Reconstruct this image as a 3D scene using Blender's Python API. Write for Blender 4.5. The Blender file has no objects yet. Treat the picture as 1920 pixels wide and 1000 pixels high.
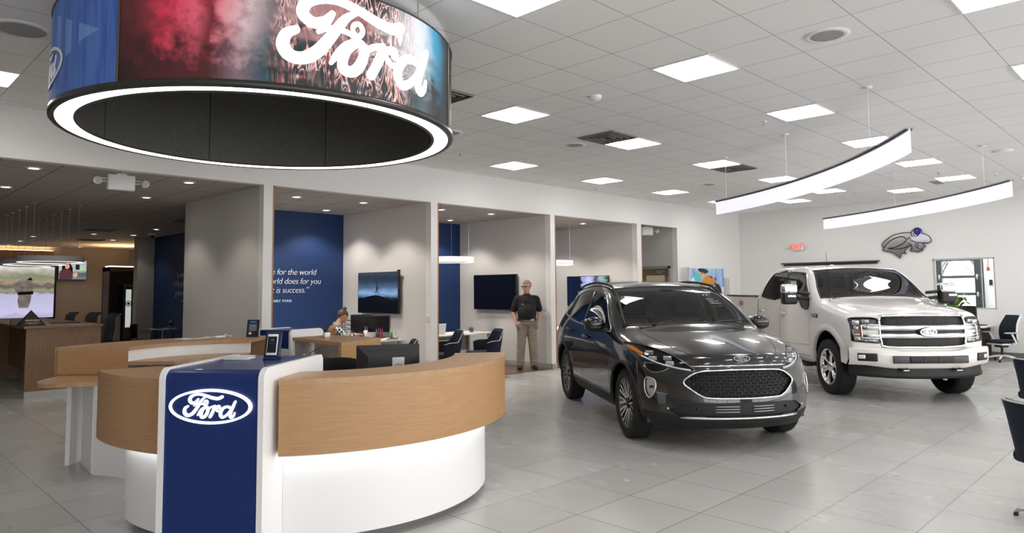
import bpy, bmesh, math, random
from math import sin, cos, pi, radians as RAD
from mathutils import Vector as V, Matrix
from mathutils.bvhtree import BVHTree
random.seed(7)
sc = bpy.context.scene
COL = sc.collection

# ---------------------------------------------------------------- camera, world, exposure
F_PX, YAW, PITCH, ROLL, PPY, CZ = 1301.4, RAD(44.95), RAD(3.92), RAD(-0.47), 453.3, 1.61
_F = V((cos(PITCH)*cos(YAW), cos(PITCH)*sin(YAW), sin(PITCH)))
_R0 = V((sin(YAW), -cos(YAW), 0)); _U0 = _R0.cross(_F)
_R = _R0*cos(ROLL) + _U0*sin(ROLL); _U = _U0*cos(ROLL) - _R0*sin(ROLL)
cam = bpy.data.cameras.new('camera'); camo = bpy.data.objects.new('camera', cam); COL.objects.link(camo)
m = Matrix.Identity(4)
for i in range(3):
    m[i][0] = _R[i]; m[i][1] = _U[i]; m[i][2] = -_F[i]
m[2][3] = CZ
camo.matrix_world = m
cam.sensor_fit = 'HORIZONTAL'; cam.sensor_width = 36; cam.lens = F_PX/1920*36
cam.shift_y = -(500-PPY)/1920; cam.clip_start = .05; cam.clip_end = 200
sc.camera = camo
sc.view_settings.view_transform = 'Standard'; sc.view_settings.look = 'None'
sc.view_settings.gamma = 1; sc.view_settings.use_curve_mapping = False
sc.view_settings.exposure = 0.88
w = bpy.data.worlds.new('sky'); sc.world = w; w.use_nodes = True
wn = w.node_tree.nodes; wl = w.node_tree.links
sky = wn.new('ShaderNodeTexSky'); sky.sky_type = 'PREETHAM'; sky.turbidity = 8; sky.sun_direction = (.3, -.5, .8)
mx = wn.new('ShaderNodeMixRGB'); mx.inputs[0].default_value = .8; mx.inputs[2].default_value = (.93, .96, 1, 1)
wl.new(sky.outputs[0], mx.inputs[1]); wl.new(mx.outputs[0], wn['Background'].inputs[0])
wn['Background'].inputs[1].default_value = 2.8
sc.cycles.use_denoising = True
sc.cycles.max_bounces = 8; sc.cycles.diffuse_bounces = 4; sc.cycles.glossy_bounces = 4
sc.cycles.transmission_bounces = 6; sc.cycles.transparent_max_bounces = 10
sc.cycles.sample_clamp_indirect = 6; sc.cycles.caustics_reflective = False; sc.cycles.caustics_refractive = False
TROFFER = 9.0      # radiance of the ceiling lights

# ---------------------------------------------------------------- materials
def mat(name, col=(.8, .8, .8), rough=.5, metal=0, emit=0, ecol=None, coat=0, spec=None, alpha=None):
    m = bpy.data.materials.get(name)
    if m: return m
    m = bpy.data.materials.new(name); m.use_nodes = True
    b = m.node_tree.nodes['Principled BSDF']
    b.inputs['Base Color'].default_value = (*col, 1)
    b.inputs['Roughness'].default_value = rough
    b.inputs['Metallic'].default_value = metal
    if coat: b.inputs['Coat Weight'].default_value = coat; b.inputs['Coat Roughness'].default_value = .03
    if spec is not None: b.inputs['Specular IOR Level'].default_value = spec
    if emit:
        b.inputs['Emission Color'].default_value = (*(ecol or col), 1); b.inputs['Emission Strength'].default_value = emit
    return m
def nodes(m): return m.node_tree.nodes, m.node_tree.links, m.node_tree.nodes['Principled BSDF']
def ramp(n, stops, interp='LINEAR'):
    r = n.new('ShaderNodeValToRGB'); r.color_ramp.interpolation = interp
    e = r.color_ramp.elements
    while len(e) > 1: e.remove(e[-1])
    e[0].position = stops[0][0]; e[0].color = (*stops[0][1], 1)
    for p, c in stops[1:]:
        q = e.new(p); q.color = (*c, 1)
    return r
def noise_mat(name, c1, c2, scale=(1, 1, 1), nscale=5, rough=.5, bump=0, detail=4, coat=0, lo=.35, hi=.65, coord='Object', metal=0):
    m = mat(name, c1, rough, metal, coat=coat); n, l, b = nodes(m)
    tc = n.new('ShaderNodeTexCoord'); mp = n.new('ShaderNodeMapping'); mp.inputs['Scale'].default_value = scale
    l.new(tc.outputs[coord], mp.inputs[0])
    nz = n.new('ShaderNodeTexNoise'); nz.inputs['Scale'].default_value = nscale; nz.inputs['Detail'].default_value = detail
    l.new(mp.outputs[0], nz.inputs[0])
    r = ramp(n, [(lo, c1), (hi, c2)]); l.new(nz.outputs[0], r.inputs[0]); l.new(r.outputs[0], b.inputs['Base Color'])
    if bump:
        bp = n.new('ShaderNodeBump'); bp.inputs['Strength'].default_value = bump; bp.inputs['Distance'].default_value = .002
        l.new(nz.outputs[0], bp.inputs['Height']); l.new(bp.outputs[0], b.inputs['Normal'])
    return m
def tile_mat(name, c1, c2, grout, sx, sy, ox, oy, mortar, rough, var=True, nz_c=None, bias=0):
    m = mat(name, c1, rough); n, l, b = nodes(m)
    tc = n.new('ShaderNodeTexCoord'); mp = n.new('ShaderNodeMapping')
    mp.inputs['Location'].default_value = (-ox, -oy, 0)
    l.new(tc.outputs['Object'], mp.inputs[0])
    br = n.new('ShaderNodeTexBrick'); br.offset = 0; br.squash = 1
    br.inputs['Scale'].default_value = 1; br.inputs['Brick Width'].default_value = sx; br.inputs['Row Height'].default_value = sy
    br.inputs['Mortar Size'].default_value = mortar; br.inputs['Mortar Smooth'].default_value = .1; br.inputs['Bias'].default_value = bias
    br.inputs['Color1'].default_value = (*c1, 1); br.inputs['Color2'].default_value = (*c2, 1); br.inputs['Mortar'].default_value = (*grout, 1)
    l.new(mp.outputs[0], br.inputs[0])
    out = br.outputs[0]
    if nz_c:
        nz = n.new('ShaderNodeTexNoise'); nz.inputs['Scale'].default_value = nz_c[0]; nz.inputs['Detail'].default_value = 2
        m2 = n.new('ShaderNodeMapping'); m2.inputs['Scale'].default_value = nz_c[1]
        l.new(tc.outputs['Object'], m2.inputs[0]); l.new(m2.outputs[0], nz.inputs[0])
        r = ramp(n, [(.3, (nz_c[2],)*3), (.7, (1, 1, 1))]); l.new(nz.outputs[0], r.inputs[0])
        mu = n.new('ShaderNodeMixRGB'); mu.blend_type = 'MULTIPLY'; mu.inputs[0].default_value = 1
        l.new(out, mu.inputs[1]); l.new(r.outputs[0], mu.inputs[2]); out = mu.outputs[0]
        rr = ramp(n, [(.3, (rough-.03,)*3), (.7, (rough+.03,)*3)]); l.new(nz.outputs[0], rr.inputs[0]); l.new(rr.outputs[0], b.inputs['Roughness'])
    l.new(out, b.inputs['Base Color'])
    return m
def glass(name, tint=(1, 1, 1), refl=1.0, ior=1.5):
    m = bpy.data.materials.get(name)
    if m: return m
    m = bpy.data.materials.new(name); m.use_nodes = True
    n = m.node_tree.nodes; l = m.node_tree.links; n.clear()
    o = n.new('ShaderNodeOutputMaterial'); mix = n.new('ShaderNodeMixShader'); t = n.new('ShaderNodeBsdfTransparent'); g = n.new('ShaderNodeBsdfGlossy')
    fr = n.new('ShaderNodeFresnel'); fr.inputs[0].default_value = ior
    t.inputs[0].default_value = (*tint, 1); g.inputs['Roughness'].default_value = .01; g.inputs[0].default_value = (refl, refl, refl, 1)
    l.new(fr.outputs[0], mix.inputs[0]); l.new(t.outputs[0], mix.inputs[1]); l.new(g.outputs[0], mix.inputs[2]); l.new(mix.outputs[0], o.inputs[0])
    return m
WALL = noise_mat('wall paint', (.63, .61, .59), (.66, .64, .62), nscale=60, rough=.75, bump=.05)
HEAD = noise_mat('white wall paint', (.80, .79, .775), (.82, .81, .80), nscale=60, rough=.7, bump=.05)
BLUEWALL = noise_mat('blue wall paint', (.0015, .024, .105), (.002, .028, .115), nscale=40, rough=.6)
CEIL = tile_mat('ceiling tiles', (.91, .91, .90), (.93, .93, .92), (.50, .50, .49), .6096, .6096, .0896, .011, .0045, .9)
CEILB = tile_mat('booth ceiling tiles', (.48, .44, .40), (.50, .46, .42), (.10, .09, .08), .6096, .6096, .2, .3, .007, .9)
FLOOR = tile_mat('porcelain floor tiles', (.44, .43, .415), (.50, .49, .475), (.22, .21, .20), .632, .612, 4.54, 1.43, .004, .26, nz_c=(1.1, (2.0, .8, 1), .95))
WOODFLOOR = noise_mat('wood plank floor', (.09, .045, .025), (.16, .085, .05), (1, 12, 1), 3, .35)
OAK = noise_mat('oak laminate', (.40, .225, .100), (.47, .27, .125), (3, 3, 70), 2.2, .42, detail=7)
OAKTOP = noise_mat('oak laminate top', (.42, .25, .125), (.48, .295, .15), (6, 30, 1), 1.6, .38, detail=6)
OAKD = noise_mat('brown oak laminate', (.20, .11, .055), (.26, .15, .08), (30, 2, 2), 2.2, .45, detail=6)
OAKEDGE = mat('wood edge trim', (.42, .17, .04), .5)
WHITE = mat('white laminate', (.86, .86, .86), .35)
BLUE = mat('blue laminate', (.0004, .020, .135), .32, coat=.15)
GREYBASE = mat('grey vinyl base', (.16, .15, .145), .5)
BLACK = mat('black plastic', (.005, .005, .0055), .5)
DARK = mat('dark grey plastic', (.035, .035, .037), .5)
GLOSSBLACK = mat('gloss black', (.006, .006, .007), .06, coat=1)
CHROME = mat('chrome', (.85, .85, .86), .08, 1)
SATIN = mat('satin silver', (.62, .62, .63), .3, 1)
STEEL = mat('brushed steel', (.5, .5, .5), .4, 1)
LAMP = mat('ceiling light diffuser', (1, 1, 1), .5, emit=TROFFER, ecol=(1, .985, .96))
NAVY = noise_mat('navy fabric', (.003, .008, .020), (.006, .012, .028), nscale=200, rough=.9)
BLACKFAB = noise_mat('black fabric', (.004, .004, .005), (.009, .009, .010), nscale=200, rough=.9)
RUBBER = noise_mat('tyre rubber', (.004, .004, .004), (.009, .009, .009), nscale=80, rough=.75)
WHITETXT = mat('white lettering', (.9, .92, .95), .5)

# ---------------------------------------------------------------- tagging
def tag(o, label=None, cat=None, group=None, kind=None):
    if label: o['label'] = label
    if cat: o['category'] = cat
    if group: o['group'] = group
    if kind: o['kind'] = kind
    return o
def thing(name, label, cat, loc=(0, 0, 0), rz=0, group=None, scale=1):
    o = bpy.data.objects.new(name, None); COL.objects.link(o)
    o.location = loc; o.rotation_euler = (0, 0, rz); o.empty_display_size = .1
    o.scale = (scale,)*3
    return tag(o, label, cat, group)
def copy_tree(o, parent=None, loc=None, rz=None, label=None):
    c = o.copy(); COL.objects.link(c); c.parent = parent
    for ch in [q for q in KIDS.get(o.name, [])]:
        copy_tree(ch, c)
    if loc is not None: c.location = loc
    if rz is not None: c.rotation_euler = (0, 0, rz)
    if label: c['label'] = label
    return c
KIDS = {}

# ---------------------------------------------------------------- mesh builder
class MB:
    def __init__(s, M=None): s.b = bmesh.new(); s.M = M or Matrix.Identity(4)
    def at(s, M): s.M = M; return s
    def add(s, vs, fs, mi=0, smooth=False):
        n = [s.b.verts.new(s.M @ V(v)) for v in vs]
        for f in fs:
            try:
                q = s.b.faces.new([n[i] for i in f]); q.material_index = mi; q.smooth = smooth
            except ValueError: pass
        return s
    def box(s, x0, x1, y0, y1, z0, z1, bev=0, mi=0, seg=2):
        if bev:
            t = bmesh.new(); bmesh.ops.create_cube(t, size=1)
            for v in t.verts: v.co = V(((x0+x1)/2+v.co.x*(x1-x0), (y0+y1)/2+v.co.y*(y1-y0), (z0+z1)/2+v.co.z*(z1-z0)))
            bmesh.ops.bevel(t, geom=t.edges[:], offset=min(bev, .49*min(abs(x1-x0), abs(y1-y0), abs(z1-z0))), segments=seg, profile=.5, affect='EDGES')
            s.join(t, mi, True); return s
        v = [(x, y, z) for z in (z0, z1) for y in (y0, y1) for x in (x0, x1)]
        return s.add(v, [(0, 2, 3, 1), (4, 5, 7, 6), (0, 1, 5, 4), (2, 6, 7, 3), (0, 4, 6, 2), (1, 3, 7, 5)], mi)
    def join(s, t, mi=0, smooth=False):
        t.verts.ensure_lookup_table(); idx = {}
        for v in t.verts: idx[v] = s.b.verts.new(s.M @ v.co)
        for f in t.faces:
            try:
                q = s.b.faces.new([idx[v] for v in f.verts]); q.material_index = mi; q.smooth = smooth or f.smooth
            except ValueError: pass
        t.free(); return s
    def lathe(s, prof, n=32, axis='z', c=(0, 0, 0), mi=0, smooth=True, a0=0, a1=2*pi, closed=False):
        full = abs(a1-a0-2*pi) < 1e-6; N = n if full else n+1; vs = []; fs = []
        for i in range(N):
            a = a0+(a1-a0)*i/n
            for r, h in prof:
                p = (r*cos(a), r*sin(a), h)
                if axis == 'x': p = (h, r*cos(a), r*sin(a))
                if axis == 'y': p = (r*cos(a), h, r*sin(a))
                vs.append((p[0]+c[0], p[1]+c[1], p[2]+c[2]))
        P = len(prof); pr = P if closed else P-1
        for i in range(n):
            j = (i+1) % N
            for k in range(pr):
                k2 = (k+1) % P
                fs.append((i*P+k, j*P+k, j*P+k2, i*P+k2))
        s.add(vs, fs, mi, smooth); return s
    def cyl(s, p0, p1, r0, r1=None, n=16, mi=0, caps=True, smooth=True):
        r1 = r0 if r1 is None else r1
        p0 = V(p0); p1 = V(p1); d = (p1-p0).normalized()
        u = d.orthogonal().normalized(); w_ = d.cross(u)
        a = [p0+(u*cos(2*pi*i/n)+w_*sin(2*pi*i/n))*r0 for i in range(n)]
        b = [p1+(u*cos(2*pi*i/n)+w_*sin(2*pi*i/n))*r1 for i in range(n)]
        s.add(a+b, [(i, (i+1) % n, n+(i+1) % n, n+i) for i in range(n)], mi, smooth)
        if caps: s.add(a, [tuple(range(n))[::-1]], mi); s.add(b, [tuple(range(n))], mi)
        return s
    def tube(s, pts, r, n=8, mi=0, closed=False, caps=True):
        pts = [V(p) for p in pts]; N = len(pts); rings = []
        rad = r if isinstance(r, (list, tuple)) else [r]*N
        prev = None
        for i, p in enumerate(pts):
            if closed: t = pts[(i+1) % N]-pts[i-1]
            else: t = pts[min(i+1, N-1)]-pts[max(i-1, 0)]
            t = t.normalized() if t.length > 1e-9 else V((0, 0, 1))
            u = t.orthogonal().normalized() if prev is None else (prev-t*prev.dot(t)).normalized()
            prev = u; w_ = t.cross(u)
            rings.append([p+(u*cos(2*pi*k/n)+w_*sin(2*pi*k/n))*rad[i] for k in range(n)])
        vs = [v for q in rings for v in q]; fs = []
        for i in range(N if closed else N-1):
            j = (i+1) % N
            for k in range(n): fs.append((i*n+k, i*n+(k+1) % n, j*n+(k+1) % n, j*n+k))
        if caps and not closed: fs += [tuple(range(n))[::-1], tuple(range((N-1)*n, N*n))]
        return s.add(vs, fs, mi, True)
    def prism(s, poly, z0, z1, mi=0, fn=None, smooth=False):
        """2D polygon extruded; fn maps (x,y,z)->3D"""
        fn = fn or (lambda x, y, z: (x, y, z)); n = len(poly)
        s.add([fn(x, y, z0) for x, y in poly]+[fn(x, y, z1) for x, y in poly], [(i, (i+1) % n, n+(i+1) % n, n+i) for i in range(n)], mi, smooth)
        s.add([fn(x, y, z0) for x, y in poly], [tuple(range(n))[::-1]], mi)
        s.add([fn(x, y, z1) for x, y in poly], [tuple(range(n))], mi)
        return s
    def sphere(s, c, r, n=16, mi=0, sc_=(1, 1, 1), M=None):
        t = bmesh.new(); bmesh.ops.create_uvsphere(t, u_segments=n, v_segments=max(6, n//2), radius=1)
        for v in t.verts:
            q = V((v.co.x*r*sc_[0], v.co.y*r*sc_[1], v.co.z*r*sc_[2]))
            v.co = (M @ q if M else q)+V(c)
        return s.join(t, mi, True)
    def torus(s, c, R, r, axis='z', n=40, k=10, mi=0):
        prof = [(R+r*cos(2*pi*i/k), r*sin(2*pi*i/k)) for i in range(k)]
        return s.lathe(prof, n, axis, c, mi, closed=True)
    def build(s, name, m, parent=None, label=None, doubles=0, recalc=True):
        if doubles: bmesh.ops.remove_doubles(s.b, verts=s.b.verts[:], dist=doubles)
        if recalc: bmesh.ops.recalc_face_normals(s.b, faces=s.b.faces[:])
        me = bpy.data.meshes.new(name); s.b.to_mesh(me); s.b.free()
        for q in (m if isinstance(m, (list, tuple)) else [m]): me.materials.append(q)
        o = bpy.data.objects.new(name, me); COL.objects.link(o)
        if parent:
            o.parent = parent; KIDS.setdefault(parent.name, []).append(o)
        if label: o['label'] = label
        return o
def struct(name, mb, m): return tag(mb.build(name, m), kind='structure')
def poly_arc(cx, cy, r, a0, a1, n): return [(cx+r*cos(a0+(a1-a0)*i/n), cy+r*sin(a0+(a1-a0)*i/n)) for i in range(n+1)]
def spline(pts, n=8, closed=False):
    P = [V(p) for p in pts]; N = len(P); out = []
    rng = range(N if closed else N-1)
    for i in rng:
        p0 = P[(i-1) % N] if (closed or i > 0) else P[0]*2-P[1]
        p1 = P[i]; p2 = P[(i+1) % N]; p3 = P[(i+2) % N] if (closed or i+2 < N) else P[-1]*2-P[-2]
        for k in range(n):
            t = k/n
            out.append(.5*((2*p1)+(p2-p0)*t+(2*p0-5*p1+4*p2-p3)*t*t+(3*p1-p0-3*p2+p3)*t**3))
    if not closed: out.append(P[-1])
    return out
def text_obj(name, body, size, m, M, parent=None, align='LEFT', shear=0, extrude=.002, bold=0, spacing=1, label=None):
    cu = bpy.data.curves.new(name, 'FONT'); cu.body = body; cu.size = size; cu.align_x = align; cu.shear = shear
    cu.extrude = extrude; cu.offset = bold; cu.space_character = spacing; cu.resolution_u = 3
    t = bpy.data.objects.new(name, cu); COL.objects.link(t)
    dg = bpy.context.evaluated_depsgraph_get(); dg.update()
    me = bpy.data.meshes.new_from_object(t.evaluated_get(dg)); bpy.data.objects.remove(t); bpy.data.curves.remove(cu)
    me.transform(M); me.materials.clear(); me.materials.append(m); me.name = name
    o = bpy.data.objects.new(name, me); COL.objects.link(o)
    if parent: o.parent = parent; KIDS.setdefault(parent.name, []).append(o)
    if label: o['label'] = label
    return o
def frame(o, x, y):   # matrix from origin, x axis, y axis
    x = V(x).normalized(); y = V(y).normalized(); z = x.cross(y); M = Matrix.Identity(4)
    for i in range(3): M[i][0] = x[i]; M[i][1] = y[i]; M[i][2] = z[i]; M[i][3] = o[i]
    return M

# ---------------------------------------------------------------- the script lettering, drawn as brush strokes
def _n(pts): return [((x-893)/520, (703-y)/520) for x, y in pts]
SCRIPT = [
 (_n([(742, 612), (716, 648), (672, 662), (636, 632), (650, 588), (702, 562), (770, 557), (850, 576), (925, 598), (995, 606), (1042, 586)]), [12, 20, 22, 22, 22, 20, 18, 20, 22, 24, 24]),
 (_n([(832, 590), (795, 618), (760, 668), (722, 728), (682, 778), (636, 806), (592, 800), (570, 765), (580, 722), (612, 700)]), [10, 16, 20, 22, 24, 24, 24, 23, 20, 16]),
 (_n([(692, 694), (730, 672), (790, 672), (840, 682), (862, 656), (850, 630), (828, 636), (822, 660), (846, 694)]), [9, 11, 11, 11, 10, 10, 10, 9, 8]),
 (_n([(738, 808), (760, 772), (796, 728), (846, 706), (868, 730), (858, 780), (828, 822), (792, 826), (782, 796), (800, 748), (838, 712)]), [8, 14, 16, 18, 20, 21, 22, 22, 20, 16, 12]),
 (_n([(848, 712), (882, 722), (912, 706), (950, 696)]), [12, 14, 14, 16]),
 (_n([(952, 694), (940, 740), (920, 784), (898, 824)]), [16, 20, 20, 20]),
 (_n([(918, 786), (940, 740), (970, 706), (1004, 698), (1012, 716)]), [10, 14, 16, 20, 20]),
 (_n([(968, 730), (992, 756), (1022, 752), (1044, 730)]), [12, 13, 12, 10]),
 (_n([(1172, 728), (1122, 703), (1072, 712), (1038, 750), (1027, 796), (1052, 826), (1094, 810), (1134, 768), (1164, 726)]), [12, 18, 20, 21, 22, 21, 18, 15, 12]),
 (_n([(1212, 640), (1186, 696), (1162, 752), (1148, 806), (1166, 828), (1194, 806), (1206, 772)]), [16, 20, 20, 20, 19, 15, 10]),
]
def script_mesh(fn, depth, parent, m, name='lettering', seg=4, fat=1.0, label=None):
    """fn(u, v, d) -> 3D"""
    mb = MB(); 
    for pts, wd in SCRIPT:
        P = spline([(x, y, w_/520*fat) for (x, y), w_ in zip(pts, wd)], seg)
        L = []; R_ = []; N = len(P)
        for i, p in enumerate(P):
            t = (P[min(i+1, N-1)]-P[max(i-1, 0)]); t.z = 0; t.normalize(); n_ = V((-t.y, t.x, 0))
            L.append((p.x+n_.x*p.z, p.y+n_.y*p.z)); R_.append((p.x-n_.x*p.z, p.y-n_.y*p.z))
        for i in range(N-1):
            q = [L[i], L[i+1], R_[i+1], R_[i]]
            mb.add([fn(a, b, depth) for a, b in q], [(0, 1, 2, 3)])
            mb.add([fn(*L[i], 0), fn(*L[i+1], 0), fn(*L[i+1], depth), fn(*L[i], depth)], [(0, 1, 2, 3)])
            mb.add([fn(*R_[i], 0), fn(*R_[i+1], 0), fn(*R_[i+1], depth), fn(*R_[i], depth)], [(0, 1, 2, 3)])
        for e in (P[0], P[-1]):
            c = [(e.x+e.z*cos(k*pi/5), e.y+e.z*sin(k*pi/5)) for k in range(10)]
            mb.add([fn(a, b, depth*.98) for a, b in c], [tuple(range(10))])
            mb.add([fn(a, b, z) for z in (0, depth*.98) for a, b in c], [(k, (k+1) % 10, 10+(k+1) % 10, 10+k) for k in range(10)])
    return mb.build(name, m, parent, label, recalc=False)
def ellipse_ring(mb, fn, a, b, wdt, depth, n=48, mi=0):
    for k in range(n):
        t0, t1 = 2*pi*k/n, 2*pi*(k+1)/n
        o0, o1 = (a*cos(t0), b*sin(t0)), (a*cos(t1), b*sin(t1)); i0, i1 = ((a-wdt)*cos(t0), (b-wdt)*sin(t0)), ((a-wdt)*cos(t1), (b-wdt)*sin(t1))
        mb.add([fn(*o0, depth), fn(*o1, depth), fn(*i1, depth), fn(*i0, depth)], [(0, 1, 2, 3)], mi)
        for p, q in ((o0, o1), (i0, i1)): mb.add([fn(*p, 0), fn(*q, 0), fn(*q, depth), fn(*p, depth)], [(0, 1, 2, 3)], mi)
    return mb
def ellipse_disc(mb, fn, a, b, d, n=48, mi=0):
    P = [(a*cos(2*pi*k/n), b*sin(2*pi*k/n)) for k in range(n)]
    mb.add([fn(x, y, d) for x, y in P], [tuple(range(n))], mi)
    mb.add([fn(x, y, z) for z in (0, d) for x, y in P], [(k, (k+1) % n, n+(k+1) % n, n+k) for k in range(n)], mi)
    return mb

# ================================================================ THE BUILDING
ZC, ZB, YW, XW = 3.714, 3.12, 9.39, 18.6
struct('floor', MB().box(-7.2, 22.5, -7.2, 27.6, -.1, 0), FLOOR)
struct('floor_booth', MB().box(4.577, 13.559, 9.40, 12.2, 0, .006), WOODFLOOR)
struct('ceiling', MB().box(-7.2, XW+.15, -7.2, YW+.14, ZC, ZC+.12), CEIL)
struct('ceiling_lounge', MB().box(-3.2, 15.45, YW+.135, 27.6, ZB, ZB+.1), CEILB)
wl_ = MB().box(-7.2, 15.3, YW, YW+.14, ZB, ZC).box(15.3, XW+.15, YW, YW+.14, 0, ZC).box(-7.2, -1.6, YW, YW+.14, 0, ZB)
for a, b in ((4.434, 4.577), (7.435, 7.588), (10.513, 10.652), (13.559, 13.733)): wl_.box(a, b, YW, YW+.141, 0, ZB)  # pier ends paler than partitions: ceiling light on them put into the colour
struct('wall_left', wl_, HEAD)
wp = MB()
for a, b in ((4.434, 4.577), (7.435, 7.588), (10.513, 10.652), (13.559, 13.733)): wp.box(a, b, YW+.141, 12.35, 0, ZB)
wp.box(13.733, 15.45, 13.6, 13.75, 0, ZB)
struct('wall_partition', wp, WALL)
struct('wall_booth_back', MB().box(4.577, 13.559, 12.2, 12.35, 0, ZB), BLUEWALL)
wc = MB().box(15.3, 15.45, YW+.14, 9.60, 0, ZB).box(15.3, 15.45, 10.58, 13.75, 0, ZB).box(15.3, 15.45, 9.60, 10.58, 2.17, ZB)
struct('wall_corridor', wc, WALL)
# far wall with the window opening y 3.33..4.62, z 1.07..2.235
WY0, WY1, WZ0, WZ1 = 3.335, 4.56, 1.07, 2.235
wf = MB().box(XW, XW+.15, -7.2, WY0, 0, ZC).box(XW, XW+.15, WY1, YW, 0, ZC).box(XW, XW+.15, WY0, WY1, 0, WZ0).box(XW, XW+.15, WY0, WY1, WZ1, ZC)
struct('wall_far', wf, HEAD)
# storefront glazing bays behind and beside the camera
wm = MB()
for k in range(10):
    t = -7.1+k*2.75
    if t < 18.7: wm.box(t, t+.09, -7.2, -7.05, 0, ZC)
wm.box(-7.2, XW, -7.2, -7.05, 3.0, ZC).box(-7.2, XW, -7.2, -7.05, 0, .12)
struct('window_1', wm, STEEL)
struct('wall_rear_light_block', MB().box(-7.2, -7.05, -7.2, YW, 0, ZC), WALL)  # unseen solid side, added to keep daylight off the left floor
# lounge shell
wlo = MB().box(6.6, 6.75, 12.35, 20.6, 0, ZB)
struct('wall_lounge_right', wlo, BLUEWALL)
wlg = MB().box(-3.2, 8.4, 27.35, 27.5, 0, ZB).box(-3.2, -3.05, YW+.14, 27.5, 0, ZB).box(7.9, 8.05, 20.9, 27.4, 0, ZB).box(6.18, 8.0, 20.6, 20.95, 0, ZB)
struct('wall_lounge_back', wlg, noise_mat('taupe wall paint', (.36, .33, .30), (.38, .35, .32), nscale=60, rough=.8))
tr_ = MB()
for x in (4.577, 7.588, 10.652, 13.733): tr_.box(x-.004, x+.014, YW-.006, YW+.15, .1, ZB+.002)
struct('trim_1', tr_, OAKEDGE)
bb = MB()
for x in (4.434, 7.435, 10.513, 13.559): bb.box(x-.012, x, YW-.012, 12.2, .0, .105).box(x-.012, x+.15, YW-.012, YW, 0, .105)
bb.box(15.3, XW, YW-.012, YW, 0, .105).box(15.288, 15.3, YW, 9.54, 0, .105)
struct('baseboard_left', bb, mat('light grey vinyl base', (.42, .41, .40), .5))
struct('baseboard_far', MB().box(XW-.012, XW, -7, YW, 0, .13), mat('grey vinyl base', (.16, .15, .145), .5))
struct('baseboard_back', MB().box(4.58, 13.55, 12.188, 12.2, 0, .105).box(6.588, 6.6, 12.4, 20.6, 0, .105), GREYBASE)
# corridor door
dr = MB().box(15.27, 15.47, 9.60, 9.66, 0, 2.17).box(15.27, 15.47, 10.52, 10.58, 0, 2.17).box(15.27, 15.47, 9.60, 10.58, 2.10, 2.17)
df = struct('door_1', dr, mat('grey steel door frame', (.38, .36, .34), .45))
MB().box(15.33, 15.375, 9.66, 10.52, .01, .9).box(15.33, 15.375, 9.66, 9.80, .9, 2.10).box(15.33, 15.375, 10.38, 10.52, .9, 2.10).box(15.33, 15.375, 9.80, 10.38, 1.93, 2.10).build('door_panel', mat('door veneer', (.30, .20, .12), .5), df)
MB().box(15.345, 15.36, 9.80, 10.38, .9, 1.93).build('door_glass', glass('door glass', (.7, .72, .7)), df)
MB().box(15.27, 15.33, 9.72, 10.0, 2.00, 2.06).tube([(15.29, 9.86, 2.0), (15.24, 10.0, 1.98), (15.30, 10.18, 1.98)], .01).build('door_closer', SATIN, df)
MB().cyl((15.33, 9.74, 1.0), (15.27, 9.74, 1.0), .012).cyl((15.27, 9.74, 1.0), (15.27, 9.86, 1.0), .01).build('door_handle', SATIN, df)
# room behind the corridor door
struct('wall_service', MB().box(17.0, 17.1, 9.7, 13.7, 0, 2.6).box(15.45, 17.1, 13.6, 13.7, 0, 2.6), mat('service wall', (.35, .25, .17), .8))

# window in the far wall, the shop and lot beyond it
wf_ = MB()
for y0, y1 in ((WY0, WY0+.03), (WY1-.03, WY1)): wf_.box(XW+.02, XW+.10, y0, y1, WZ0, WZ1)
wf_.box(XW+.02, XW+.10, WY0, WY1, WZ0, WZ0+.03).box(XW+.02, XW+.10, WY0, WY1, WZ1-.03, WZ1)
wo = struct('window_2', wf_, mat('window frame', (.55, .54, .53), .4))
MB().box(XW+.055, XW+.063, WY0+.03, WY1-.03, WZ0+.03, WZ1-.03).build('window_glass', glass('window pane', (.93, .96, .95)), wo)
struct('ceiling_shop', MB().box(XW+.15, 22.6, .5, 9.3, 3.4, 3.5), mat('shop ceiling', (.6, .6, .6), .8))
ws = MB().box(22.4, 22.5, .5, 4.40, 0, 3.4).box(22.4, 22.5, 5.32, 9.3, 0, 3.4).box(22.4, 22.5, 4.3, 5.4, 2.95, 3.4).box(XW+.15, 22.5, .5, .6, 0, 3.4).box(XW+.15, 22.5, 9.2, 9.3, 0, 3.4)
struct('wall_shop', ws, mat('shop wall', (.74, .75, .75), .8))
g = MB()
for y in (4.33, 5.24): g.box(22.26, 22.42, y, y+.13, 0, 2.95)
for z in (.0, .40, .88, 1.34, 1.81, 2.29, 2.8): g.box(22.32, 22.40, 4.4, 5.3, z, z+.075)
g.box(22.20, 22.24, 4.24, 4.27, 0, 2.95)
dg_ = struct('door_2', g, mat('dark door frame', (.02, .022, .028), .4))
h = MB()
for z in (1.34, 1.81):
    for y in (4.40, 5.30): h.sphere((22.25, y, z+.03), .055, 10, sc_=(.25, .55, 1.3))
h.build('hinge_plate', SATIN, dg_)
MB().box(22.355, 22.362, 4.45, 5.26, .1, 2.9).build('door_glass', glass('window pane'), dg_)
struct('trim_2', MB().box(22.36, 22.4, 4.08, 4.15, 1.62, 1.76), BLACK)
t = thing('alarm_pull', 'small red fire alarm pull on pale workshop wall seen through the window', 'alarm', (22.39, 4.16, 2.06))
MB().box(-.03, .0, -.03, .03, -.04, .04, .01).build('housing', mat('red plastic', (.5, .02, .01), .4), t)
MB().cyl((-.01, 0, .04), (-.01, 0, .55), .006).build('conduit', mat('red plastic'), t)
sl_ = thing('shop_fill_light', 'added fill light panel in the workshop beyond the far wall window, hidden above it', 'ceiling light', (20.6, 4.6, 3.39))  # unseen lamp added to brighten the workshop walls
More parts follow.
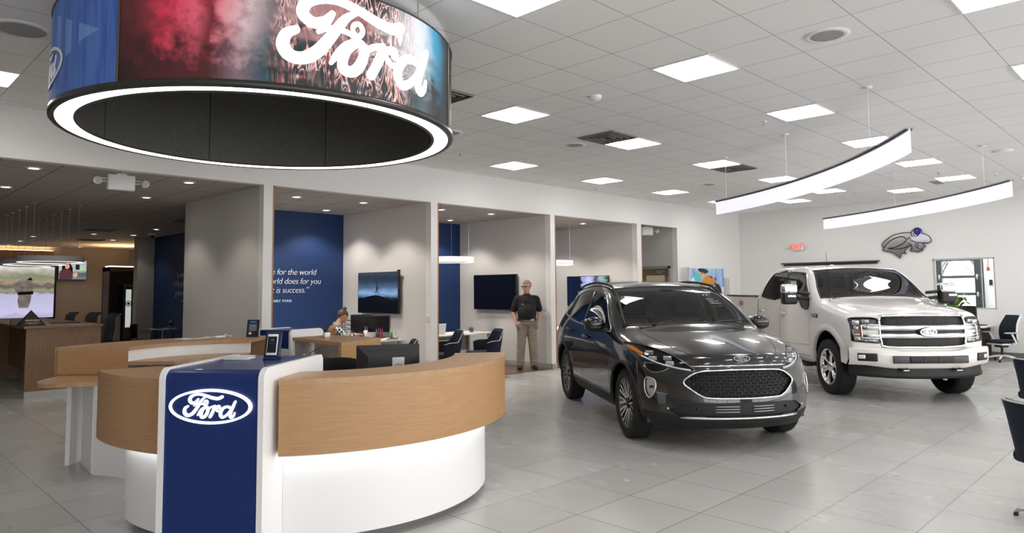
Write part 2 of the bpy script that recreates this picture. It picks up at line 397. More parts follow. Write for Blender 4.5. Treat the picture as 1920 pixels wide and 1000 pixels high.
MB().box(-.6, .6, -1.6, 1.6, -.01, 0).build('diffuser', LAMP, sl_)
struct('ground', MB().box(22.5, 60, -30, 40, -.15, -.05), noise_mat('parking lot concrete', (.5, .5, .5), (.6, .6, .6), nscale=3, rough=.9))
# bare trees at the edge of the lot, and parked white cars
BARK = mat('bare bark', (.10, .10, .09), .9)
for k in range(5):
    y = 5.0+k*.95; x = 50+(k % 3)*1.5; mb = MB()
    def br(p, d, L, r, lv):
        q = p+d*L; mb.cyl(p, q, r, r*.65, 5, caps=False)
        if lv:
            for _ in range(4):
                dd = (d+V((random.uniform(-.7, .7), random.uniform(-.7, .7), random.uniform(-.1, .5)))).normalized(); br(p+d*L*random.uniform(.5, 1), dd, L*.62, r*.55, lv-1)
    br(V((x, y*3-8, -.05)), V((0, 0, 1)), 2.4, .10, 4)
    tag(mb.build('bare_tree', BARK), 'bare leafless tree beyond the lot, number %s from the left through the window' % ('first second third fourth fifth'.split()[4-k]), 'tree', 'bare trees beyond the car lot')

CARW = mat('white car paint', (.8, .8, .82), .3, coat=1)
def lot_car(x, y, rz, label):
    t = thing('parked_car', label, 'car', (x, y, -.05), rz, 'white cars parked in the lot')
    P = [(-2.3, .35), (2.3, .35), (2.35, .65), (2.2, .85), (1.2, 1.0), (.55, 1.42), (-1.0, 1.48), (-1.7, 1.1), (-2.25, 1.0), (-2.35, .6)]
    MB().prism(P, -.88, .88, fn=lambda a, b_, c: (a, c*(1 if b_ < 1.05 else .8), b_)).build('body', CARW, t)
    W = [(1.02, 1.03), (.50, 1.37), (-.95, 1.42), (-1.5, 1.10)]
    MB().prism(W, -.885, .885, fn=lambda a, b_, c: (a, c*(1 if b_ < 1.05 else .83), b_)).build('side_glass', GLOSSBLACK, t)
    MB().prism([(1.24, 1.0), (1.22, 1.04), (.57, 1.42), (.55, 1.40)], -.66, .66, fn=lambda a, b_, c: (a+.01, c, b_+.01)).build('windscreen', GLOSSBLACK, t)
    for wx in (-1.4, 1.4):
        for s in (-1, 1): MB().lathe([(0, s*.80), (.2, s*.90), (.33, s*.88), (.33, s*.68)], 24, 'y', c=(wx, 0, .33)).build('wheel', RUBBER, t)
lot_car(38, 9.2, RAD(75), 'white car parked in the lot, left one seen through the window')
lot_car(40, 6.6, RAD(75), 'white car parked in the lot, right one seen through the window')

# ================================================================ CEILING FIXTURES
def cellxy(i, j): return (.0896+.6096*(i+.5), .011+.6096*(j+.5))
def hid(x, y): return 'square recessed ceiling light outside the photo, %s camera, %d metres off' % ('right of the' if y < -x*.2 and x > 0 else 'behind the' if x < 0 and y < 6 else 'around the', round(math.hypot(x, y)))
tf = thing('ceiling_light', 'x', 'ceiling light', (0, 0, ZC), group='square recessed ceiling lights of the showroom')
fr = MB()
for s in (-1, 1): fr.box(-.302, .302, s*.288, s*.302, -.012, -.001).box(s*.288, s*.302, -.288, .288, -.012, -.001)
fr.build('frame', WHITE, tf)
MB().box(-.288, .288, -.288, .288, -.006, -.002).build('diffuser', LAMP, tf)
MB().add([(-.285, .285, -.007), (.285, .285, -.007), (.14, .11, -.02), (-.27, .08, -.02)], [(0, 1, 2, 3)]).build('reflector', mat('self-glowing white reflector', (.85, .85, .84), .5, emit=.42, ecol=(1, .99, .97)), tf)  # reflector glows by itself to look lit by the diffuser
cells = {(9, 5): 'nearest large one left of the round speaker', (9, 9): 'just right of the round video drum', (13, 9): 'touching the square air vent', (13, 5): 'above the long curved pendant light',
 (13, 13): 'nearest the left wall beside the drum', (17, 13): 'second along the left wall from the drum', (21, 13): 'third along the left wall from the drum', (25, 13): 'fourth along the left wall, at the long pendant tip', (17, 9): 'left of the farther square air vent', (21, 9): 'behind the long curved pendant, left part', (25, 9): 'below the long curved pendant near its middle',
 (17, 5): 'partly behind the right end of the long curved pendant', (21, 5): 'right of the long curved pendant tip', (25, 5): 'beside the slot air vent', (27, 11): 'farthest left by the far wall', (27, 7): 'farthest middle by the far wall', (27, 3): 'at the right edge of the photo by the far wall',
 (1, 13): 'at the far left edge left of the drum', (9, 1): 'cut by the top edge at the upper right corner', (13, 1): 'cut by the right edge below the upper right corner'}
first = True
for c, d in list(cells.items())+[((i, j), None) for i, j in ((5, 1), (5, 5),  (17, 1), (21, 1), (25, 1), (9, -3), (13, -3), (17, -3), (21, -3), (25, -3), (5, -3), (1, -3), (-3, -3), (5, -7), (9, -7), (13, -7), (17, -7))]:
    x, y = cellxy(*c)
    o = tf if first else copy_tree(tf); first = False
    o.location = (x, y, ZC)
    o['label'] = ('bright square recessed ceiling light '+d) if d else hid(x, y)

DL = mat('downlight lens', (1, 1, 1), .5, emit=14, ecol=(1, .93, .82))
dl0 = thing('downlight', 'x', 'ceiling light', (0, 0, ZB))
MB().lathe([(.055, -.001), (.058, -.012), (.085, -.008), (.088, -.001)], 24).build('trim_ring', WHITE, dl0)
MB().lathe([(0, -.004), (.056, -.004)], 24).build('lens', DL, dl0)
booth_dl = [(5.39, 10.26, 'front left one in the first booth'), (6.60, 10.20, 'front right one in the first booth'), (6.70, 11.61, 'rear one in the first booth near the blue wall'), (5.3, 11.61, 0),
 (8.27, 10.13, 'front left one in the second booth'), (9.49, 10.06, 'front right one in the second booth'), (9.69, 11.57, 'rear one in the second booth near the blue wall'), (8.3, 11.57, 0),
 (12.51, 10.16, 'one visible in the third booth'), (11.2, 10.16, 0), (11.3, 11.5, 0), (12.6, 11.5, 0)]
lounge_dl = [(1.80, 9.95, 'nearest one of the dark lounge'), (1.84, 11.97, 'at the left photo edge in the lounge'), (3.66, 11.88, 'below the two-headed emergency lamp'), (3.58, 9.87, 'front one beside the pale partition'),
 (5.73, 17.8, 'first in the row along the lounge blue wall'), (5.88, 20.0, 'second in the row along the lounge blue wall'), (5.99, 22.2, 'third in the row along the lounge blue wall'), (6.03, 24.2, 'fourth in the lounge row'), (6.1, 26.2, 'last in the lounge row'),
 (5.0, 20.2, 'just left of the lounge row'), (4.02, 22.0, 'above the ring lamps, nearest'), (4.12, 24.2, 'above the ring lamps, middle'), (4.2, 26.3, 'above the ring lamps, farthest'), (2.2, 22.0, 0), (.5, 12, 0), (.5, 15, 0)]
first = True
def add_dl(x, y, d, e, sz, col=(1, .93, .84)):
    global first
    o = dl0 if first else copy_tree(dl0)
    first = False; o.location = (x, y, ZB); o['label'] = 'small round downlight, '+(d or 'out of view, %s part of the alcoves, %d metres deep' % ('left' if x < 5.6 else 'middle' if x < 9 else 'right', round(y)))
    L = bpy.data.lights.new('lamp', 'SPOT'); L.energy = e; L.color = col; L.spot_size = RAD(sz); L.spot_blend = .5; L.shadow_soft_size = .05
    q = bpy.data.objects.new('lamp', L); COL.objects.link(q); q.location = (0, 0, -.03); q.parent = o
for x, y, d in booth_dl: add_dl(x, y, d, 46, 118)
for x, y, d in lounge_dl: add_dl(x, y, d, 15 if y < 13 else 8, 110)

def pix_label(o, l): o['label'] = l
# air diffusers
def vent(x, y, z, label, w_=.29):
    t = thing('air_vent', label, 'air vent', (x, y, z))
    m = MB().box(-w_, w_, -w_, w_, -.004, -.001); m.build('backing', BLACK, t)
    for k in range(4):
        a = w_-.07*k; m = MB()
        for s in (-1, 1): m.box(-a, a, s*a-.006, s*a+.006, -.02, -.005).box(s*a-.006, s*a+.006, -a, a, -.02, -.005)
        m.build('louvre', mat('vent louvre', (.22, .21, .20), .5), t)
vent(*cellxy(12, 9), ZC, 'square black-throated air vent beside a ceiling light right of the drum')
vent(*cellxy(18, 9), ZC, 'farther square air vent near the hanging wire of the long curved pendant')
vent(*cellxy(7, 9), ZC, 'square air vent partly hidden behind the right edge of the drum')
vent(5.6, 15.2, ZB, 'larger black air vent in the dark lounge ceiling'); vent(4.8, 18.8, ZB, 'second black air vent farther back in the lounge ceiling'); vent(5.5, 22.5, ZB, 'last faint air vent at the back of the lounge ceiling')
t = thing('slot_vent', 'narrow slotted air vent beside a ceiling light near the far wall', 'air vent', (16.06, 3.79, ZC))
MB().box(-.30, .30, -.09, .09, -.006, -.001).build('frame', WHITE, t)
for k in (-1, 0, 1): MB().box(-.28, .28, k*.055-.014, k*.055+.014, -.010, -.006).build('slot', BLACK, t)
# speakers, detectors, sprinklers
for x, y, l, r in ((1.072, 6.588, 'round ceiling speaker at the upper left corner', .17), (5.9, 2.142, 'large round ceiling speaker at the upper right', .13), (7.777, 6.453, 'round ceiling speaker in a panel below the square air vent', .12), (5.937, 7.074, 'round ceiling speaker half behind the drum edge', .12), (12.82, 7.084, 'small far round ceiling speaker left of the long curved pendant', .11)):
    t = thing('ceiling_speaker', l, 'speaker', (x, y, ZC))
    MB().lathe([(r, -.008), (r+.02, -.012), (r+.045, -.006), (r+.05, 0)], 32).build('rim', WHITE, t)
    MB().lathe([(0, -.012), (.02, -.012), (r, -.006)], 32).build('grille', mat('speaker mesh', (.38, .38, .37), .7), t)
t = thing('smoke_detector', 'white dome smoke detector on the ceiling between two bright lights', 'detector', (5.945, 4.621, ZC))
MB().lathe([(.065, 0), (.065, -.02), (.05, -.045), (.0, -.055)], 24).build('body', WHITE, t)
for x, y, l in ((8.1, 6.15, 'left of the square air vent'), (8.43, 3.87, 'below the ceiling light nearest the drum tip'), (6.9, 8.0, 'close to the drum and left wall'), (13.1, 5.6, 'left of the farther square vent'), (11.9, 3.9, 'above the long curved pendant'), (14.6, 3.4, 'between the two curved pendants'), (15.6, 2.7, 'above the short curved pendant'), (16.4, 5.5, 'under the long curved pendant'), (11.4, 8.9, 'near the left wall header'), (14.4, 8.4, 'near the far left corner')):
    t = thing('sprinkler', 'small ceiling sprinkler head '+l, 'sprinkler', (x, y, ZC), group='ceiling sprinkler heads')
    MB().lathe([(.035, 0), (.035, -.006), (0, -.008)], 14).build('escutcheon', WHITE, t)
    MB().cyl((0, 0, -.006), (0, 0, -.045), .008).lathe([(0, -.045), (.022, -.047), (.022, -.05), (0, -.052)], 10).build('head', STEEL, t)
t = thing('disc_canopy', 'white round ceiling disc above the right end of the short curved pendant', 'ceiling disc', (13.05, 2.15, ZC))
MB().lathe([(.14, 0), (.14, -.012), (0, -.02)], 28).build('disc', WHITE, t)
t = thing('dome_camera', 'small black dome camera on the lounge ceiling beside the blue wall', 'camera', (6.1, 19.3, ZB))
MB().lathe([(.08, 0), (.08, -.03), (.06, -.04)], 20).build('base', WHITE, t); MB().sphere((0, 0, -.045), .065, 16).build('dome', GLOSSBLACK, t)

# ================================================================ VIDEO DRUM
DC = V((2.54, 5.32)); DR = 1.48; DZ0, DZ1 = 2.85, 3.56
drum = thing('video_drum', 'large round hanging drum with curved video screen and glowing rim above the desk', 'video screen', (DC.x, DC.y, DZ0))
def dr_pt(a, z, r=DR): return (r*cos(a), r*sin(a), z-DZ0)
A0, A1 = RAD(-151.5), RAD(-51)
def arcgrid(mb, a0, a1, z0, z1, r, n, uv=True):
    vs = [dr_pt(a0+(a1-a0)*i/n, z, r) for z in (z0, z1) for i in range(n+1)]
    mb.add(vs, [(i, i+1, n+2+i, n+1+i) for i in range(n)], smooth=True); return mb
SCR = mat('video screen picture', (0, 0, 0), .35); n, l, b = nodes(SCR)
tc = n.new('ShaderNodeTexCoord'); sx = n.new('ShaderNodeSeparateXYZ'); l.new(tc.outputs['UV'], sx.inputs[0])
rt = ramp(n, [(0, (.035, .004, .006)), (.08, (.12, .01, .015)), (.12, (.45, .02, .05)), (.20, (.55, .08, .12)), (.225, (.16, .004, .01)), (.25, (.60, .16, .20)), (.31, (.55, .42, .44)), (.36, (.20, .16, .17)), (.42, (.45, .25, .26)), (.6, (.32, .12, .12)), (.68, (.85, .80, .83)), (.80, (.75, .78, .85)), (.88, (.05, .35, .55)), (.95, (.02, .05, .08)), (1, (.004, .006, .008))])
rb = ramp(n, [(0, (.010, .001, .002)), (.15, (.05, .004, .008)), (.225, (.05, .003, .006)), (.29, (.16, .10, .12)), (.345, (.01, .05, .07)), (.36, (.004, .008, .01)), (.7, (.01, .015, .018)), (.8, (.01, .06, .08)), (.84, (.005, .01, .014)), (1, (.003, .003, .004))])
mq = n.new('ShaderNodeMapping'); mq.inputs['Scale'].default_value = (4, 1, 1); l.new(tc.outputs['UV'], mq.inputs[0])
nz = n.new('ShaderNodeTexNoise'); nz.inputs['Scale'].default_value = 4.5; nz.inputs['Detail'].default_value = 8; nz.inputs['Roughness'].default_value = .65; l.new(mq.outputs[0], nz.inputs[0])
ad = n.new('ShaderNodeMath'); ad.operation = 'MULTIPLY_ADD'; l.new(nz.outputs[0], ad.inputs[0]); ad.inputs[1].default_value = .09
ofs = n.new('ShaderNodeMath'); ofs.operation = 'ADD'; l.new(sx.outputs[0], ofs.inputs[0]); ofs.inputs[1].default_value = -.045; l.new(ofs.outputs[0], ad.inputs[2])
l.new(ad.outputs[0], rt.inputs[0]); l.new(ad.outputs[0], rb.inputs[0])
vm = n.new('ShaderNodeMath'); vm.operation = 'MULTIPLY_ADD'; l.new(nz.outputs[0], vm.inputs[0]); vm.inputs[1].default_value = 1.6; l.new(sx.outputs[1], vm.inputs[2])
vr = ramp(n, [(.0, (0, 0, 0)), (1, (1, 1, 1))]); vs_ = n.new('ShaderNodeMapRange'); vs_.inputs[1].default_value = .95; vs_.inputs[2].default_value = 1.45; l.new(vm.outputs[0], vs_.inputs[0])
mixv = n.new('ShaderNodeMixRGB'); l.new(vs_.outputs[0], mixv.inputs[0]); l.new(rb.outputs[0], mixv.inputs[1]); l.new(rt.outputs[0], mixv.inputs[2])
# flowing strands
mp = n.new('ShaderNodeMapping'); mp.inputs['Scale'].default_value = (26, 1.7, 1); l.new(tc.outputs['UV'], mp.inputs[0])
hz = n.new('ShaderNodeTexNoise'); hz.inputs['Scale'].default_value = 1; hz.inputs['Detail'].default_value = 2.5; hz.inputs['Distortion'].default_value = 3.0; l.new(mp.outputs[0], hz.inputs[0])
hr = ramp(n, [(.36, (.004, .008, .010)), (.42, (.01, .05, .06)), (.45, (.004, .006, .008)), (.49, (.45, .10, .09)), (.52, (.80, .45, .42)), (.555, (.88, .78, .78)), (.575, (.03, .015, .02)), (.62, (.006, .02, .025)), (.66, (.65, .30, .28)), (.69, (.8, .7, .7)), (.72, (.01, .01, .012))]); l.new(hz.outputs[0], hr.inputs[0])
hm = ramp(n, [(.35, (0, 0, 0)), (.42, (1, 1, 1)), (.68, (1, 1, 1)), (.78, (0, 0, 0))]); l.new(sx.outputs[0], hm.inputs[0])
nz2 = n.new('ShaderNodeTexNoise'); nz2.inputs['Scale'].default_value = 5; l.new(tc.outputs['UV'], nz2.inputs[0])
hm2 = ramp(n, [(.42, (.15, .15, .15)), (.52, (1, 1, 1))]); l.new(nz2.outputs[0], hm2.inputs[0])
hmm = n.new('ShaderNodeMixRGB'); hmm.blend_type = 'MULTIPLY'; hmm.inputs[0].default_value = 1; l.new(hm.outputs[0], hmm.inputs[1]); l.new(hm2.outputs[0], hmm.inputs[2])
mixh = n.new('ShaderNodeMixRGB'); l.new(hmm.outputs[0], mixh.inputs[0]); l.new(mixv.outputs[0], mixh.inputs[1]); l.new(hr.outputs[0], mixh.inputs[2])
l.new(mixh.outputs[0], b.inputs['Emission Color']); b.inputs['Emission Strength'].default_value = .62
b.inputs['Base Color'].default_value = (.01, .01, .01, 1)
mb = MB(); N = 96
uvl = mb.b.loops.layers.uv.new('UVMap')
ring = [[mb.b.verts.new(dr_pt(A0+(A1-A0)*i/N, z, DR)) for i in range(N+1)] for z in (DZ0+.035, DZ1-.01)]
for i in range(N):
    f = mb.b.faces.new([ring[0][i], ring[0][i+1], ring[1][i+1], ring[1][i]]); f.smooth = True
    for lp, uv in zip(f.loops, ((i/N, 0), ((i+1)/N, 0), ((i+1)/N, 1), (i/N, 1))): lp[uvl].uv = uv
scr = mb.build('screen', SCR, drum, 'curved video screen picture of long wavy hair, red at left', recalc=False)
DKM = noise_mat('drum inner lining', (.075, .075, .070), (.09, .09, .084), nscale=30, rough=.85)
mb = MB()
arcgrid(mb, RAD(-51), RAD(-51+180), DZ0+.035, DZ1-.01, DR, 60)
mb.box(-.02, .02, -.008, .008, 0, .01)
mb.build('rear_casing', BLACK, drum, recalc=False)
BAN = noise_mat('blue banner fabric', (.05, .13, .50), (.11, .24, .66), (6, 6, .6), 3.0, .6)
mb = MB(); arcgrid(mb, RAD(-51+180), RAD(360-151.5), DZ0+.035, DZ1-.01, DR, 60)
for v in mb.b.verts: pass
mb.build('banner', BAN, drum, 'blue printed fabric banner', recalc=False)
mb = MB()   # lighter printed wedges on the banner
def band(P, dep, mi):
    P = spline([(x, y, 0) for x, y in P], 1, True) if False else [V((x, y, 0)) for x, y in P]
    mb.add([dr_pt(RAD(p.x), p.y, DR+dep) for p in P], [tuple(range(len(P)))], mi)
W1 = [(-205, 2.99, 3.54), (-190, 3.03, 3.52), (-186, 3.047, 3.50), (-178, 3.08, 3.44), (-171, 3.135, 3.367), (-164, 3.197, 3.30), (-158, 3.236, 3.24)]
for k in range(len(W1)-1):
    (x0, l0, u0), (x1, l1, u1) = W1[k], W1[k+1]
    mb.add([dr_pt(RAD(x0), l0, DR+.002), dr_pt(RAD(x1), l1, DR+.002), dr_pt(RAD(x1), u1, DR+.002), dr_pt(RAD(x0), u0, DR+.002)], [(0, 1, 2, 3)])
mb.build('banner_print', noise_mat('light blue print', (.13, .30, .72), (.20, .40, .80), (6, 6, .6), 3.0, .6), drum, recalc=False)
ea = .34
def fn_ban(u, v, d): return dr_pt(RAD(-187)+u*ea/DR, 3.13+v*ea*.95, DR+.004+d)
mb = MB(); ellipse_disc(mb, fn_ban, .98, .39, .002); mb.build('emblem_ground', BLUE, drum, recalc=False)
mb = MB(); ellipse_ring(mb, fn_ban, 1.0, .4, .07, .004); mb.build('emblem_ring', WHITETXT, drum, recalc=False)
script_mesh(fn_ban, .004, drum, WHITETXT, 'emblem_lettering')
SGN = mat('lit white lettering', (1, 1, 1), .5, emit=.9)
def fn_scr(u, v, d): return dr_pt(RAD(-90.6)+u*.913/DR, 3.228+v*.86, DR+.004+d)
script_mesh(fn_scr, .003, drum, SGN, 'screen_lettering', 8, label='white script lettering on the screen')
mb = MB().lathe([(DR+.004, DZ1-.01-DZ0), (DR+.008, DZ1-DZ0), (DR-.06, DZ1-DZ0)], 96); mb.build('top_rim', DARK, drum)
mb = MB().lathe([(DR, .035), (DR+.014, .034), (DR+.014, .004), (DR+.004, -.006), (DR-.02, -.008), (DR-.03, 0)], 128); mb.build('lower_rim', mat('dark bronze trim', (.03, .028, .025), .3), drum)
mb = MB().lathe([(DR-.03, -.002), (DR-.14, .004)], 128); mb.build('light_ring', mat('rim light', (1, 1, 1), .5, emit=2.6), drum, 'glowing white ring of light')
mb = MB().lathe([(DR-.14, .004), (DR-.145, -.004), (DR-.160, -.004), (DR-.165, .01)], 128); mb.build('inner_rim', mat('dark bronze trim'), drum)
mb = MB().lathe([(DR-.165, .006), (DR-.165, .66), (0, .67)], 96)
for a in (62, 122, 182, 242, 302, 2): mb.box(-.004, .004, -.002, .002, .01, .64) if False else None
mb.build('inner_lining', DKM, drum, 'dark lining inside the drum')
mb = MB()
for a in (40, 88, 136, 184, 232, 280, 328): mb.cyl(dr_pt(RAD(a), DZ0+.01, DR-.167), dr_pt(RAD(a), DZ0+.65, DR-.167), .0035, n=6)
mb.build('lining_seam', BLACK, drum)
mb = MB()
for a in (20, 110, 200, 290): mb.cyl(dr_pt(RAD(a), DZ1, DR-.05), dr_pt(RAD(a), ZC, DR-.05), .006, n=8)
mb.build('hanger', STEEL, drum)
mb = MB().cyl(dr_pt(A0, DZ0+.035, DR+.002), dr_pt(A0, DZ1, DR+.002), .007); mb.build('edge_trim', mat('bronze edge', (.12, .10, .08), .35, .6), drum)
MB().cyl(dr_pt(A1, DZ0+.035, DR+.002), dr_pt(A1, DZ1, DR+.002), .012).build('edge_trim', mat('bronze edge'), drum)

# ================================================================ CURVED PENDANT BLADES
BLADE = mat('luminous acrylic blade', (.55, .55, .75), .3, emit=.47, ecol=(.80, .80, 1))
def blade(cx, cy, R, p0, p1, zt, h, hooks, label):
    a0 = math.atan2(p0[1]-cy, p0[0]-cx); a1 = math.atan2(p1[1]-cy, p1[0]-cx)
    t = thing('curved_pendant_light', label, 'pendant light', ((p0[0]+p1[0])/2, (p0[1]+p1[1])/2, zt), group='curved blade pendant lights')
    ox, oy = t.location.x, t.location.y; n_ = 40
    def arcbox(r0, r1, z0, z1):
        m = MB(); vs = []
        for i in range(n_+1):
            a = a0+(a1-a0)*i/n_
            for r, z in ((r0, z0), (r1, z0), (r1, z1), (r0, z1)): vs.append((cx+r*cos(a)-ox, cy+r*sin(a)-oy, z))
        fs = [(i*4+k, i*4+4+k, i*4+4+(k+1) % 4, i*4+(k+1) % 4) for i in range(n_) for k in range(4)]+[(0, 1, 2, 3), (n_*4, n_*4+3, n_*4+2, n_*4+1)]
        return m.add(vs, fs)
    arcbox(R-.008, R+.008, -h, 0).build('blade', BLADE, t)
    arcbox(R-.035, R+.035, 0, .014).build('housing', mat('champagne rail', (.30, .26, .22), .35, .5), t)
    arcbox(R-.022, R+.022, -.016, 0).build('rail', DARK, t)
    for hx, hy in hooks:
        an = math.atan2(hy-cy, hx-cx); px, py = cx+R*cos(an)-ox, cy+R*sin(an)-oy
        MB().cyl((px, py, .01), (px, py, ZC-zt), .0035, n=6).lathe([(.05, ZC-zt), (.05, ZC-zt-.01), (0, ZC-zt-.015)], 14, c=(px, py, 0)).build('hanging_wire', WHITE, t)
blade(1.389, 10.483, 10.277, (6.93, 1.83), (10.46, 5.67), 3.03, .22, ((7.89, 2.28), (9.50, 3.9), (10.35, 5.4)), 'long curved glowing blade pendant nearest the camera, over the dark SUV')
blade(4.507, 12.127, 12.593, (11.80, 1.87), (15.42, 5.80), 3.08, .23, ((12.4, 2.25), (14.2, 4.0), (15.2, 5.4)), 'second curved glowing blade pendant over the white pickup')

# ================================================================ RECEPTION DESK
def sector(mb, c, r0, r1, a0, a1, z0, z1, n=40, mi=0):
    a0, a1 = RAD(a0), RAD(a1)
    P = [(c[0]+r1*cos(a0+(a1-a0)*i/n), c[1]+r1*sin(a0+(a1-a0)*i/n)) for i in range(n+1)]
    Q = [(c[0]+r0*cos(a0+(a1-a0)*i/n), c[1]+r0*sin(a0+(a1-a0)*i/n)) for i in range(n+1)]
    m_ = n+1
    for A, B, s in ((P, Q, 1),):
        mb.add([(x, y, z1) for x, y in A]+[(x, y, z1) for x, y in B], [(i, i+1, m_+i+1, m_+i) for i in range(n)], mi)
        mb.add([(x, y, z0) for x, y in A]+[(x, y, z0) for x, y in B], [(i+1, i, m_+i, m_+i+1) for i in range(n)], mi)
    for A in (P, Q): mb.add([(x, y, z0) for x, y in A]+[(x, y, z1) for x, y in A], [(i, i+1, m_+i+1, m_+i) for i in range(n)], mi, True)
    for k in (0, n): mb.add([(*P[k], z0), (*Q[k], z0), (*Q[k], z1), (*P[k], z1)], [(0, 1, 2, 3)], mi)
    return mb
DKC = (0.0, 0.0)
def round_sector(mb, c, r0, r1, a0, a1, z0, z1, cr=.05, mi=0):
    """sector shell outer wall, with rounded lower end corners"""
    return sector(mb, c, r0, r1, a0, a1, z0, z1, 48, mi)
LED = mat('desk glow strip', (1, 1, 1), .5, emit=4)
TZ = 1.07
def wing(parent, a0, a1, ri, z1=TZ, base=True, bin_=4):
    sector(MB(), DKC, 1.545, 1.57, a0, a1, .61, z1-.03).build('wood_band', OAK, parent)
    sector(MB(), DKC, ri, 1.572, a0, a1, z1-.03, z1).build('counter_top', OAKTOP, parent)
    sector(MB(), DKC, ri+.02, ri+.05, a0, a1, .70, z1-.03).build('inner_panel', WHITE, parent)
    sector(MB(), DKC, 1.40, 1.545, a0, a1, .60, .615).build('soffit', WHITE, parent)
    for e in (a0, a1):
        sector(MB(), DKC, ri+.02, 1.545, e-.45 if e == max(a0, a1) else e, e if e == max(a0, a1) else e+.45, .62, z1-.03, 2).build('end_cap', OAK, parent)
    if base:
        lo, hi = min(a0, a1), max(a0, a1)
        sector(MB(), DKC, 1.36, 1.40, lo+bin_[0], hi-bin_[1], .055, .62).build('base_panel', WHITE, parent)
        sector(MB(), DKC, 1.30, 1.34, lo+bin_[0]+1, hi-bin_[1]-1, 0, .10).build('toe_kick', GREYBASE, parent)
        sector(MB(), DKC, 1.43, 1.455, lo+bin_[0], hi-bin_[1], .593, .60).build('glow_strip', LED, parent)
deskA = thing('reception_desk', 'curved wood and white reception desk with glowing base around the blue pillar, nearest the camera', 'desk', (2.97, 5.28, 0))
wing(deskA, -127.3, -38, 1.15, bin_=(0, 4))
wing(deskA, -188, -154.6, 1.15, bin_=(4, 0))
sector(MB(), DKC, .60, 1.17, -126, -42, .72, .75).build('work_surface', OAKTOP, deskA)
sector(MB(), DKC, 1.28, 1.34, -192, -186, .05, .70).build('end_panel', WHITE, deskA)

def totem(parent, r1=1.64, Wd=.33):
    """local: radial direction +x, tangential y"""
    r0, H = .70, 1.15; cr = .07
    prof = [(r0, .0), (r1, .0), (r1, H-cr)]+[(r1-cr+cr*cos(a), H-cr+cr*sin(a)) for a in [RAD(15*k) for k in range(1, 6)]]+[(r1-cr, H), (r0+.03, H), (r0, H-.03)]
    for s in (-1, 1):
        y0, y1 = (Wd-.035, Wd) if s > 0 else (-Wd, -Wd+.035)
        mb = MB(); mb.prism(prof, y0, y1, fn=lambda x, z, y: (x, y, z)); o = mb.build('side_panel', WHITE, parent)
        bv = o.modifiers.new('b', 'BEVEL'); bv.width = .008; bv.segments = 2; bv.limit_method = 'ANGLE'
    g_ = .012; cr2 = cr-.01
    prof2 = [(r1-g_, .02), (r1-g_, H-g_-cr2)]+[(r1-g_-cr2+cr2*cos(RAD(15*k)), H-g_-cr2+cr2*sin(RAD(15*k))) for k in range(1, 6)]+[(r1-g_-cr2, H-g_), (r0+.004, H-g_), (r0+.004, .93), (r0+.05, .93), (r0+.05, .02)]
    MB().prism(prof2, -Wd+.035, Wd-.035, fn=lambda x, z, y: (x, y, z)).build('blue_cladding', BLUE, parent)
    MB().box(r0+.002, r0+.05, -Wd+.035, Wd-.035, .02, .925).build('back_panel', WHITE, parent)
totA = thing('sign_pillar', 'blue pillar with white edges and a lit oval sign in the middle of the front desk', 'sign pillar', (2.97, 5.28, 0), RAD(-141))
totem(totA)
SGN2 = mat('sign white', (1, .98, .98), .4, emit=.55)
def fn_tot(u, v, d): return (1.629+d, -u*-.258 if False else u*.258, .925+v*.258)
mb = MB(); ellipse_disc(mb, fn_tot, .98, .38, .012); mb.build('sign_ground', BLUE, totA, recalc=False)
mb = MB(); ellipse_ring(mb, fn_tot, 1.0, .40, .058, .022); mb.build('sign_ring', SGN2, totA, recalc=False)
script_mesh(fn_tot, .022, totA, SGN2, 'sign_lettering', 5, .80, 'white script lettering in an oval')
mb = MB(); 
for pts, wd in SCRIPT:
    P = spline([(x, y, 0) for x, y in pts], 4); mb.tube([fn_tot(p.x, p.y, .006) for p in P], .0098, 6)
mb.build('lettering_edge', mat('sign grey edge', (.45, .44, .45), .4), totA)

deskB = thing('reception_desk', 'second curved wood desk behind, opening toward the camera with a long raised counter', 'desk', (2.76, 6.75, 0))
sector(MB(), DKC, .86, 1.572, 47, 135, 1.05, 1.085).build('counter_top', OAKTOP, deskB)
sector(MB(), DKC, 1.545, 1.57, 47, 135, .82, 1.05).build('wood_band', OAK, deskB)
sector(MB(), DKC, .88, .91, 47, 134.6, .945, 1.05).build('inner_panel', WHITE, deskB)
sector(MB(), DKC, .87, 1.56, 134.5, 135, .825, 1.05, 2).build('end_cap', OAK, deskB)
sector(MB(), DKC, .42, .90, 47, 134.4, .912, .945).build('work_surface', OAKTOP, deskB)
P = [(cos(RAD(a))*1.50, sin(RAD(a))*1.50) for a in range(123, 150, 3)]
P += [(cos(RAD(a))*r, sin(RAD(a))*r) for a, r in ((150, 1.50), (154, 1.49), (157, 1.46), (160, 1.40), (162, 1.30), (163, 1.15), (164, .9), (165, .60))]+[(cos(RAD(a))*.45, sin(RAD(a))*.45) for a in range(162, 122, -6)]
MB().prism(P, .78, .82).build('work_surface', OAKTOP, deskB)
sector(MB(), DKC, 1.33, 1.37, 57, 140, .0, .78).build('base_panel', WHITE, deskB)
mb = MB()
def slab(p, q, t, z0, z1):
    p = V(p); q = V(q); d = (q-p).normalized(); n_ = V((-d.y, d.x))*t
    mb.prism([tuple(p), tuple(q), tuple(q+n_), tuple(p+n_)], z0, z1)
slab((1.84-2.76, 7.62-6.75), (1.80-2.76, 7.12-6.75), .035, .0, .78); mb.build('leg_panel', WHITE, deskB); mb = MB()
slab((1.80-2.76, 7.08-6.75), (1.94-2.76, 6.80-6.75), .03, .0, .78); mb.build('leg_panel', WHITE, deskB); mb = MB()
slab((1.93-2.76, 6.78-6.75), (2.02-2.76, 6.62-6.75), .03, .0, .72); mb.build('leg_panel', WHITE, deskB)
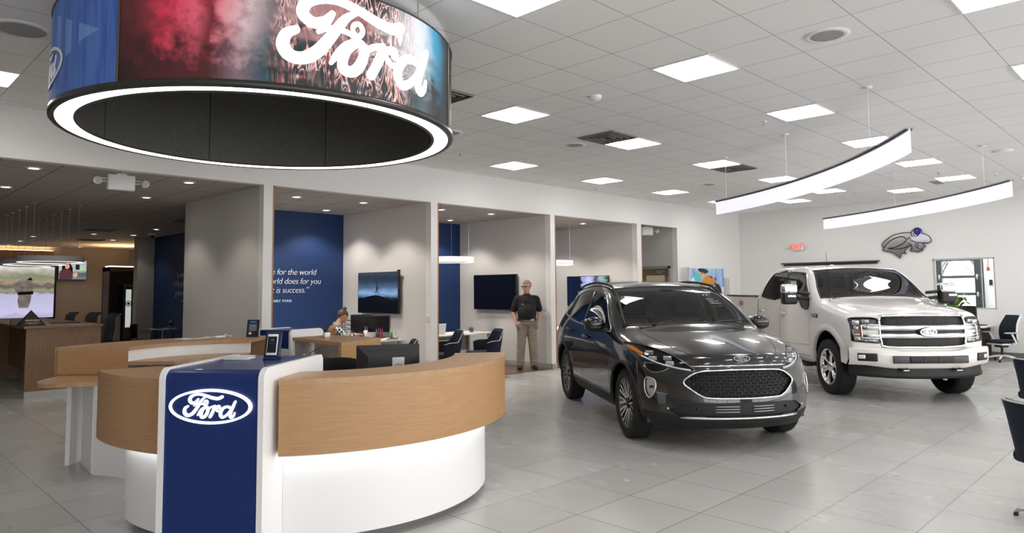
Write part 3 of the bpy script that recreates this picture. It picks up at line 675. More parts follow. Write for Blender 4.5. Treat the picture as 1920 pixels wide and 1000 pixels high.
# right wing with open shelf
Q = [(3.82, 7.32), (3.76, 6.19), (4.45, 6.51)]; q_ = [(x-2.76, y-6.75) for x, y in Q]
arc = [(1.68*cos(RAD(a)), 1.68*sin(RAD(a))) for a in (-6, 0, 6, 12, 18, 24)]
MB().prism([q_[0], q_[1], q_[2]]+arc, 1.05, 1.085).build('counter_top', OAKTOP, deskB)
MB().prism([q_[0], q_[1], q_[2]]+arc, .83, .865).build('shelf', OAKTOP, deskB)
mb = MB(); slab(q_[1], q_[2], .035, .0, 1.05); mb.build('end_panel', OAK, deskB)
mb = MB(); slab((q_[0][0]+.30, q_[0][1]+.05), (q_[1][0]+.30, q_[1][1]+.16), .02, .3, 1.05); mb.build('shelf_back', WHITE, deskB)
mb = MB(); slab((q_[0][0]+.02, q_[0][1]-.02), (q_[0][0]+.5, q_[0][1]+.2), .03, .3, 1.05); mb.build('shelf_side', WHITE, deskB)
mb = MB(); slab((q_[0][0]+.03, q_[0][1]), (q_[1][0]+.03, q_[1][1]), .02, .3, .83); mb.build('apron', WHITE, deskB)
totB = thing('sign_pillar', 'second blue pillar with white edges at the back desk, seen from behind', 'sign pillar', (3.24, 7.80, 0), RAD(14))
totem(totB, 1.22, .29)

# ---------------------------------------------------------------- things on the desks
def phone_stand(loc, rz, label, s=1):
    t = thing('phone_display', label, 'phone', loc, rz)
    MB().box(-.045, .045, -.02, .09, 0, .012, .004).build('foot', mat('navy plastic', (.006, .015, .06), .35), t)
    M_ = Matrix.Translation((0, .02, .01)) @ Matrix.Rotation(RAD(-14), 4, 'X')
    MB(M_).box(-.058, .058, 0, .022, 0, .185, .008).build('holder', mat('navy plastic'), t)
    MB(M_).box(-.037, .037, -.009, -.0005, .018, .165, .004).build('phone', WHITE, t)
    MB(M_).box(-.032, .032, -.0105, -.009, .034, .148).build('phone_screen', mat('phone screen', (.004, .006, .01), .1), t)
    MB(M_).box(-.010, .012, -.0112, -.0105, .115, .130).box(-.016, .016, -.0112, -.0105, .098, .1005).build('screen_text', mat('phone picture', (.02, .06, .10), .4, emit=.25), t)
    return t
phone_stand((2.235, 4.60, 1.138), RAD(-48), 'white phone upright in a navy holder on top of the front blue pillar')
t = thing('paper_tray', 'low white paper tray lying on top of the front blue pillar', 'tray', (2.10, 4.78, 1.138), RAD(-50))
MB().box(-.09, .09, -.06, .06, 0, .016, .006).build('base', WHITE, t)
MB().add([(-.08, -.05, .016), (.08, -.05, .016), (.095, .07, .024), (-.095, .07, .024)], [(0, 1, 2, 3)]).box(-.088, .088, -.058, .058, .018, .022).build('sheet', WHITE, t)
t = thing('paper_sheet', 'white paper lying on the wood counter left of the blue pillar', 'paper', (1.80, 4.98, 1.071), RAD(-52))
MB().box(-.12, .10, -.05, .07, 0, .002).build('sheet', WHITE, t)
t = thing('brochure', 'printed leaflet with a dark picture on the far curved counter', 'brochure', (3.05, 8.12, 1.086), RAD(12))
MB().box(-.2, .2, -.1, .1, 0, .004).build('sheet', WHITE, t); MB().box(-.05, .12, -.04, .07, .004, .005).build('picture', mat('brown print', (.18, .12, .08), .5), t)
t = thing('counter_sign', 'small dark blue upright sign card on the far counter', 'sign', (3.56, 7.78, 1.086), RAD(-45))
M_ = Matrix.Rotation(RAD(-12), 4, 'X')
MB(M_).box(-.07, .07, 0, .006, 0, .20).box(-.07, .07, .0, .07, 0, .004).build('card', mat('dark card', (.006, .010, .022), .4), t)
mb = MB(M_)
for k in range(7): mb.box(-.045+.004*(k % 3), .045-.005*(k % 2), -.002, 0, .14-.011*k, .143-.011*k)
mb.build('printed_text', mat('pale print', (.35, .45, .55), .5), t)
MB(M_).box(-.035, .035, -.002, 0, .165, .182).build('headline', mat('cyan print', (.02, .25, .45), .5), t)
MB(M_).box(-.04, -.012, -.002, 0, .03, .055).build('logo_square', WHITE, t)
t = thing('desk_telephone', 'white handset with a coiled cable beside the dark sign card', 'phone', (3.28, 7.98, 1.086), RAD(20))
MB().box(-.09, .06, -.03, .03, 0, .022, .01).build('body', WHITE, t); MB().tube(spline([(.06, 0, .01), (.1, .03, .03), (.14, 0, .01), (.19, .02, .008)], 5), .005).build('cable', WHITE, t)
t = thing('charging_cable', 'white charger with a looped cable on the open shelf of the back desk', 'charger', (3.92, 7.20, .866), RAD(80))
MB().box(-.03, .03, -.025, .025, 0, .04, .006).build('plug', WHITE, t)
MB().tube(spline([(.0, -.02, .02), (.03, -.12, .01), (.02, -.25, .015), (-.02, -.3, .06), (.03, -.2, .10), (.04, -.1, .06), (.05, -.05, .02)], 6), .006).build('cable', mat('grey cable', (.4, .4, .38), .5), t)
t = thing('white_box', 'small white box on the wood shelf unit in front of the woman', 'box', (4.08, 7.03, 1.086))
MB().box(-.035, .035, -.03, .03, 0, .055, .012).build('box', WHITE, t)
# monitor seen from behind
mo = thing('computer_monitor', 'black computer monitor seen from behind over the front counter', 'monitor', (3.30, 4.72, .75), RAD(-24))
MB().box(-.255, .255, -.012, .012, .10, .42, .008).build('panel', BLACK, mo)
MB().add([(-.25, -.012, .105), (.25, -.012, .105), (.25, -.012, .415), (-.25, -.012, .415), (-.17, -.05, .15), (.17, -.05, .15), (.17, -.05, .33), (-.17, -.05, .33)], [(0, 1, 5, 4), (1, 2, 6, 5), (2, 3, 7, 6), (3, 0, 4, 7), (4, 5, 6, 7)]).build('back_shell', BLACK, mo)
MB().box(-.18, .18, -.0285, -.0265, .372, .380).build('vent_slot', mat('black slot', (.002, .002, .002), .9), mo)
MB().box(.02, .12, -.058, -.05, .20, .32, .004).build('mount_plate', mat('light grey plate', (.50, .53, .52), .45), mo)
MB().torus((.07, -.0, .24), .028, .003, 'y', 24, 6).build('maker_emblem', mat('grey emblem', (.2, .2, .2), .5), mo)
for q in KIDS[mo.name]:
    if q.name.startswith('maker'): q.location = (0, -.059, 0)
MB().box(.04, .10, -.055, -.03, .0, .22).build('stand', SATIN, mo)
MB().box(-.05, .19, -.12, .06, 0, .012, .005).build('foot', SATIN, mo)

def task_chair(loc, rz, label, m=BLACKFAB, fr=BLACK, top=.95, group=None):
    t = thing('office_chair', label, 'chair', loc, rz, group)
    g = MB(); nu = 12
    for i in range(nu):      # curved back shell
        pass
    P = [[(-.24+.48*u, -.22+.10*(1-(2*u-1)**2)*-1+.03*v, .52+(top-.52)*v+(-.04*(2*u-1)**2 if v > .9 else 0)+(.03*sin(u*pi*2)*0)) for u in [i/nu for i in range(nu+1)]] for v in [j/6 for j in range(7)]]
    for j in range(6):
        for i in range(nu): g.add([P[j][i], P[j][i+1], P[j+1][i+1], P[j+1][i]], [(0, 1, 2, 3)], smooth=True)
    o = g.build('backrest', m, t, doubles=.001); s = o.modifiers.new('s', 'SOLIDIFY'); s.thickness = .035
    MB().box(-.24, .24, -.20, .26, .42, .49, .03).build('seat', m, t)
    MB().cyl((0, 0, .1), (0, 0, .42), .03).build('column', fr, t)
    for k in range(5):
        a = 2*pi*k/5; lg = MB().tube([(0, 0, .12), (.15*cos(a), .15*sin(a), .11), (.30*cos(a), .30*sin(a), .08)], [.025, .022, .016]).build('base_leg', fr, t)
        MB().cyl((.3*cos(a)-.02*sin(a), .3*sin(a)+.02*cos(a), .03), (.3*cos(a)+.02*sin(a), .3*sin(a)-.02*cos(a), .03), .03).build('caster', BLACK, lg)
    return t
task_chair((3.22, 5.42, 0), RAD(140), 'black office chair back just showing over the front counter', top=1.0).scale = (1.12, 1.12, 1)

# ================================================================ NAVY SHELL CHAIRS
def shell_chair(loc, rz, label, top=.82, wood=False):
    t = thing('shell_armchair', label, 'chair', loc, rz, 'navy shell armchairs')
    # seat faces +y; wrap-around shell: angle from back (-90) to arms
    n_, mzz = 28, 7; P = []
    for j in range(mzz+1):
        v = j/mzz; row = []
        for i in range(n_+1):
            u = -1+2*i/n_; a = -pi/2+u*RAD(108)
            k = max(0, min(1, (abs(u)-.30)/.22)); k = k*k*(3-2*k)
            zt = (top-.02)*(1-k)+(.655)*k-.03*max(0, abs(u)-.85)/.15
            zb = .40
            z = zb+(zt-zb)*v; fl = 1+.13*v*(1-.35*k)
            row.append((.28*fl*cos(a)*1.0, .26*fl*sin(a)*(1.05 if sin(a) < 0 else 1.25)-.02-.05*v*(1-k), z))
        P.append(row)
    g = MB()
    for j in range(mzz):
        for i in range(n_): g.add([P[j][i], P[j][i+1], P[j+1][i+1], P[j+1][i]], [(0, 1, 2, 3)], smooth=True)
    o = g.build('shell', NAVY, t, doubles=.0005); s = o.modifiers.new('s', 'SOLIDIFY'); s.thickness = .03; s.offset = -1
    MB().tube([P[mzz][i] for i in range(n_+1)], .007, 6).build('piping', mat('pale piping', (.55, .55, .55), .5), t)
    MB().box(-.25, .25, -.22, .28, .37, .46, .04, seg=3).build('seat', NAVY, t)
    MB().cyl((0, 0, .06), (0, 0, .38), .022).build('column', SATIN, t)
    for k in range(4):
        a = pi/4+pi/2*k; lg = MB().tube([(0, 0, .075), (.16*cos(a), .16*sin(a), .065), (.30*cos(a), .30*sin(a), .045), (.315*cos(a), .315*sin(a), .02)], [.02, .018, .015, .013]).build('leg', SATIN, t)
        MB().cyl((.315*cos(a), .315*sin(a), 0), (.315*cos(a), .315*sin(a), .02), .016, n=10).build('glide', BLACK, lg)
    return t
shell_chair((8.08, 9.84, .006), RAD(70), 'navy shell armchair with pale piping at the second booth, the left of two', .88)
shell_chair((8.86, 9.60, .006), RAD(75), 'navy shell armchair with pale piping at the second booth, nearer the standing man', .88)
shell_chair((6.36, 8.95, 0), RAD(60), 'navy shell armchair top showing behind the black monitor', .86)
shell_chair((6.05, .72, 0), RAD(-128), 'navy shell armchair cut by the right edge with a chrome foot on the floor', .84)
shell_chair((9.42, 1.22, 0), RAD(-120), 'navy chair corner at the right edge, farther back below the white office chair', .84)

# ================================================================ VEHICLES
def paint(name, c, metal=.35, rough=.32, flake=.0):
    m = mat(name, c, rough, metal, coat=1); m.node_tree.nodes['Principled BSDF'].inputs['Coat Roughness'].default_value = .015
    return m
def smooth_rows(S): return S
class Body:
    """half-body control cage: side[i][k], centre[i], front[k], rear[k]; mirrored, subdivided, then cut into panels"""
    def __init__(s, side, centre, front, rear, NJ=4, flat=(), tj=None, lvl=2):
        NI, NK = len(side), len(side[0]); s.NI, s.NK, s.NJ = NI, NK, NJ
        t = tj or [j/NJ for j in range(NJ+1)]; b = bmesh.new(); vd = {}
        def pos(i, j, k):
            if j == NJ: return V(side[i][k])
            u = t[j]
            if k == NK-1:
                S = V(side[i][k]); cx, cz = centre[i]
                if i in flat: return V((S.x+(cx-S.x)*(1-u), S.y*u, cz))
                return V((cx+(S.x-cx)*u**2.2, S.y*u, cz+(S.z-cz)*u**2.2))
            S = V(side[i][k]); cx, cz = (front if i == 0 else rear)[k]
            return V((cx+(S.x-cx)*u**2.4, S.y*u, cz+(S.z-cz)*u**2.2))
        def vert(i, j, k, sg):
            key = (i, j, k, sg if j else 1)
            if key not in vd:
                p = pos(i, j, k)
                if j == 0: p.y = 0
                vd[key] = b.verts.new((p.x, p.y*sg, p.z))
            return vd[key]
        for sg in (1, -1):
            def face(*q):
                vs = [vert(*p, sg) for p in q]
                if len(set(vs)) < 3: return
                if sg < 0: vs = vs[::-1]
                try: b.faces.new(vs).smooth = True
                except ValueError: pass
            for i in range(NI-1):
                for k in range(NK-1): face((i, NJ, k), (i, NJ, k+1), (i+1, NJ, k+1), (i+1, NJ, k))
                for j in range(NJ): face((i, j, NK-1), (i+1, j, NK-1), (i+1, j+1, NK-1), (i, j+1, NK-1))
            for i, fl in ((0, 0), (NI-1, 1)):
                for j in range(NJ):
                    for k in range(NK-1):
                        q = [(i, j, k), (i, j, k+1), (i, j+1, k+1), (i, j+1, k)]
                        face(*(q if not fl else q[::-1]))
        me = bpy.data.meshes.new('t'); b.to_mesh(me); b.free()
        o = bpy.data.objects.new('t', me); COL.objects.link(o); sd = o.modifiers.new('s', 'SUBSURF'); sd.levels = lvl; sd.render_levels = lvl
        dg = bpy.context.evaluated_depsgraph_get(); dg.update(); s.me = bpy.data.meshes.new_from_object(o.evaluated_get(dg)); bpy.data.objects.remove(o)
        s.b = bmesh.new(); s.b.from_mesh(s.me); bmesh.ops.recalc_face_normals(s.b, faces=s.b.faces[:])
        s.bvh = BVHTree.FromBMesh(s.b)
    def hit(s, p, ax):
        """ax: 'x' shoot from the front, 'y' from +y, '-y', 'z' from above; p is the 2D point"""
        if ax == 'x': o, d = V((3, p[0], p[1])), V((-1, 0, 0))
        elif ax == 'y': o, d = V((p[0], 3, p[1])), V((0, -1, 0))
        elif ax == '-y': o, d = V((p[0], -3, p[1])), V((0, 1, 0))
        else: o, d = V((p[0], p[1], 4)), V((0, 0, -1))
        h = s.bvh.ray_cast(o, d)
        return (h[0], h[1]) if h[0] is not None else (None, None)
    def on(s, p, ax, off=0):
        h, n_ = s.hit(p, ax)
        if h is None:
            near = s.bvh.find_nearest({'x': V((1, p[0], p[1])), 'y': V((p[0], 1, p[1])), '-y': V((p[0], -1, p[1])), 'z': V((p[0], p[1], 2))}[ax]); h, n_ = near[0], near[1]
        return h+n_*off
    def cut(s, poly, ax, cond=None, snap=.06):
        """split the faces inside the outline off into a bmesh of their own"""
        pr = {'x': lambda c: (c.y, c.z), 'y': lambda c: (c.x, c.z), '-y': lambda c: (c.x, c.z), 'z': lambda c: (c.x, c.y)}[ax]
        dirn = {'x': V((1, 0, 0)), 'y': V((0, 1, 0)), '-y': V((0, -1, 0)), 'z': V((0, 0, 1))}[ax]
        n_ = len(poly)
        def inside(p):
            c = False; j = n_-1
            for i in range(n_):
                a, b_ = poly[i], poly[j]
                if (a[1] > p[1]) != (b_[1] > p[1]) and p[0] < (b_[0]-a[0])*(p[1]-a[1])/(b_[1]-a[1])+a[0]: c = not c
                j = i
            return c
        sel = [f for f in s.b.faces if f.normal.dot(dirn) > .04 and (cond is None or cond(f.calc_center_median())) and inside(pr(f.calc_center_median()))]
        if not sel: return None
        ss = set(sel); bv = set()
        for f in sel:
            for e in f.edges:
                if any(g not in ss for g in e.link_faces): bv.update(e.verts)
        for v in bv:
            p = pr(v.co); best = None
            for i in range(n_):
                a, b_ = poly[i], poly[(i+1) % n_]; dx, dy = b_[0]-a[0], b_[1]-a[1]; L = dx*dx+dy*dy
                t = max(0, min(1, ((p[0]-a[0])*dx+(p[1]-a[1])*dy)/L)) if L else 0
                q = (a[0]+dx*t, a[1]+dy*t); d = math.hypot(q[0]-p[0], q[1]-p[1])
                if best is None or d < best[0]: best = (d, q)
            if best[0] < snap:
                q = best[1]
                if ax == 'x': c = V((v.co.x, q[0], q[1]))
                elif ax == 'z': c = V((q[0], q[1], v.co.z))
                else: c = V((q[0], v.co.y, q[1]))
                h, nn = s.hit(q, ax)
                if h is not None and (h-c).length < .12: c = h
                v.co = c
        nb = bmesh.new(); mp = {}
        for f in sel:
            vs = []
            for v in f.verts:
                if v not in mp: mp[v] = nb.verts.new(v.co)
                vs.append(mp[v])
            try: nb.faces.new(vs).smooth = True
            except ValueError: pass
        bmesh.ops.delete(s.b, geom=sel, context='FACES')
        return nb
    def panel(s, poly, ax, name, m, parent, cond=None, label=None, push=0, thick=0, snap=.06):
        nb = s.cut(poly, ax, cond, snap)
        if nb is None: print('EMPTY', name); return None
        if push:
            d = {'x': V((1, 0, 0)), 'y': V((0, 1, 0)), '-y': V((0, -1, 0)), 'z': V((0, 0, 1))}[ax]
            for v in nb.verts: v.co += d*push
        mb = MB(); mb.b.free(); mb.b = nb
        o = mb.build(name, m, parent, label, recalc=False)
        return o
    def line(s, mb, pts, ax, r, off=0, n=4, closed=False, mi=0, seg=6):
        P = [V((a, b_, 0)) for a, b_ in pts]
        if seg > 1: P = spline(P, seg, closed)
        mb.tube([s.on((p.x, p.y), ax, off) for p in P], r, 5, mi, closed=closed); return mb
    def finish(s, name, m, parent):
        mb = MB(); mb.b.free(); mb.b = s.b
        return mb.build(name, m, parent, recalc=False)
def rpoly(pts, n=4): # rounded closed outline
    return [(p.x, p.y) for p in spline([V((a, b_, 0)) for a, b_ in pts], n, True)]
def dense(pts, step=.03):
    out = []
    for i, a in enumerate(pts):
        b_ = pts[(i+1) % len(pts)]; L = math.hypot(b_[0]-a[0], b_[1]-a[1]); k = max(1, int(L/step))
        out += [(a[0]+(b_[0]-a[0])*t/k, a[1]+(b_[1]-a[1])*t/k) for t in range(k)]
    return out

def wheel(parent, name, x, y, r, wd, rim_r, style, sgn, rz=0):
    """sgn +1: outer face toward +y"""
    t = bpy.data.objects.new(name, None); COL.objects.link(t); t.parent = parent; t.location = (x, y, r); t.empty_display_size = .1
    if rz: t.rotation_euler = (0, 0, rz)
    KIDS.setdefault(parent.name, []).append(t)
    h = wd/2; s = sgn
    prof = [(rim_r, -s*h*.86), (rim_r+.03, -s*h), (r-.045, -s*h), (r-.012, -s*h*.86), (r, -s*h*.6), (r, s*h*.6), (r-.012, s*h*.86), (r-.045, s*h), (rim_r+.03, s*h), (rim_r+.004, s*h*.9)]
    mb = MB().lathe(prof, 64, 'y')
    for k in range(60):
        a = 2*pi*k/60
        for q in (-1, 1): mb.add([( (r+.002)*cos(a+da), yy, (r+.002)*sin(a+da)) for da, yy in ((0, q*h*.15), (.03, q*h*.8), (.075, q*h*.8), (.045, q*h*.15))], [(0, 1, 2, 3)])
    mb.build('tyre', RUBBER, t)
    MB().lathe([(rim_r+.006, s*h*.90), (rim_r-.004, s*h*.93), (rim_r-.016, s*h*.86), (rim_r-.022, s*h*.3), (rim_r-.04, -s*h*.8)], 48, 'y').build('rim_barrel', [CHROME if style == 'truck' else mat('dark alloy', (.10, .10, .10), .3, 1)], t)
    MB().lathe([(0, s*h*-.1), (.16, s*h*-.1), (.165, s*h*-.25), (rim_r-.05, -s*h*.3)], 32, 'y').build('brake_disc', mat('brake iron', (.08, .08, .08), .5, .8), t)
    yo = s*h
    if style == 'suv':
        mach = mat('machined alloy', (.80, .78, .75), .22, 1)
        mb = MB(); dk = MB()
        for k in range(10):
            a0 = 2*pi*k/10
            pair = -1 if k % 2 else 1
            for q in (-1, 1):
                a1, a2 = a0+q*.05, a0+q*.145+pair*.0
                ra, rb = .055, rim_r-.006; w0, w1 = .010, .0125
                def P(rr, aa, off, yy): 
                    return ((rr*cos(aa)-off*sin(aa)), yy, (rr*sin(aa)+off*cos(aa)))
                vs = [P(ra, a1, -w0, yo*.62), P(ra, a1, w0, yo*.62), P(rb, a2, w1, yo*.86), P(rb, a2, -w1, yo*.86)]
                vb = [P(ra, a1, -w0*1.3, yo*.35), P(ra, a1, w0*1.3, yo*.35), P(rb, a2, w1*1.3, yo*.55), P(rb, a2, -w1*1.3, yo*.55)]
                mb.add(vs, [(0, 1, 2, 3)]); dk.add(vs+vb, [(0, 1, 5, 4), (1, 2, 6, 5), (2, 3, 7, 6), (3, 0, 4, 7)])
        mb.lathe([(rim_r-.012, yo*.875), (rim_r+.004, yo*.90)], 48, 'y')
        mb.build('spokes', mach, t); dk.build('spoke_sides', mat('black alloy', (.015, .015, .016), .3, .5), t)
        c = MB().lathe([(.062, yo*.55), (.06, yo*.66), (.0, yo*.68)], 24, 'y').build('hub_cap', BLACK, t)
    else:
        ch = mat('chrome wheel', (.86, .82, .78), .10, 1)
        mb = MB()
        for k in range(6):
            a0 = 2*pi*k/6+.26
            for q in (-1, 1):
                for lane in (0,):
                    a1, a2 = a0+q*.10, a0+q*.16
                    ra, rb = .06, rim_r-.004
                    def P(rr, aa, off, yy): return ((rr*cos(aa)-off*sin(aa)), yy, (rr*sin(aa)+off*cos(aa)))
                    ring = [(ra, a1, .022, .66), (ra+.1, a1+q*.01, .026, .80), (rb, a2, .038, .84)]
                    for (r_0, b0, o0, y0), (r_1, b1, o1, y1) in zip(ring, ring[1:]):
                        m0 = .55
                        mb.add([P(r_0, b0, -o0, yo*(y0-.12)), P(r_0, b0, 0, yo*y0), P(r_0, b0, o0, yo*(y0-.12)), P(r_1, b1, o1, yo*(y1-.12)), P(r_1, b1, 0, yo*y1), P(r_1, b1, -o1, yo*(y1-.12))], [(0, 1, 4, 5), (1, 2, 3, 4)])
                        mb.add([P(r_0, b0, -o0, yo*(y0-.12)), P(r_0, b0, -o0, yo*.3), P(r_1, b1, -o1, yo*.3), P(r_1, b1, -o1, yo*(y1-.12))], [(0, 1, 2, 3)])
                        mb.add([P(r_0, b0, o0, yo*(y0-.12)), P(r_0, b0, o0, yo*.3), P(r_1, b1, o1, yo*.3), P(r_1, b1, o1, yo*(y1-.12))], [(0, 1, 2, 3)])
        mb.build('spokes', ch, t)
        MB().lathe([(.075, yo*.5), (.075, yo*.70), (.05, yo*.80), (.0, yo*.82)], 24, 'y').build('hub_cap', ch, t)
    nb = MB()
    nn = 5 if style == 'suv' else 6
    for k in range(nn):
        a = 2*pi*k/nn; nb.cyl((.085*cos(a)*.8, yo*.5, .085*sin(a)*.8), (.085*cos(a)*.8, yo*.72, .085*sin(a)*.8), .010, n=8)
    nb.build('lug_nuts', CHROME, t)
    return t
def seat(parent, x, y, zb, m, sc_=1, hz=0):
    t = bpy.data.objects.new('seat', None); COL.objects.link(t); t.parent = parent; t.location = (x, y, zb); t.scale = (sc_,)*3
    KIDS.setdefault(parent.name, []).append(t)
    MB().box(-.1, .45, -.25, .25, 0, .16, .06, seg=3).build('seat_cushion', m, t)
    MB(Matrix.Translation((-.1, 0, .1)) @ Matrix.Rotation(RAD(-14), 4, 'Y')).box(-.08, .08, -.25, .25, 0, .62, .07, seg=3).build('seat_back', m, t)
    MB(Matrix.Translation((-.28, 0, .78+hz))).box(-.05, .05, -.13, .13, 0, .19, .045, seg=3).build('headrest', m, t)
def badge(body_on, parent, scale, fn_pos, chrome_w=.10, name='emblem'):
    """fn(u, v, d)"""
    mb = MB(); ellipse_disc(mb, fn_pos, .97, .38, .004, 32); mb.build(name+'_ground', mat('blue badge enamel', (.004, .01, .05), .15, coat=1), parent, recalc=False)
    mb = MB(); ellipse_ring(mb, fn_pos, 1.0, .41, chrome_w, .009, 40); mb.build(name+'_ring', CHROME, parent, recalc=False)
    script_mesh(fn_pos, .008, parent, CHROME, name+'_lettering', 3, .58)

# ---------------------------------------------------------------- the dark SUV
SP = paint('dark grey metallic paint', (.010, .0097, .0094), .5, .22)
suv = thing('suv', 'dark grey metallic five-door SUV parked nose toward the camera in the middle of the showroom', 'car', (6.99, 3.98, 0), RAD(-126.2), scale=1.02)
side = [
 [(.58,.74,.22),(.60,.82,.31),(.58,.855,.48),(.56,.86,.64),(.52,.845,.78),(.50,.81,.87),(.53,.69,.92),(.60,.51,.935)],
 [(.42,.78,.22),(.44,.895,.31),(.43,.915,.48),(.42,.92,.66),(.40,.905,.82),(.36,.875,.92),(.36,.76,.985),(.38,.55,1.005)],
 [(.16,.80,.22),(.16,.905,.31),(.16,.925,.48),(.16,.935,.68),(.16,.93,.87),(.12,.89,.98),(.12,.79,1.035),(.12,.60,1.055)],
 [(-.16,.80,.22),(-.16,.905,.31),(-.16,.925,.48),(-.16,.94,.70),(-.16,.935,.90),(-.20,.90,1.01),(-.20,.82,1.075),(-.19,.68,1.095)],
 [(-.42,.80,.22),(-.42,.905,.31),(-.42,.925,.48),(-.42,.94,.72),(-.42,.94,.92),(-.42,.905,1.04),(-.40,.86,1.10),(-.38,.79,1.125)],
 [(-.70,.80,.22),(-.70,.905,.31),(-.70,.925,.48),(-.70,.94,.72),(-.70,.945,.93),(-.70,.905,1.07),(-.66,.84,1.25),(-.63,.795,1.295)],
 [(-1.0,.80,.22),(-1.0,.905,.31),(-1.0,.925,.48),(-1.0,.94,.72),(-1.0,.945,.94),(-1.0,.905,1.09),(-.99,.795,1.42),(-.92,.745,1.475)],
 [(-1.30,.80,.22),(-1.30,.905,.31),(-1.30,.925,.48),(-1.30,.94,.72),(-1.30,.945,.95),(-1.30,.905,1.10),(-1.32,.75,1.535),(-1.26,.69,1.595)],
 [(-1.80,.80,.22),(-1.80,.905,.31),(-1.80,.925,.48),(-1.80,.94,.73),(-1.80,.945,.96),(-1.80,.90,1.12),(-1.80,.71,1.585),(-1.80,.62,1.645)],
 [(-2.30,.80,.22),(-2.30,.905,.31),(-2.30,.93,.48),(-2.30,.95,.75),(-2.30,.955,.98),(-2.30,.895,1.16),(-2.30,.70,1.57),(-2.30,.61,1.64)],
 [(-2.75,.80,.22),(-2.75,.905,.31),(-2.75,.94,.48),(-2.75,.955,.76),(-2.75,.95,1.0),(-2.75,.875,1.20),(-2.72,.68,1.53),(-2.75,.59,1.61)],
 [(-3.15,.78,.25),(-3.15,.89,.33),(-3.15,.925,.50),(-3.15,.94,.78),(-3.15,.925,1.0),(-3.12,.84,1.21),(-3.06,.66,1.46),(-3.12,.57,1.57)],
 [(-3.45,.70,.30),(-3.48,.82,.36),(-3.48,.87,.52),(-3.48,.885,.78),(-3.46,.86,1.0),(-3.38,.77,1.16),(-3.28,.63,1.34),(-3.34,.55,1.49)],
 [(-3.58,.55,.32),(-3.64,.66,.38),(-3.66,.70,.52),(-3.64,.70,.78),(-3.60,.68,1.0),(-3.52,.64,1.12),(-3.42,.58,1.26),(-3.44,.52,1.40)]]
centre = [(.74,.955),(.50,1.02),(.20,1.085),(-.08,1.125),(-.34,1.145),(-.56,1.28),(-.82,1.46),(-1.12,1.60),(-1.70,1.675),(-2.30,1.68),(-2.80,1.655),(-3.20,1.61),(-3.44,1.52),(-3.55,1.42)]
front = [(.82,.22),(.93,.30),(.93,.48),(.91,.62),(.88,.78),(.865,.85),(.83,.92),(.74,.955)]
rear = [(-3.62,.32),(-3.70,.38),(-3.72,.52),(-3.70,.78),(-3.68,1.0),(-3.64,1.12),(-3.60,1.28),(-3.55,1.42)]
B = Body(side, centre, front, rear, lvl=3)
WR = .365
# wheel arches
arches = []
for ax in ('y', '-y'):
    for x0 in (0, -2.71):
        P = [(x0+.435*cos(a), WR+.435*sin(a)) for a in [RAD(v) for v in range(0, 360, 12)]]
        B.cut(P, ax, lambda c: abs(c.y) > .5)
        arches.append((ax, x0))
# glass
ws_poly = dense([(-.755, 1.155), (-.35, 1.17), (0, 1.175), (.35, 1.17), (.755, 1.155), (.725, 1.30), (.675, 1.45), (.635, 1.57), (.3, 1.59), (0, 1.596), (-.3, 1.59), (-.635, 1.57), (-.675, 1.45), (-.725, 1.30)], .05)
WG = glass('windscreen glass', (.60, .66, .62), 1.0, 1.52); SG = glass('tinted side glass', (.22, .24, .24), 1.0, 1.6); DG = glass('dark privacy glass', (.03, .03, .03), 1.0, 1.6)
ws_ = B.panel(ws_poly, 'x', 'windscreen', WG, suv, lambda c: c.x > -1.35 and c.z > 1.12)
mb = MB(); B.line(mb, ws_poly, 'x', .016, -.004, closed=True, seg=1); mb.build('windscreen_seal', BLACK, suv)
wf1 = rpoly([(-.62, 1.115), (-.75, 1.225), (-1.0, 1.40), (-1.22, 1.49), (-1.62, 1.53), (-1.68, 1.51), (-1.66, 1.135), (-1.2, 1.125)], 3)
wf2 = rpoly([(-1.74, 1.145), (-1.74, 1.53), (-2.2, 1.52), (-2.50, 1.47), (-2.62, 1.40), (-2.60, 1.22), (-2.2, 1.17)], 3)
wf3 = rpoly([(-2.68, 1.24), (-2.68, 1.44), (-2.9, 1.36), (-3.05, 1.27), (-2.9, 1.245)], 3)
whole = rpoly([(-.55, 1.09), (-.72, 1.225), (-1.0, 1.425), (-1.25, 1.52), (-1.7, 1.555), (-2.2, 1.545), (-2.62, 1.48), (-2.95, 1.37), (-3.13, 1.26), (-2.9, 1.215), (-2.3, 1.14), (-1.7, 1.11), (-1.1, 1.095)], 3)
d1 = dense([(-.50, .40), (-.50, 1.08), (-1.70, 1.10), (-1.70, .40)], .08)
d2 = dense([(-1.70, .40), (-1.70, 1.11), (-2.42, 1.15), (-2.45, .95), (-2.25, .62), (-2.18, .40)], .08)
dkb = MB()
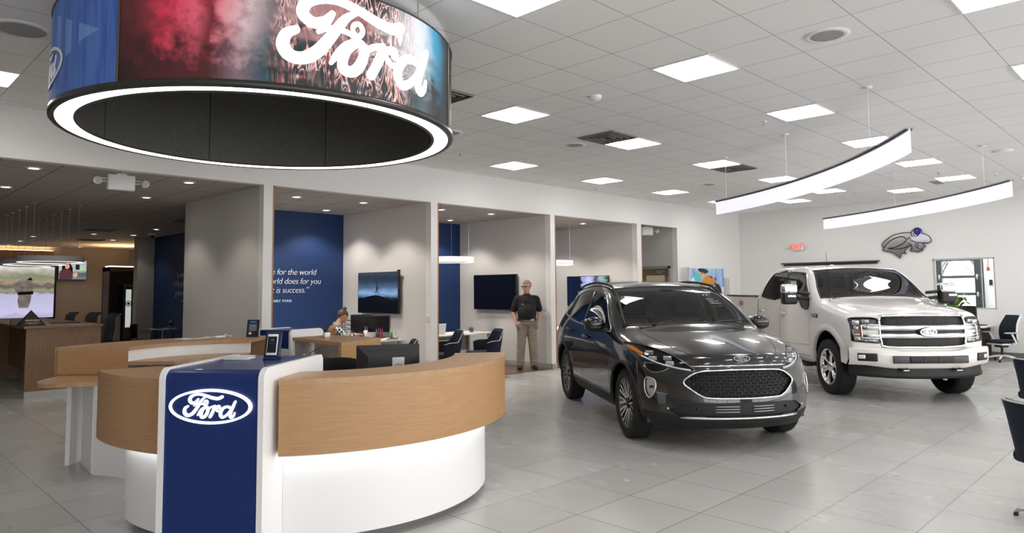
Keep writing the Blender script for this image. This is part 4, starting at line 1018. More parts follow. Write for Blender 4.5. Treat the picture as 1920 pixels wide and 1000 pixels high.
for ax, s in (('y', 1), ('-y', -1)):
    c_ = lambda c, s=s: c.y*s > .4
    dA = B.panel(d1, ax, 'front_door', SP, suv, c_); dB = B.panel(d2, ax, 'rear_door', SP, suv, c_)
    B.panel(wf1, ax, 'door_glass', SG, dA, c_); B.panel(wf2, ax, 'door_glass', DG, dB, c_); B.panel(wf3, ax, 'quarter_glass', DG, suv, c_)
    mb = MB(); B.line(mb, whole, ax, .008, .004, closed=True, seg=1); mb.build('window_chrome', CHROME, suv)
    mb = MB()
    B.line(mb, [(-1.70, 1.12), (-1.71, 1.53)], ax, .022, 0, seg=4); B.line(mb, [(-2.64, 1.20), (-2.65, 1.47)], ax, .02, 0, seg=4)
    mb.build('window_pillar', GLOSSBLACK, suv)
    mb = MB()
    B.line(mb, d1, ax, .005, -.003, closed=True, seg=1); B.line(mb, d2, ax, .005, -.003, closed=True, seg=1); mb.build('door_gap', BLACK, suv)
    for dr_, x0, z0 in ((dA, -1.50, .985), (dB, -2.36, 1.03)):
        p = B.on((x0, z0), ax, .0); q = B.on((x0+.19, z0-.012), ax, 0)
        o_ = V((0, s*.04, 0)); mb = MB().tube([p, p+o_*.9, (p+q)/2+o_*1.2, q+o_*.9, q], [.012, .014, .016, .014, .012], 8); mb.build('door_handle', SP, dr_)
    # arches
    for x0 in (0, -2.71):
        mb = MB(); P = [(x0+.437*cos(a), WR+.437*sin(a)) for a in [RAD(v) for v in range(-12, 193, 6)]]
        mb.tube([B.on(p, ax, .0)+V((0, s*-.003, 0)) for p in P], .019, 6); mb.build('wheel_arch_trim', SP if False else mat('satin black moulding', (.006, .006, .006), .6), suv)
        mb = MB().lathe([(.44, s*.86), (.44, s*.55)], 24, 'y', c=(x0, 0, WR), a0=RAD(0), a1=RAD(180)).lathe([(.44, s*.55), (0, s*.55)], 24, 'y', c=(x0, 0, WR), a0=RAD(0), a1=RAD(180)); mb.build('wheel_well', BLACK, suv)
    # rocker cladding
    lowp = dense([(-.47, .20), (-.47, .39), (-2.25, .39), (-2.25, .20)], .08)
    B.panel(lowp, ax, 'rocker_cladding', mat('satin black moulding'), suv, c_, push=.004*s)
    mb = MB().tube([B.on((x, .40), ax, .004) for x in [-.5-.1*k for k in range(18)]], .010, 6); mb.build('rocker_chrome', mat('dark chrome strip', (.2, .2, .2), .2, 1), suv)
    # mirror
    t_ = bpy.data.objects.new('door_mirror', None); COL.objects.link(t_); t_.parent = suv; t_.location = (-.70, s*1.03, 1.165); KIDS.setdefault(suv.name, []).append(t_)
    mb = MB().sphere((0, 0, 0), 1, 20, sc_=(.085, .125, .082)); mb.build('mirror_cap', SP, t_)
    MB().sphere((-.0, 0, -.035), 1, 16, sc_=(.087, .118, .06)).build('mirror_base', BLACK, t_)
    MB().box(-.088, -.07, -.10, .10, -.06, .06, .008).build('mirror_glass', mat('mirror', (.6, .6, .62), .03, 1), t_)
    MB().tube([(0, 0, -.06), (.02, -s*.1, -.075), (.05, -s*.17, -.07)], [.03, .025, .03]).build('mirror_arm', BLACK, t_)
    # roof rail
    mb = MB(); rp = [(-1.02, .675, -.01), (-1.12, .665, .025), (-1.3, .655, .035), (-1.9, .645, .038), (-2.5, .63, .035), (-2.85, .605, .025), (-2.98, .595, -.01)]
    mb.tube(spline([B.on((a, s*b_), 'z', 0)+V((0, 0, c)) for a, b_, c in rp], 6), .016, 8); mb.build('roof_rail', mat('satin black moulding'), suv)
# headlights: clear cover, dark housing, lamp units, amber corner
def mirror_y(P, s): return [(p[0]*s, p[1]) for p in P]
hl = [(.455, .775), (.60, .79), (.76, .835), (.865, .90), (.895, .965), (.865, 1.005), (.76, .985), (.64, .935), (.53, .85)]
def front_curved(body, poly, s, name, m, parent, push=0, cond=None, label=None):
    P = [(a*s, b_) for a, b_ in poly]
    return body.panel(P, 'x', name, m, parent, cond, label, push=push)
HG = glass('headlight cover', (.92, .93, .95), 1.0, 1.4)
lampm = mat('headlight reflector', (.88, .89, .90), .25, .35, coat=1); lens = mat('headlight lens', (.55, .60, .66), .05, .5, coat=1)
for s in (1, -1):
    P = rpoly(hl, 4); cnd = lambda c: c.x > -.1 and c.z > .7
    t_ = front_curved(B, P, s, 'headlight', HG, suv, cond=cnd)
    MBH = MB()
    pts = [B.on((a*s, b_), 'x', -.03) for a, b_ in P]; cc = sum(pts, V())/len(pts)-V((.05, 0, 0))
    MBH.add([tuple(p) for p in pts]+[tuple(cc)], [(i, (i+1) % len(pts), len(pts)) for i in range(len(pts))]); MBH.build('headlight_housing', mat('dark housing', (.01, .01, .011), .3), t_)
    mb = MB(); B.line(mb, mirror_y(P, s), 'x', .007, .002, closed=True, seg=1); mb.build('headlight_rim', mat('dark chrome strip'), t_)
    mb = MB(); B.line(mb, mirror_y([(.49, .785), (.62, .805), (.76, .85), (.85, .905)], s), 'x', .008, -.018, seg=5); mb.build('daytime_strip', mat('light guide', (.85, .85, .85), .25, emit=.25), t_)
    for (yy, zz, r_) in ((.655, .872, .042), (.775, .915, .042)):
        for dz in (.027, -.025):
            p = B.on((yy*s, zz+dz), 'x', -.022); M_ = Matrix.Translation(p) @ Matrix.Rotation(RAD(28*s), 4, 'Z')
            MB(M_).box(-.012, .006, -r_, r_, -.022, .022, .008).build('lamp_unit', lampm, t_)
            MB(M_).box(.004, .012, -r_*.72, r_*.72, -.011, .011, .005).build('lamp_lens', lens, t_)
    q = [B.on((a*s, b_), 'x', -.006) for a, b_ in ((.845, .905), (.885, .95), (.885, .985), (.858, .985), (.825, .93))]
    MB().add([tuple(p) for p in q], [(0, 1, 2, 3, 4)]).build('amber_marker', mat('amber lens', (.80, .22, .01), .2, emit=.12), t_)
    # fog lamp in the corner
    fg = rpoly([(.835, .505), (.80, .56), (.785, .64), (.80, .685), (.855, .69), (.868, .61), (.86, .54)], 3)
    f_ = front_curved(B, fg, s, 'fog_lamp', HG, suv, cond=lambda c: c.x > .0 and c.z < .75, push=.002)
    if f_:
        pts = [B.on((a*s, b_), 'x', -.02) for a, b_ in fg]; mb = MB(); mb.add([tuple(p) for p in pts], [tuple(range(len(pts)))]); mb.build('lamp_reflector', mat('bright lamp inner', (.80, .82, .84), .2, .6), f_)
        mb = MB(); B.line(mb, mirror_y(fg, s), 'x', .007, .003, closed=True, seg=1); mb.build('lamp_surround', SATIN, f_)
        MB().box(-.01, .01, -.018, .018, -.012, .012).build('bulb', BLACK, f_).location = B.on((.825*s, .61), 'x', -.012)
# grille
gr = rpoly([(-.565, .665), (-.50, .73), (-.40, .772), (-.2, .784), (0, .787), (.2, .784), (.40, .772), (.50, .73), (.565, .665), (.50, .60), (.42, .545), (.33, .525), (0, .520), (-.33, .525), (-.42, .545), (-.50, .60)], 3)
gp = B.panel(gr, 'x', 'grille', mat('matte grille black', (.004, .004, .004), .7), suv, lambda c: c.x > .4 and c.z < .9, push=-.035)
mb = MB(); B.line(mb, gr, 'x', .010, .003, closed=True, seg=1); mb.build('grille_chrome', CHROME, gp)
mb = MB()
def ing(y, z):
    c = False; j = len(gr)-1
    for i in range(len(gr)):
        a, b_ = gr[i], gr[j]
        if (a[1] > z) != (b_[1] > z) and y < (b_[0]-a[0])*(z-a[1])/(b_[1]-a[1])+a[0]: c = not c
        j = i
    return c
mbs = MB()
for r_ in range(9):
    z = .545+r_*.0285
    for k in range(-8, 9):
        y = (k+(.5 if r_ % 2 else 0))*.068
        if ing(y-.03, z) and ing(y+.03, z) and ing(y, z+.012):
            p = B.on((y, z), 'x', -.008); n_ = .026
            mb.add([tuple(p+V((0, -n_, 0))), tuple(p+V((0, n_, 0))), tuple(p+V((-.012, 0, -.014))), tuple(p+V((.004, -.010, .003))), tuple(p+V((.004, .010, .003)))], [(0, 3, 2), (3, 4, 2), (4, 1, 2)])
            mbs.add([tuple(p+V((.002, -.012, .003))), tuple(p+V((.002, .012, .003))), tuple(p+V((-.004, .0, -.009)))], [(0, 1, 2)])
    B.line(mb, [(y/10, z+.012) for y in range(-5, 6)] if .55 < z < .75 else [(y/10, z+.012) for y in range(-3, 4)], 'x', .004, -.016, seg=1)
mb.build('grille_mesh', mat('gloss dark grey', (.007, .007, .008), .3, .0), gp); mbs.build('grille_studs', SATIN, gp)
mb = MB(); B.line(mb, [(-.49, .815), (-.3, .822), (0, .826), (.3, .822), (.49, .815)], 'x', .006, .003, seg=5); mb.build('hood_lip_chrome', CHROME, suv)
# lower intake and bumper mouldings
li = dense([(-.70, .40), (-.58, .465), (-.45, .478), (0, .485), (.45, .478), (.58, .465), (.70, .40), (.60, .355), (-.60, .355)], .05)
lp = B.panel(li, 'x', 'lower_intake', mat('satin black moulding'), suv, lambda c: c.x > .4 and c.z < .55, push=-.02)
mb = MB()
for z in (.395, .42, .445):
    for a, b_ in ((-.30, -.07), (.07, .30)): B.line(mb, [(a, z), ((a+b_)/2, z), (b_, z)], 'x', .004, -.004, seg=3)
mb.build('intake_slats', STEEL, lp)
lb = dense([(-.93, .17), (-.93, .385), (-.70, .365), (-.60, .345), (0, .345), (.60, .345), (.70, .365), (.93, .385), (.93, .17)], .06)
B.panel(lb, 'x', 'lower_bumper', mat('satin black moulding'), suv, lambda c: c.x > .2 and c.z < .45)
mb = MB(); mb.tube([B.on((y, .338), 'x', .012) for y in [(-.60+.06*k) for k in range(21)]], [.006]+[.012]*19+[.006], 6); mb.build('skid_bar', SATIN, suv)
for s in (1, -1):
    mb = MB(); mb.sphere(B.on((.46*s, .425), 'x', -.012), .014, 10); mb.build('parking_sensor', BLACK, suv)
    mb = MB(); mb.sphere(B.on((.70*s, .415), 'x', .0), .012, 10); mb.build('parking_sensor', SATIN, suv)
# bonnet as its own panel, with creases
hood = dense([(-.30, -.66), (-.34, -.35), (-.36, 0), (-.34, .35), (-.30, .66), (0, .655), (.30, .60), (.52, .53), (.70, .44), (.80, .30), (.84, 0), (.80, -.30), (.70, -.44), (.52, -.53), (.30, -.60), (0, -.655)], .06)
hp = B.panel(hood, 'z', 'bonnet', SP, suv, lambda c: c.z > .80 and c.x > -.4, snap=.05)
mb = MB(); B.line(mb, hood, 'z', .0045, -.002, closed=True, seg=1); mb.build('bonnet_gap', BLACK, suv)
mb = MB().box(-.46, -.29, -.62, .62, 1.10, 1.145, .01); mb.build('cowl', BLACK, suv)
for s in (-1, 1):
    mb = MB(); mb.tube([(-.35, -.1+.35*s, 1.165), (-.40, .05+.35*s, 1.19), (-.42, .45*s+.25, 1.195)], .008); mb.build('wiper', BLACK, suv)
# badge on the nose
bp_ = B.on((0, .885), 'x', 0); bn = B.hit((0, .885), 'x')[1]
bu = V((0, 1, 0)); bvv = bn.cross(bu); bvv = bvv if bvv.z > 0 else -bvv
badge(B, hp or suv, 1, lambda u, v, d: tuple(bp_+bu*u*.085+bvv*v*.085+bn*(d+.003)))
# interior
IN = mat('dark interior', (.012, .012, .013), .7); INL = mat('pale headliner', (.42, .43, .40), .8)
for s in (-1, 1): seat(suv, -1.15, .38*s, .52, IN, .95)
for s in (-.55, 0, .55): seat(suv, -2.15, .75*s, .55, IN, .9)
MB().box(-.98, -.42, -.74, .74, .72, 1.10, .06).build('dashboard', IN, suv)
MB().box(-1.02, -.98, -.13, .13, .95, 1.13, .02).build('centre_display', GLOSSBLACK, suv)
mb = MB(Matrix.Translation((-.98, .38, 1.03)) @ Matrix.Rotation(RAD(-68), 4, 'Y')).torus((0, 0, 0), .18, .016).box(-.17, .17, -.025, .025, -.01, .01); mb.build('steering_wheel', IN, suv)
MB().box(-1.14, -1.10, -.12, .12, 1.46, 1.53, .02).build('rear_view_mirror', IN, suv)
MB().box(-1.22, -1.02, -.09, .09, 1.525, 1.565, .02).build('sensor_housing', IN, suv)
MB().box(-3.3, .5, -.84, .84, .25, .45).build('floor_pan', BLACK, suv)
MB().box(-2.9, -1.25, -.55, .55, 1.545, 1.555).build('headliner', INL, suv)
for s in (-1, 1):
    MB().tube([(-.62, .75*s, 1.15), (-.95, .685*s, 1.42), (-1.2, .63*s, 1.54)], .022).build('pillar_trim', INL, suv)
    MB().tube([(-1.68, .80*s, 1.12), (-1.72, .66*s, 1.55)], .035).build('pillar_trim', INL, suv)
mb = MB()
for k, (w_, x0) in enumerate(((.05, 0), (.06, 0), (.10, .0), (.16, 0), (.17, 0), (.18, 0), (.15, .01), (.17, 0), (.13, 0))): pass
B.finish('body_shell', SP, suv)
for x0 in (0, -2.71):
    for s in (1, -1): wheel(suv, 'wheel', x0, s*.80, WR, .225, .255, 'suv', s)
KIDS.setdefault(suv.name, [])
# number-free sticker text on the windscreen, seen as in the photo
def ws_M(y, z, sz=1):
    p = B.on((y, z), 'x', .006); n_ = B.hit((y, z), 'x')[1]; xa = V((0, 1, 0)); xa = (xa-n_*xa.dot(n_)).normalized(); ya = n_.cross(xa)
    return frame(p, xa, ya)
SB = mat('sticker print', (.75, .77, .75), .5)
for k, (txt, sz, z, y) in enumerate((('R T .', .050, 1.475, .395), ('age for your', .020, 1.435, .405), ('or Needs, Value', .020, 1.410, .415), ('the Manufacturer', .020, 1.385, .42))):
    text_obj('windscreen_text', txt, sz, SB, ws_M(y, z), suv, extrude=.0003, bold=.0005)
text_obj('windscreen_text', 'Repair Coverage', .017, mat('orange print', (.5, .16, .03), .5), ws_M(.44, 1.350), suv, extrude=.0003)
MB(ws_M(.50, 1.515)).box(-.045, .045, -.014, .014, 0, .001).build('windscreen_sticker', SB, suv)
MB().box(-.56, -.50, -.62, -.40, 1.13, 1.137).build('dash_paper', WHITE, suv)

# ---------------------------------------------------------------- the white pickup
CG = glass('clear side glass', (.62, .66, .62), 1.0, 1.5)
WP = paint('pearl white paint', (.80, .765, .735), .0, .28)
trk = thing('pickup_truck', 'pearl white crew-cab pickup truck with chrome grille parked behind the dark SUV', 'truck', (11.52, 3.41, 0), RAD(-134.9))
side = [
 [(.62,.90,.60),(.64,.92,.66),(.65,.93,.74),(.64,.945,.84),(.60,.955,1.02),(.56,.94,1.17),(.55,.84,1.235),(.62,.60,1.25)],
 [(.50,.93,.55),(.50,.955,.62),(.50,.965,.72),(.48,.975,.86),(.44,.975,1.06),(.40,.945,1.21),(.40,.84,1.265),(.42,.62,1.285)],
 [(.16,.93,.50),(.16,.965,.58),(.16,.985,.70),(.16,1.0,.88),(.16,.985,1.10),(.14,.94,1.25),(.14,.84,1.30),(.14,.64,1.325)],
 [(-.20,.93,.48),(-.20,.97,.56),(-.20,.985,.70),(-.20,1.0,.90),(-.20,.985,1.13),(-.22,.95,1.29),(-.22,.87,1.345),(-.22,.70,1.375)],
 [(-.52,.92,.42),(-.52,.97,.52),(-.52,.985,.66),(-.52,1.0,.90),(-.52,.985,1.14),(-.50,.955,1.31),(-.50,.92,1.375),(-.48,.87,1.41)],
 [(-.80,.92,.40),(-.80,.97,.50),(-.80,.985,.64),(-.80,.995,.90),(-.80,.985,1.15),(-.80,.955,1.33),(-.76,.885,1.56),(-.70,.83,1.60)],
 [(-1.08,.92,.40),(-1.08,.97,.50),(-1.08,.985,.64),(-1.08,.995,.90),(-1.08,.985,1.16),(-1.08,.955,1.36),(-1.06,.82,1.80),(-.96,.755,1.855)],
 [(-1.40,.92,.40),(-1.40,.97,.50),(-1.40,.985,.64),(-1.40,.995,.90),(-1.40,.985,1.17),(-1.40,.955,1.39),(-1.40,.785,1.895),(-1.34,.70,1.95)],
 [(-1.9,.92,.40),(-1.9,.97,.50),(-1.9,.985,.64),(-1.9,.995,.90),(-1.9,.985,1.17),(-1.9,.955,1.40),(-1.9,.775,1.91),(-1.9,.68,1.97)],
 [(-2.45,.92,.40),(-2.45,.97,.50),(-2.45,.985,.64),(-2.45,.995,.90),(-2.45,.985,1.17),(-2.45,.955,1.41),(-2.45,.78,1.90),(-2.45,.69,1.96)],
 [(-2.74,.92,.40),(-2.74,.97,.50),(-2.74,.985,.64),(-2.74,.995,.90),(-2.74,.985,1.17),(-2.76,.955,1.41),(-2.70,.79,1.87),(-2.70,.70,1.92)],
 [(-2.90,.92,.42),(-2.90,.965,.52),(-2.90,.98,.66),(-2.90,.985,.90),(-2.90,.975,1.17),(-2.90,.955,1.40),(-2.80,.82,1.74),(-2.78,.76,1.80)],
 [(-2.93,.92,.44),(-2.93,.965,.54),(-2.93,.98,.66),(-2.93,.985,.90),(-2.93,.975,1.17),(-2.93,.965,1.41),(-2.92,.93,1.425),(-2.92,.90,1.41)],
 [(-3.20,.93,.46),(-3.20,.97,.55),(-3.20,.985,.68),(-3.20,.995,.90),(-3.20,.98,1.17),(-3.20,.97,1.41),(-3.20,.93,1.425),(-3.20,.90,1.41)],
 [(-3.68,.93,.48),(-3.68,.97,.56),(-3.68,.985,.70),(-3.68,1.0,.90),(-3.68,.985,1.17),(-3.68,.97,1.41),(-3.68,.93,1.425),(-3.68,.90,1.41)],
 [(-4.30,.93,.48),(-4.30,.97,.56),(-4.30,.985,.70),(-4.30,.995,.90),(-4.30,.98,1.17),(-4.30,.97,1.42),(-4.30,.93,1.435),(-4.30,.90,1.42)],
 [(-4.84,.90,.50),(-4.84,.95,.58),(-4.84,.97,.70),(-4.84,.98,.90),(-4.84,.97,1.17),(-4.84,.96,1.43),(-4.84,.93,1.445),(-4.84,.90,1.43)],
 [(-4.90,.86,.52),(-4.90,.90,.60),(-4.90,.92,.70),(-4.90,.93,.90),(-4.90,.92,1.17),(-4.90,.91,1.42),(-4.90,.90,1.44),(-4.90,.88,1.43)]]
centre = [(.86,1.255),(.56,1.31),(.22,1.355),(-.14,1.40),(-.44,1.43),(-.68,1.60),(-.94,1.84),(-1.26,1.96),(-1.9,1.995),(-2.45,1.985),(-2.74,1.945),(-2.84,1.80),(-2.95,1.0),(-3.2,.95),(-3.68,.95),(-4.30,.95),(-4.84,1.2),(-4.94,1.43)]
front = [(.86,.60),(.88,.66),(.90,.74),(.905,.84),(.905,1.02),(.905,1.14),(.90,1.21),(.86,1.255)]
rear = [(-4.94,.52),(-4.94,.60),(-4.95,.70),(-4.95,.90),(-4.95,1.17),(-4.95,1.40),(-4.95,1.43),(-4.94,1.43)]
B = Body(side, centre, front, rear, flat=(12, 13, 14, 15), tj=[0, .4, .75, .93, 1], lvl=3)
WR = .41
for ax in ('y', '-y'):
    for x0 in (0, -3.68):
        B.cut([(x0+.50*cos(a), WR+.04+.50*sin(a)) for a in [RAD(v) for v in range(0, 360, 12)]], ax, lambda c: abs(c.y) > .5)
ws_poly = dense([(-.835, 1.425), (-.4, 1.450), (0, 1.458), (.4, 1.450), (.835, 1.425), (.79, 1.60), (.715, 1.80), (.68, 1.875), (.3, 1.905), (0, 1.912), (-.3, 1.905), (-.68, 1.875), (-.715, 1.80), (-.79, 1.60)], .05)
B.panel(ws_poly, 'x', 'windscreen', WG, trk, lambda c: c.x > -1.5 and c.z > 1.40)
mb = MB(); B.line(mb, ws_poly, 'x', .015, -.004, closed=True, seg=1); mb.build('windscreen_seal', BLACK, trk)
wA = rpoly([(-.66, 1.25), (-.70, 1.40), (-.90, 1.60), (-1.10, 1.80), (-1.20, 1.845), (-1.74, 1.87), (-1.78, 1.85), (-1.77, 1.405), (-1.3, 1.385), (-1.05, 1.37), (-.90, 1.27)], 2)
wB = rpoly([(-1.86, 1.41), (-1.86, 1.86), (-2.3, 1.86), (-2.52, 1.84), (-2.70, 1.66), (-2.77, 1.48), (-2.70, 1.42)], 3)
d1 = dense([(-.60, .50), (-.58, 1.30), (-.66, 1.44), (-1.10, 1.87), (-1.25, 1.90), (-1.82, 1.91), (-1.82, .50)], .1)
d2 = dense([(-1.82, .50), (-1.82, 1.91), (-2.4, 1.90), (-2.6, 1.86), (-2.80, 1.50), (-2.80, .50)], .1)
for ax, s in (('y', 1), ('-y', -1)):
    c_ = lambda c, s=s: c.y*s > .4
    dA = B.panel(d1, ax, 'front_door', WP, trk, c_); dB = B.panel(d2, ax, 'rear_door', WP, trk, c_)
    for nm, poly, par, gl in (('door_glass', wA, dA, CG), ('door_glass', wB, dB, DG)):
        # the panes lie in the door panels: take the faces out of the door mesh itself
        me = par.data; bm2 = bmesh.new(); bm2.from_mesh(me); keep = B.b; B.b = bm2
        nb = B.cut(poly, ax, c_, .05); B.b = keep
        if nb:
            bm2.to_mesh(me); mb = MB(); mb.b.free(); mb.b = nb; mb.build(nm, gl, par, recalc=False)
        bm2.free()
        mb = MB(); B.line(mb, poly, ax, .011, .0, closed=True, seg=1); mb.build('window_seal', BLACK, par)
    mb = MB(); B.line(mb, d1, ax, .005, -.003, closed=True, seg=1); B.line(mb, d2, ax, .005, -.003, closed=True, seg=1); mb.build('door_gap', mat('shadow gap', (.03, .03, .03), .9), trk)
    for dr_, x0, z0 in ((dA, -1.72, 1.155), (dB, -2.70, 1.165)):
        p = B.on((x0, z0), ax, .0); q = B.on((x0+.20, z0), ax, 0); o_ = V((0, s*.045, 0))
        MB().tube([p, p+o_*.8, p*.7+q*.3+o_, q*.7+p*.3+o_, q+o_*.8, q], [.014, .017, .018, .018, .017, .014], 8).build('door_handle', CHROME, dr_)
        MB().sphere((p+q)/2, 1, 12, sc_=(.075, .006, .03)).build('handle_recess', WP, dr_)
    # flared wheel lips
    for x0 in (0, -3.68):
        mb = MB(); P = [(x0+.505*cos(a), WR+.04+.505*sin(a)) for a in [RAD(v) for v in range(-14, 195, 6)]]
        L0 = [B.on(p, ax, .0)+V((0, s*.022, 0)) for p in P]; P1 = [(x0+.60*cos(a), WR+.04+.60*sin(a)) for a in [RAD(v) for v in range(-14, 195, 6)]]; L1 = [B.on(p, ax, .002) for p in P1]; L2 = [p+V((0, -s*.06, 0)) for p in L0]
        Lm = [(a*.5+b_*.5)+V((0, s*.014, 0)) for a, b_ in zip(L0, L1)]
        n0 = len(L0)
        for A, Bq in ((L1, Lm), (Lm, L0), (L0, L2)): mb.add([tuple(v) for v in A+Bq], [(i, i+1, n0+i+1, n0+i) for i in range(n0-1)], smooth=True)
        mb.build('wheel_arch_lip', WP, trk, doubles=.0005)
        MB().lathe([(.515, s*.96), (.50, s*.50)], 24, 'y', c=(x0, 0, WR+.04), a0=RAD(-10), a1=RAD(190)).lathe([(.50, s*.50), (0, s*.50)], 24, 'y', c=(x0, 0, WR+.04), a0=RAD(-10), a1=RAD(190)).build('wheel_well', BLACK, trk)
    MB().box(-2.9, -.55, s*.88-.04, s*.88+.04, .36, .46, .02).build('rocker_panel', mat('satin black moulding'), trk)
    MB().box(-2.7, -.75, s*.94-.06, s*.94+.08, .33, .37, .015).build('running_board', BLACK, trk)
    mb = MB(); B.line(mb, [(-.56, .70), (-1.2, .68), (-2.0, .68), (-2.85, .69)], ax, .010, -.002, seg=6); mb.build('side_crease', WP, trk)
    # fender vent emblem
    p = B.on((-.40, 1.155), ax, .008); MB(frame(p, (1, 0, -.0), (0, 0, 1))).box(-.11, .11, -.03, .03, -.008, .008, .006).build('fender_emblem', GLOSSBLACK, trk)
    for k in range(3):
        MB(frame(p+V((-.06+.06*k, s*.009, 0)), (1, 0, 0), (0, 0, 1))).box(-.02, .02, -.013, .013, -.003, .003, .003).build('emblem_letter_block', CHROME, trk)
    # towing mirror
    t_ = bpy.data.objects.new('towing_mirror', None); COL.objects.link(t_); t_.parent = trk; t_.location = (-.66, s*1.27, 1.50); KIDS.setdefault(trk.name, []).append(t_)
    MB().box(-.075, .075, -.115, .115, -.17, .06, .035, seg=3).build('mirror_shell', BLACK, t_)
    MB().box(-.08, .086, -.118, .118, -.005, .155, .04, seg=3).build('mirror_cap', CHROME, t_)
    MB().box(-.083, -.072, -.09, .09, -.13, .12, .01).build('mirror_glass', mat('mirror'), t_)
    for dz in (-.07, .02): MB().tube([(0, -s*.1, dz), (.0, -s*.33, dz-.02)], [.028, .024]).build('mirror_arm', BLACK, t_)
    MB().box(.07, .086, s*.02-.03, s*.02+.10 if s < 0 else s*.02+.10, -.06, -.02, .006).build('marker_lamp', CHROME, t_)
# cab to bed gap, bed rail caps, tailgate line
for s, ax in ((1, 'y'), (-1, '-y')):
    mb = MB(); B.line(mb, [(-2.915, .45), (-2.915, .9), (-2.915, 1.38)], ax, .012, -.004, seg=4); mb.build('cab_gap', BLACK, trk)
    MB().box(-4.86, -2.97, s*.94-.035, s*.94+.03, 1.425, 1.45, .01).build('bed_rail_cap', mat('satin black moulding'), trk)
MB().box(-4.85, -2.95, -.88, .88, .96, 1.0).build('bed_floor', BLACK, trk)
MB().box(-2.955, -2.93, -.9, .9, 1.0, 1.44).build('bed_front_wall', BLACK, trk)
text_obj('bedside_lettering', 'FX4', .13, mat('red grey decal', (.35, .10, .07), .5), frame(B.on((-3.98, 1.24), '-y', .004), (-1, 0, 0) if False else (1, 0, 0), (0, 0, 1)), trk, extrude=.0005, shear=.25, bold=.003)
# hood panel, gap
hood = dense([(-.40, -.78), (-.44, -.4), (-.455, 0), (-.44, .4), (-.40, .78), (-.1, .72), (.2, .66), (.45, .62), (.66, .58), (.80, .48), (.855, .3), (.86, 0), (.855, -.3), (.80, -.48), (.66, -.58), (.45, -.62), (.2, -.66), (-.1, -.72)], .08)
hp = B.panel(hood, 'z', 'bonnet', WP, trk, lambda c: c.z > 1.1, snap=.05)
mb = MB(); B.line(mb, hood, 'z', .005, -.003, closed=True, seg=1); mb.build('bonnet_gap', mat('shadow gap'), trk)
MB().box(-.60, -.38, -.70, .70, 1.38, 1.425, .01).build('cowl', BLACK, trk)
for s in (-1, 1): MB().tube([(-.44, -.15+.35*s, 1.452), (-.50, .1+.35*s, 1.475), (-.53, .3+.4*s, 1.48)], .008).build('wiper', BLACK, trk)
# power bulges on the hood
# grille: frame, two mesh bands, two chrome bars, badge
def on_(y, z, off=0): return B.on((y, z), 'x', off)
gfr = rpoly([(-.585, 1.16), (-.53, 1.195), (0, 1.203), (.53, 1.195), (.585, 1.16), (.60, 1.0), (.585, .82), (.52, .765), (0, .758), (-.52, .765), (-.585, .82), (-.60, 1.0)], 3)
gp = B.panel(gfr, 'x', 'grille', BLACK, trk, lambda c: c.x > .4, push=-.05, snap=.05)
mb = MB(); B.line(mb, gfr, 'x', .020, -.006, closed=True, seg=1, n=6); mb.build('grille_frame', mat('satin chrome', (.78, .80, .80), .16, 1), gp)
def barmesh(z0, z1, y1, off, m, name, ny=16, bul=.009):
    mb = MB(); rows = []
    for k in range(6):
        v = k/5; z = z0+(z1-z0)*v
        rows.append([on_(-y1+2*y1*i/ny, z, 0)+V((off+bul*math.sin(pi*v), 0, 0)) for i in range(ny+1)])
    for a, b_ in zip(rows, rows[1:]): mb.add([tuple(p) for p in a+b_], [(i, i+1, ny+2+i, ny+1+i) for i in range(ny)], smooth=True)
    for r_ in (rows[0], rows[-1]): mb.add([tuple(p) for p in r_]+[tuple(p+V((-.05, 0, 0))) for p in r_], [(i, i+1, ny+2+i, ny+1+i) for i in range(ny)])
    for e in (0, -1): mb.add([tuple(r_[e]) for r_ in rows]+[tuple(r_[e]+V((-.05, 0, 0))) for r_ in rows], [(i, i+1, 7+i, 6+i) for i in range(5)])
    return mb.build(name, m, gp, doubles=.0002)
SCH = mat('satin chrome', (.78, .80, .80), .16, 1)
barmesh(.992, 1.062, .80, .004, SCH, 'grille_bar'); barmesh(.886, .950, .80, .004, SCH, 'grille_bar')
barmesh(.950, .992, .79, -.012, BLACK, 'grille_bar_gap', bul=0)
mt = mat('grille mesh metal', (.10, .10, .10), .35, .8)
mb = MB()
for z0, z1, w0, w1 in ((1.070, 1.172, .575, .535), (.785, .878, .545, .575)):
    for k in range(-23, 24):
        y = k*.0245
        if abs(y) < min(w0, w1)+.02: mb.tube([on_(y, z0, -.022), on_(y, z1, -.022)], .0035, 4)
    nz_ = 6
    for k in range(nz_+1):
        z = z0+(z1-z0)*k/nz_; mb.tube([on_(-.56+.07*i, z, -.020) for i in range(17)], .0035, 4)
mb.build('grille_mesh', mt, gp)
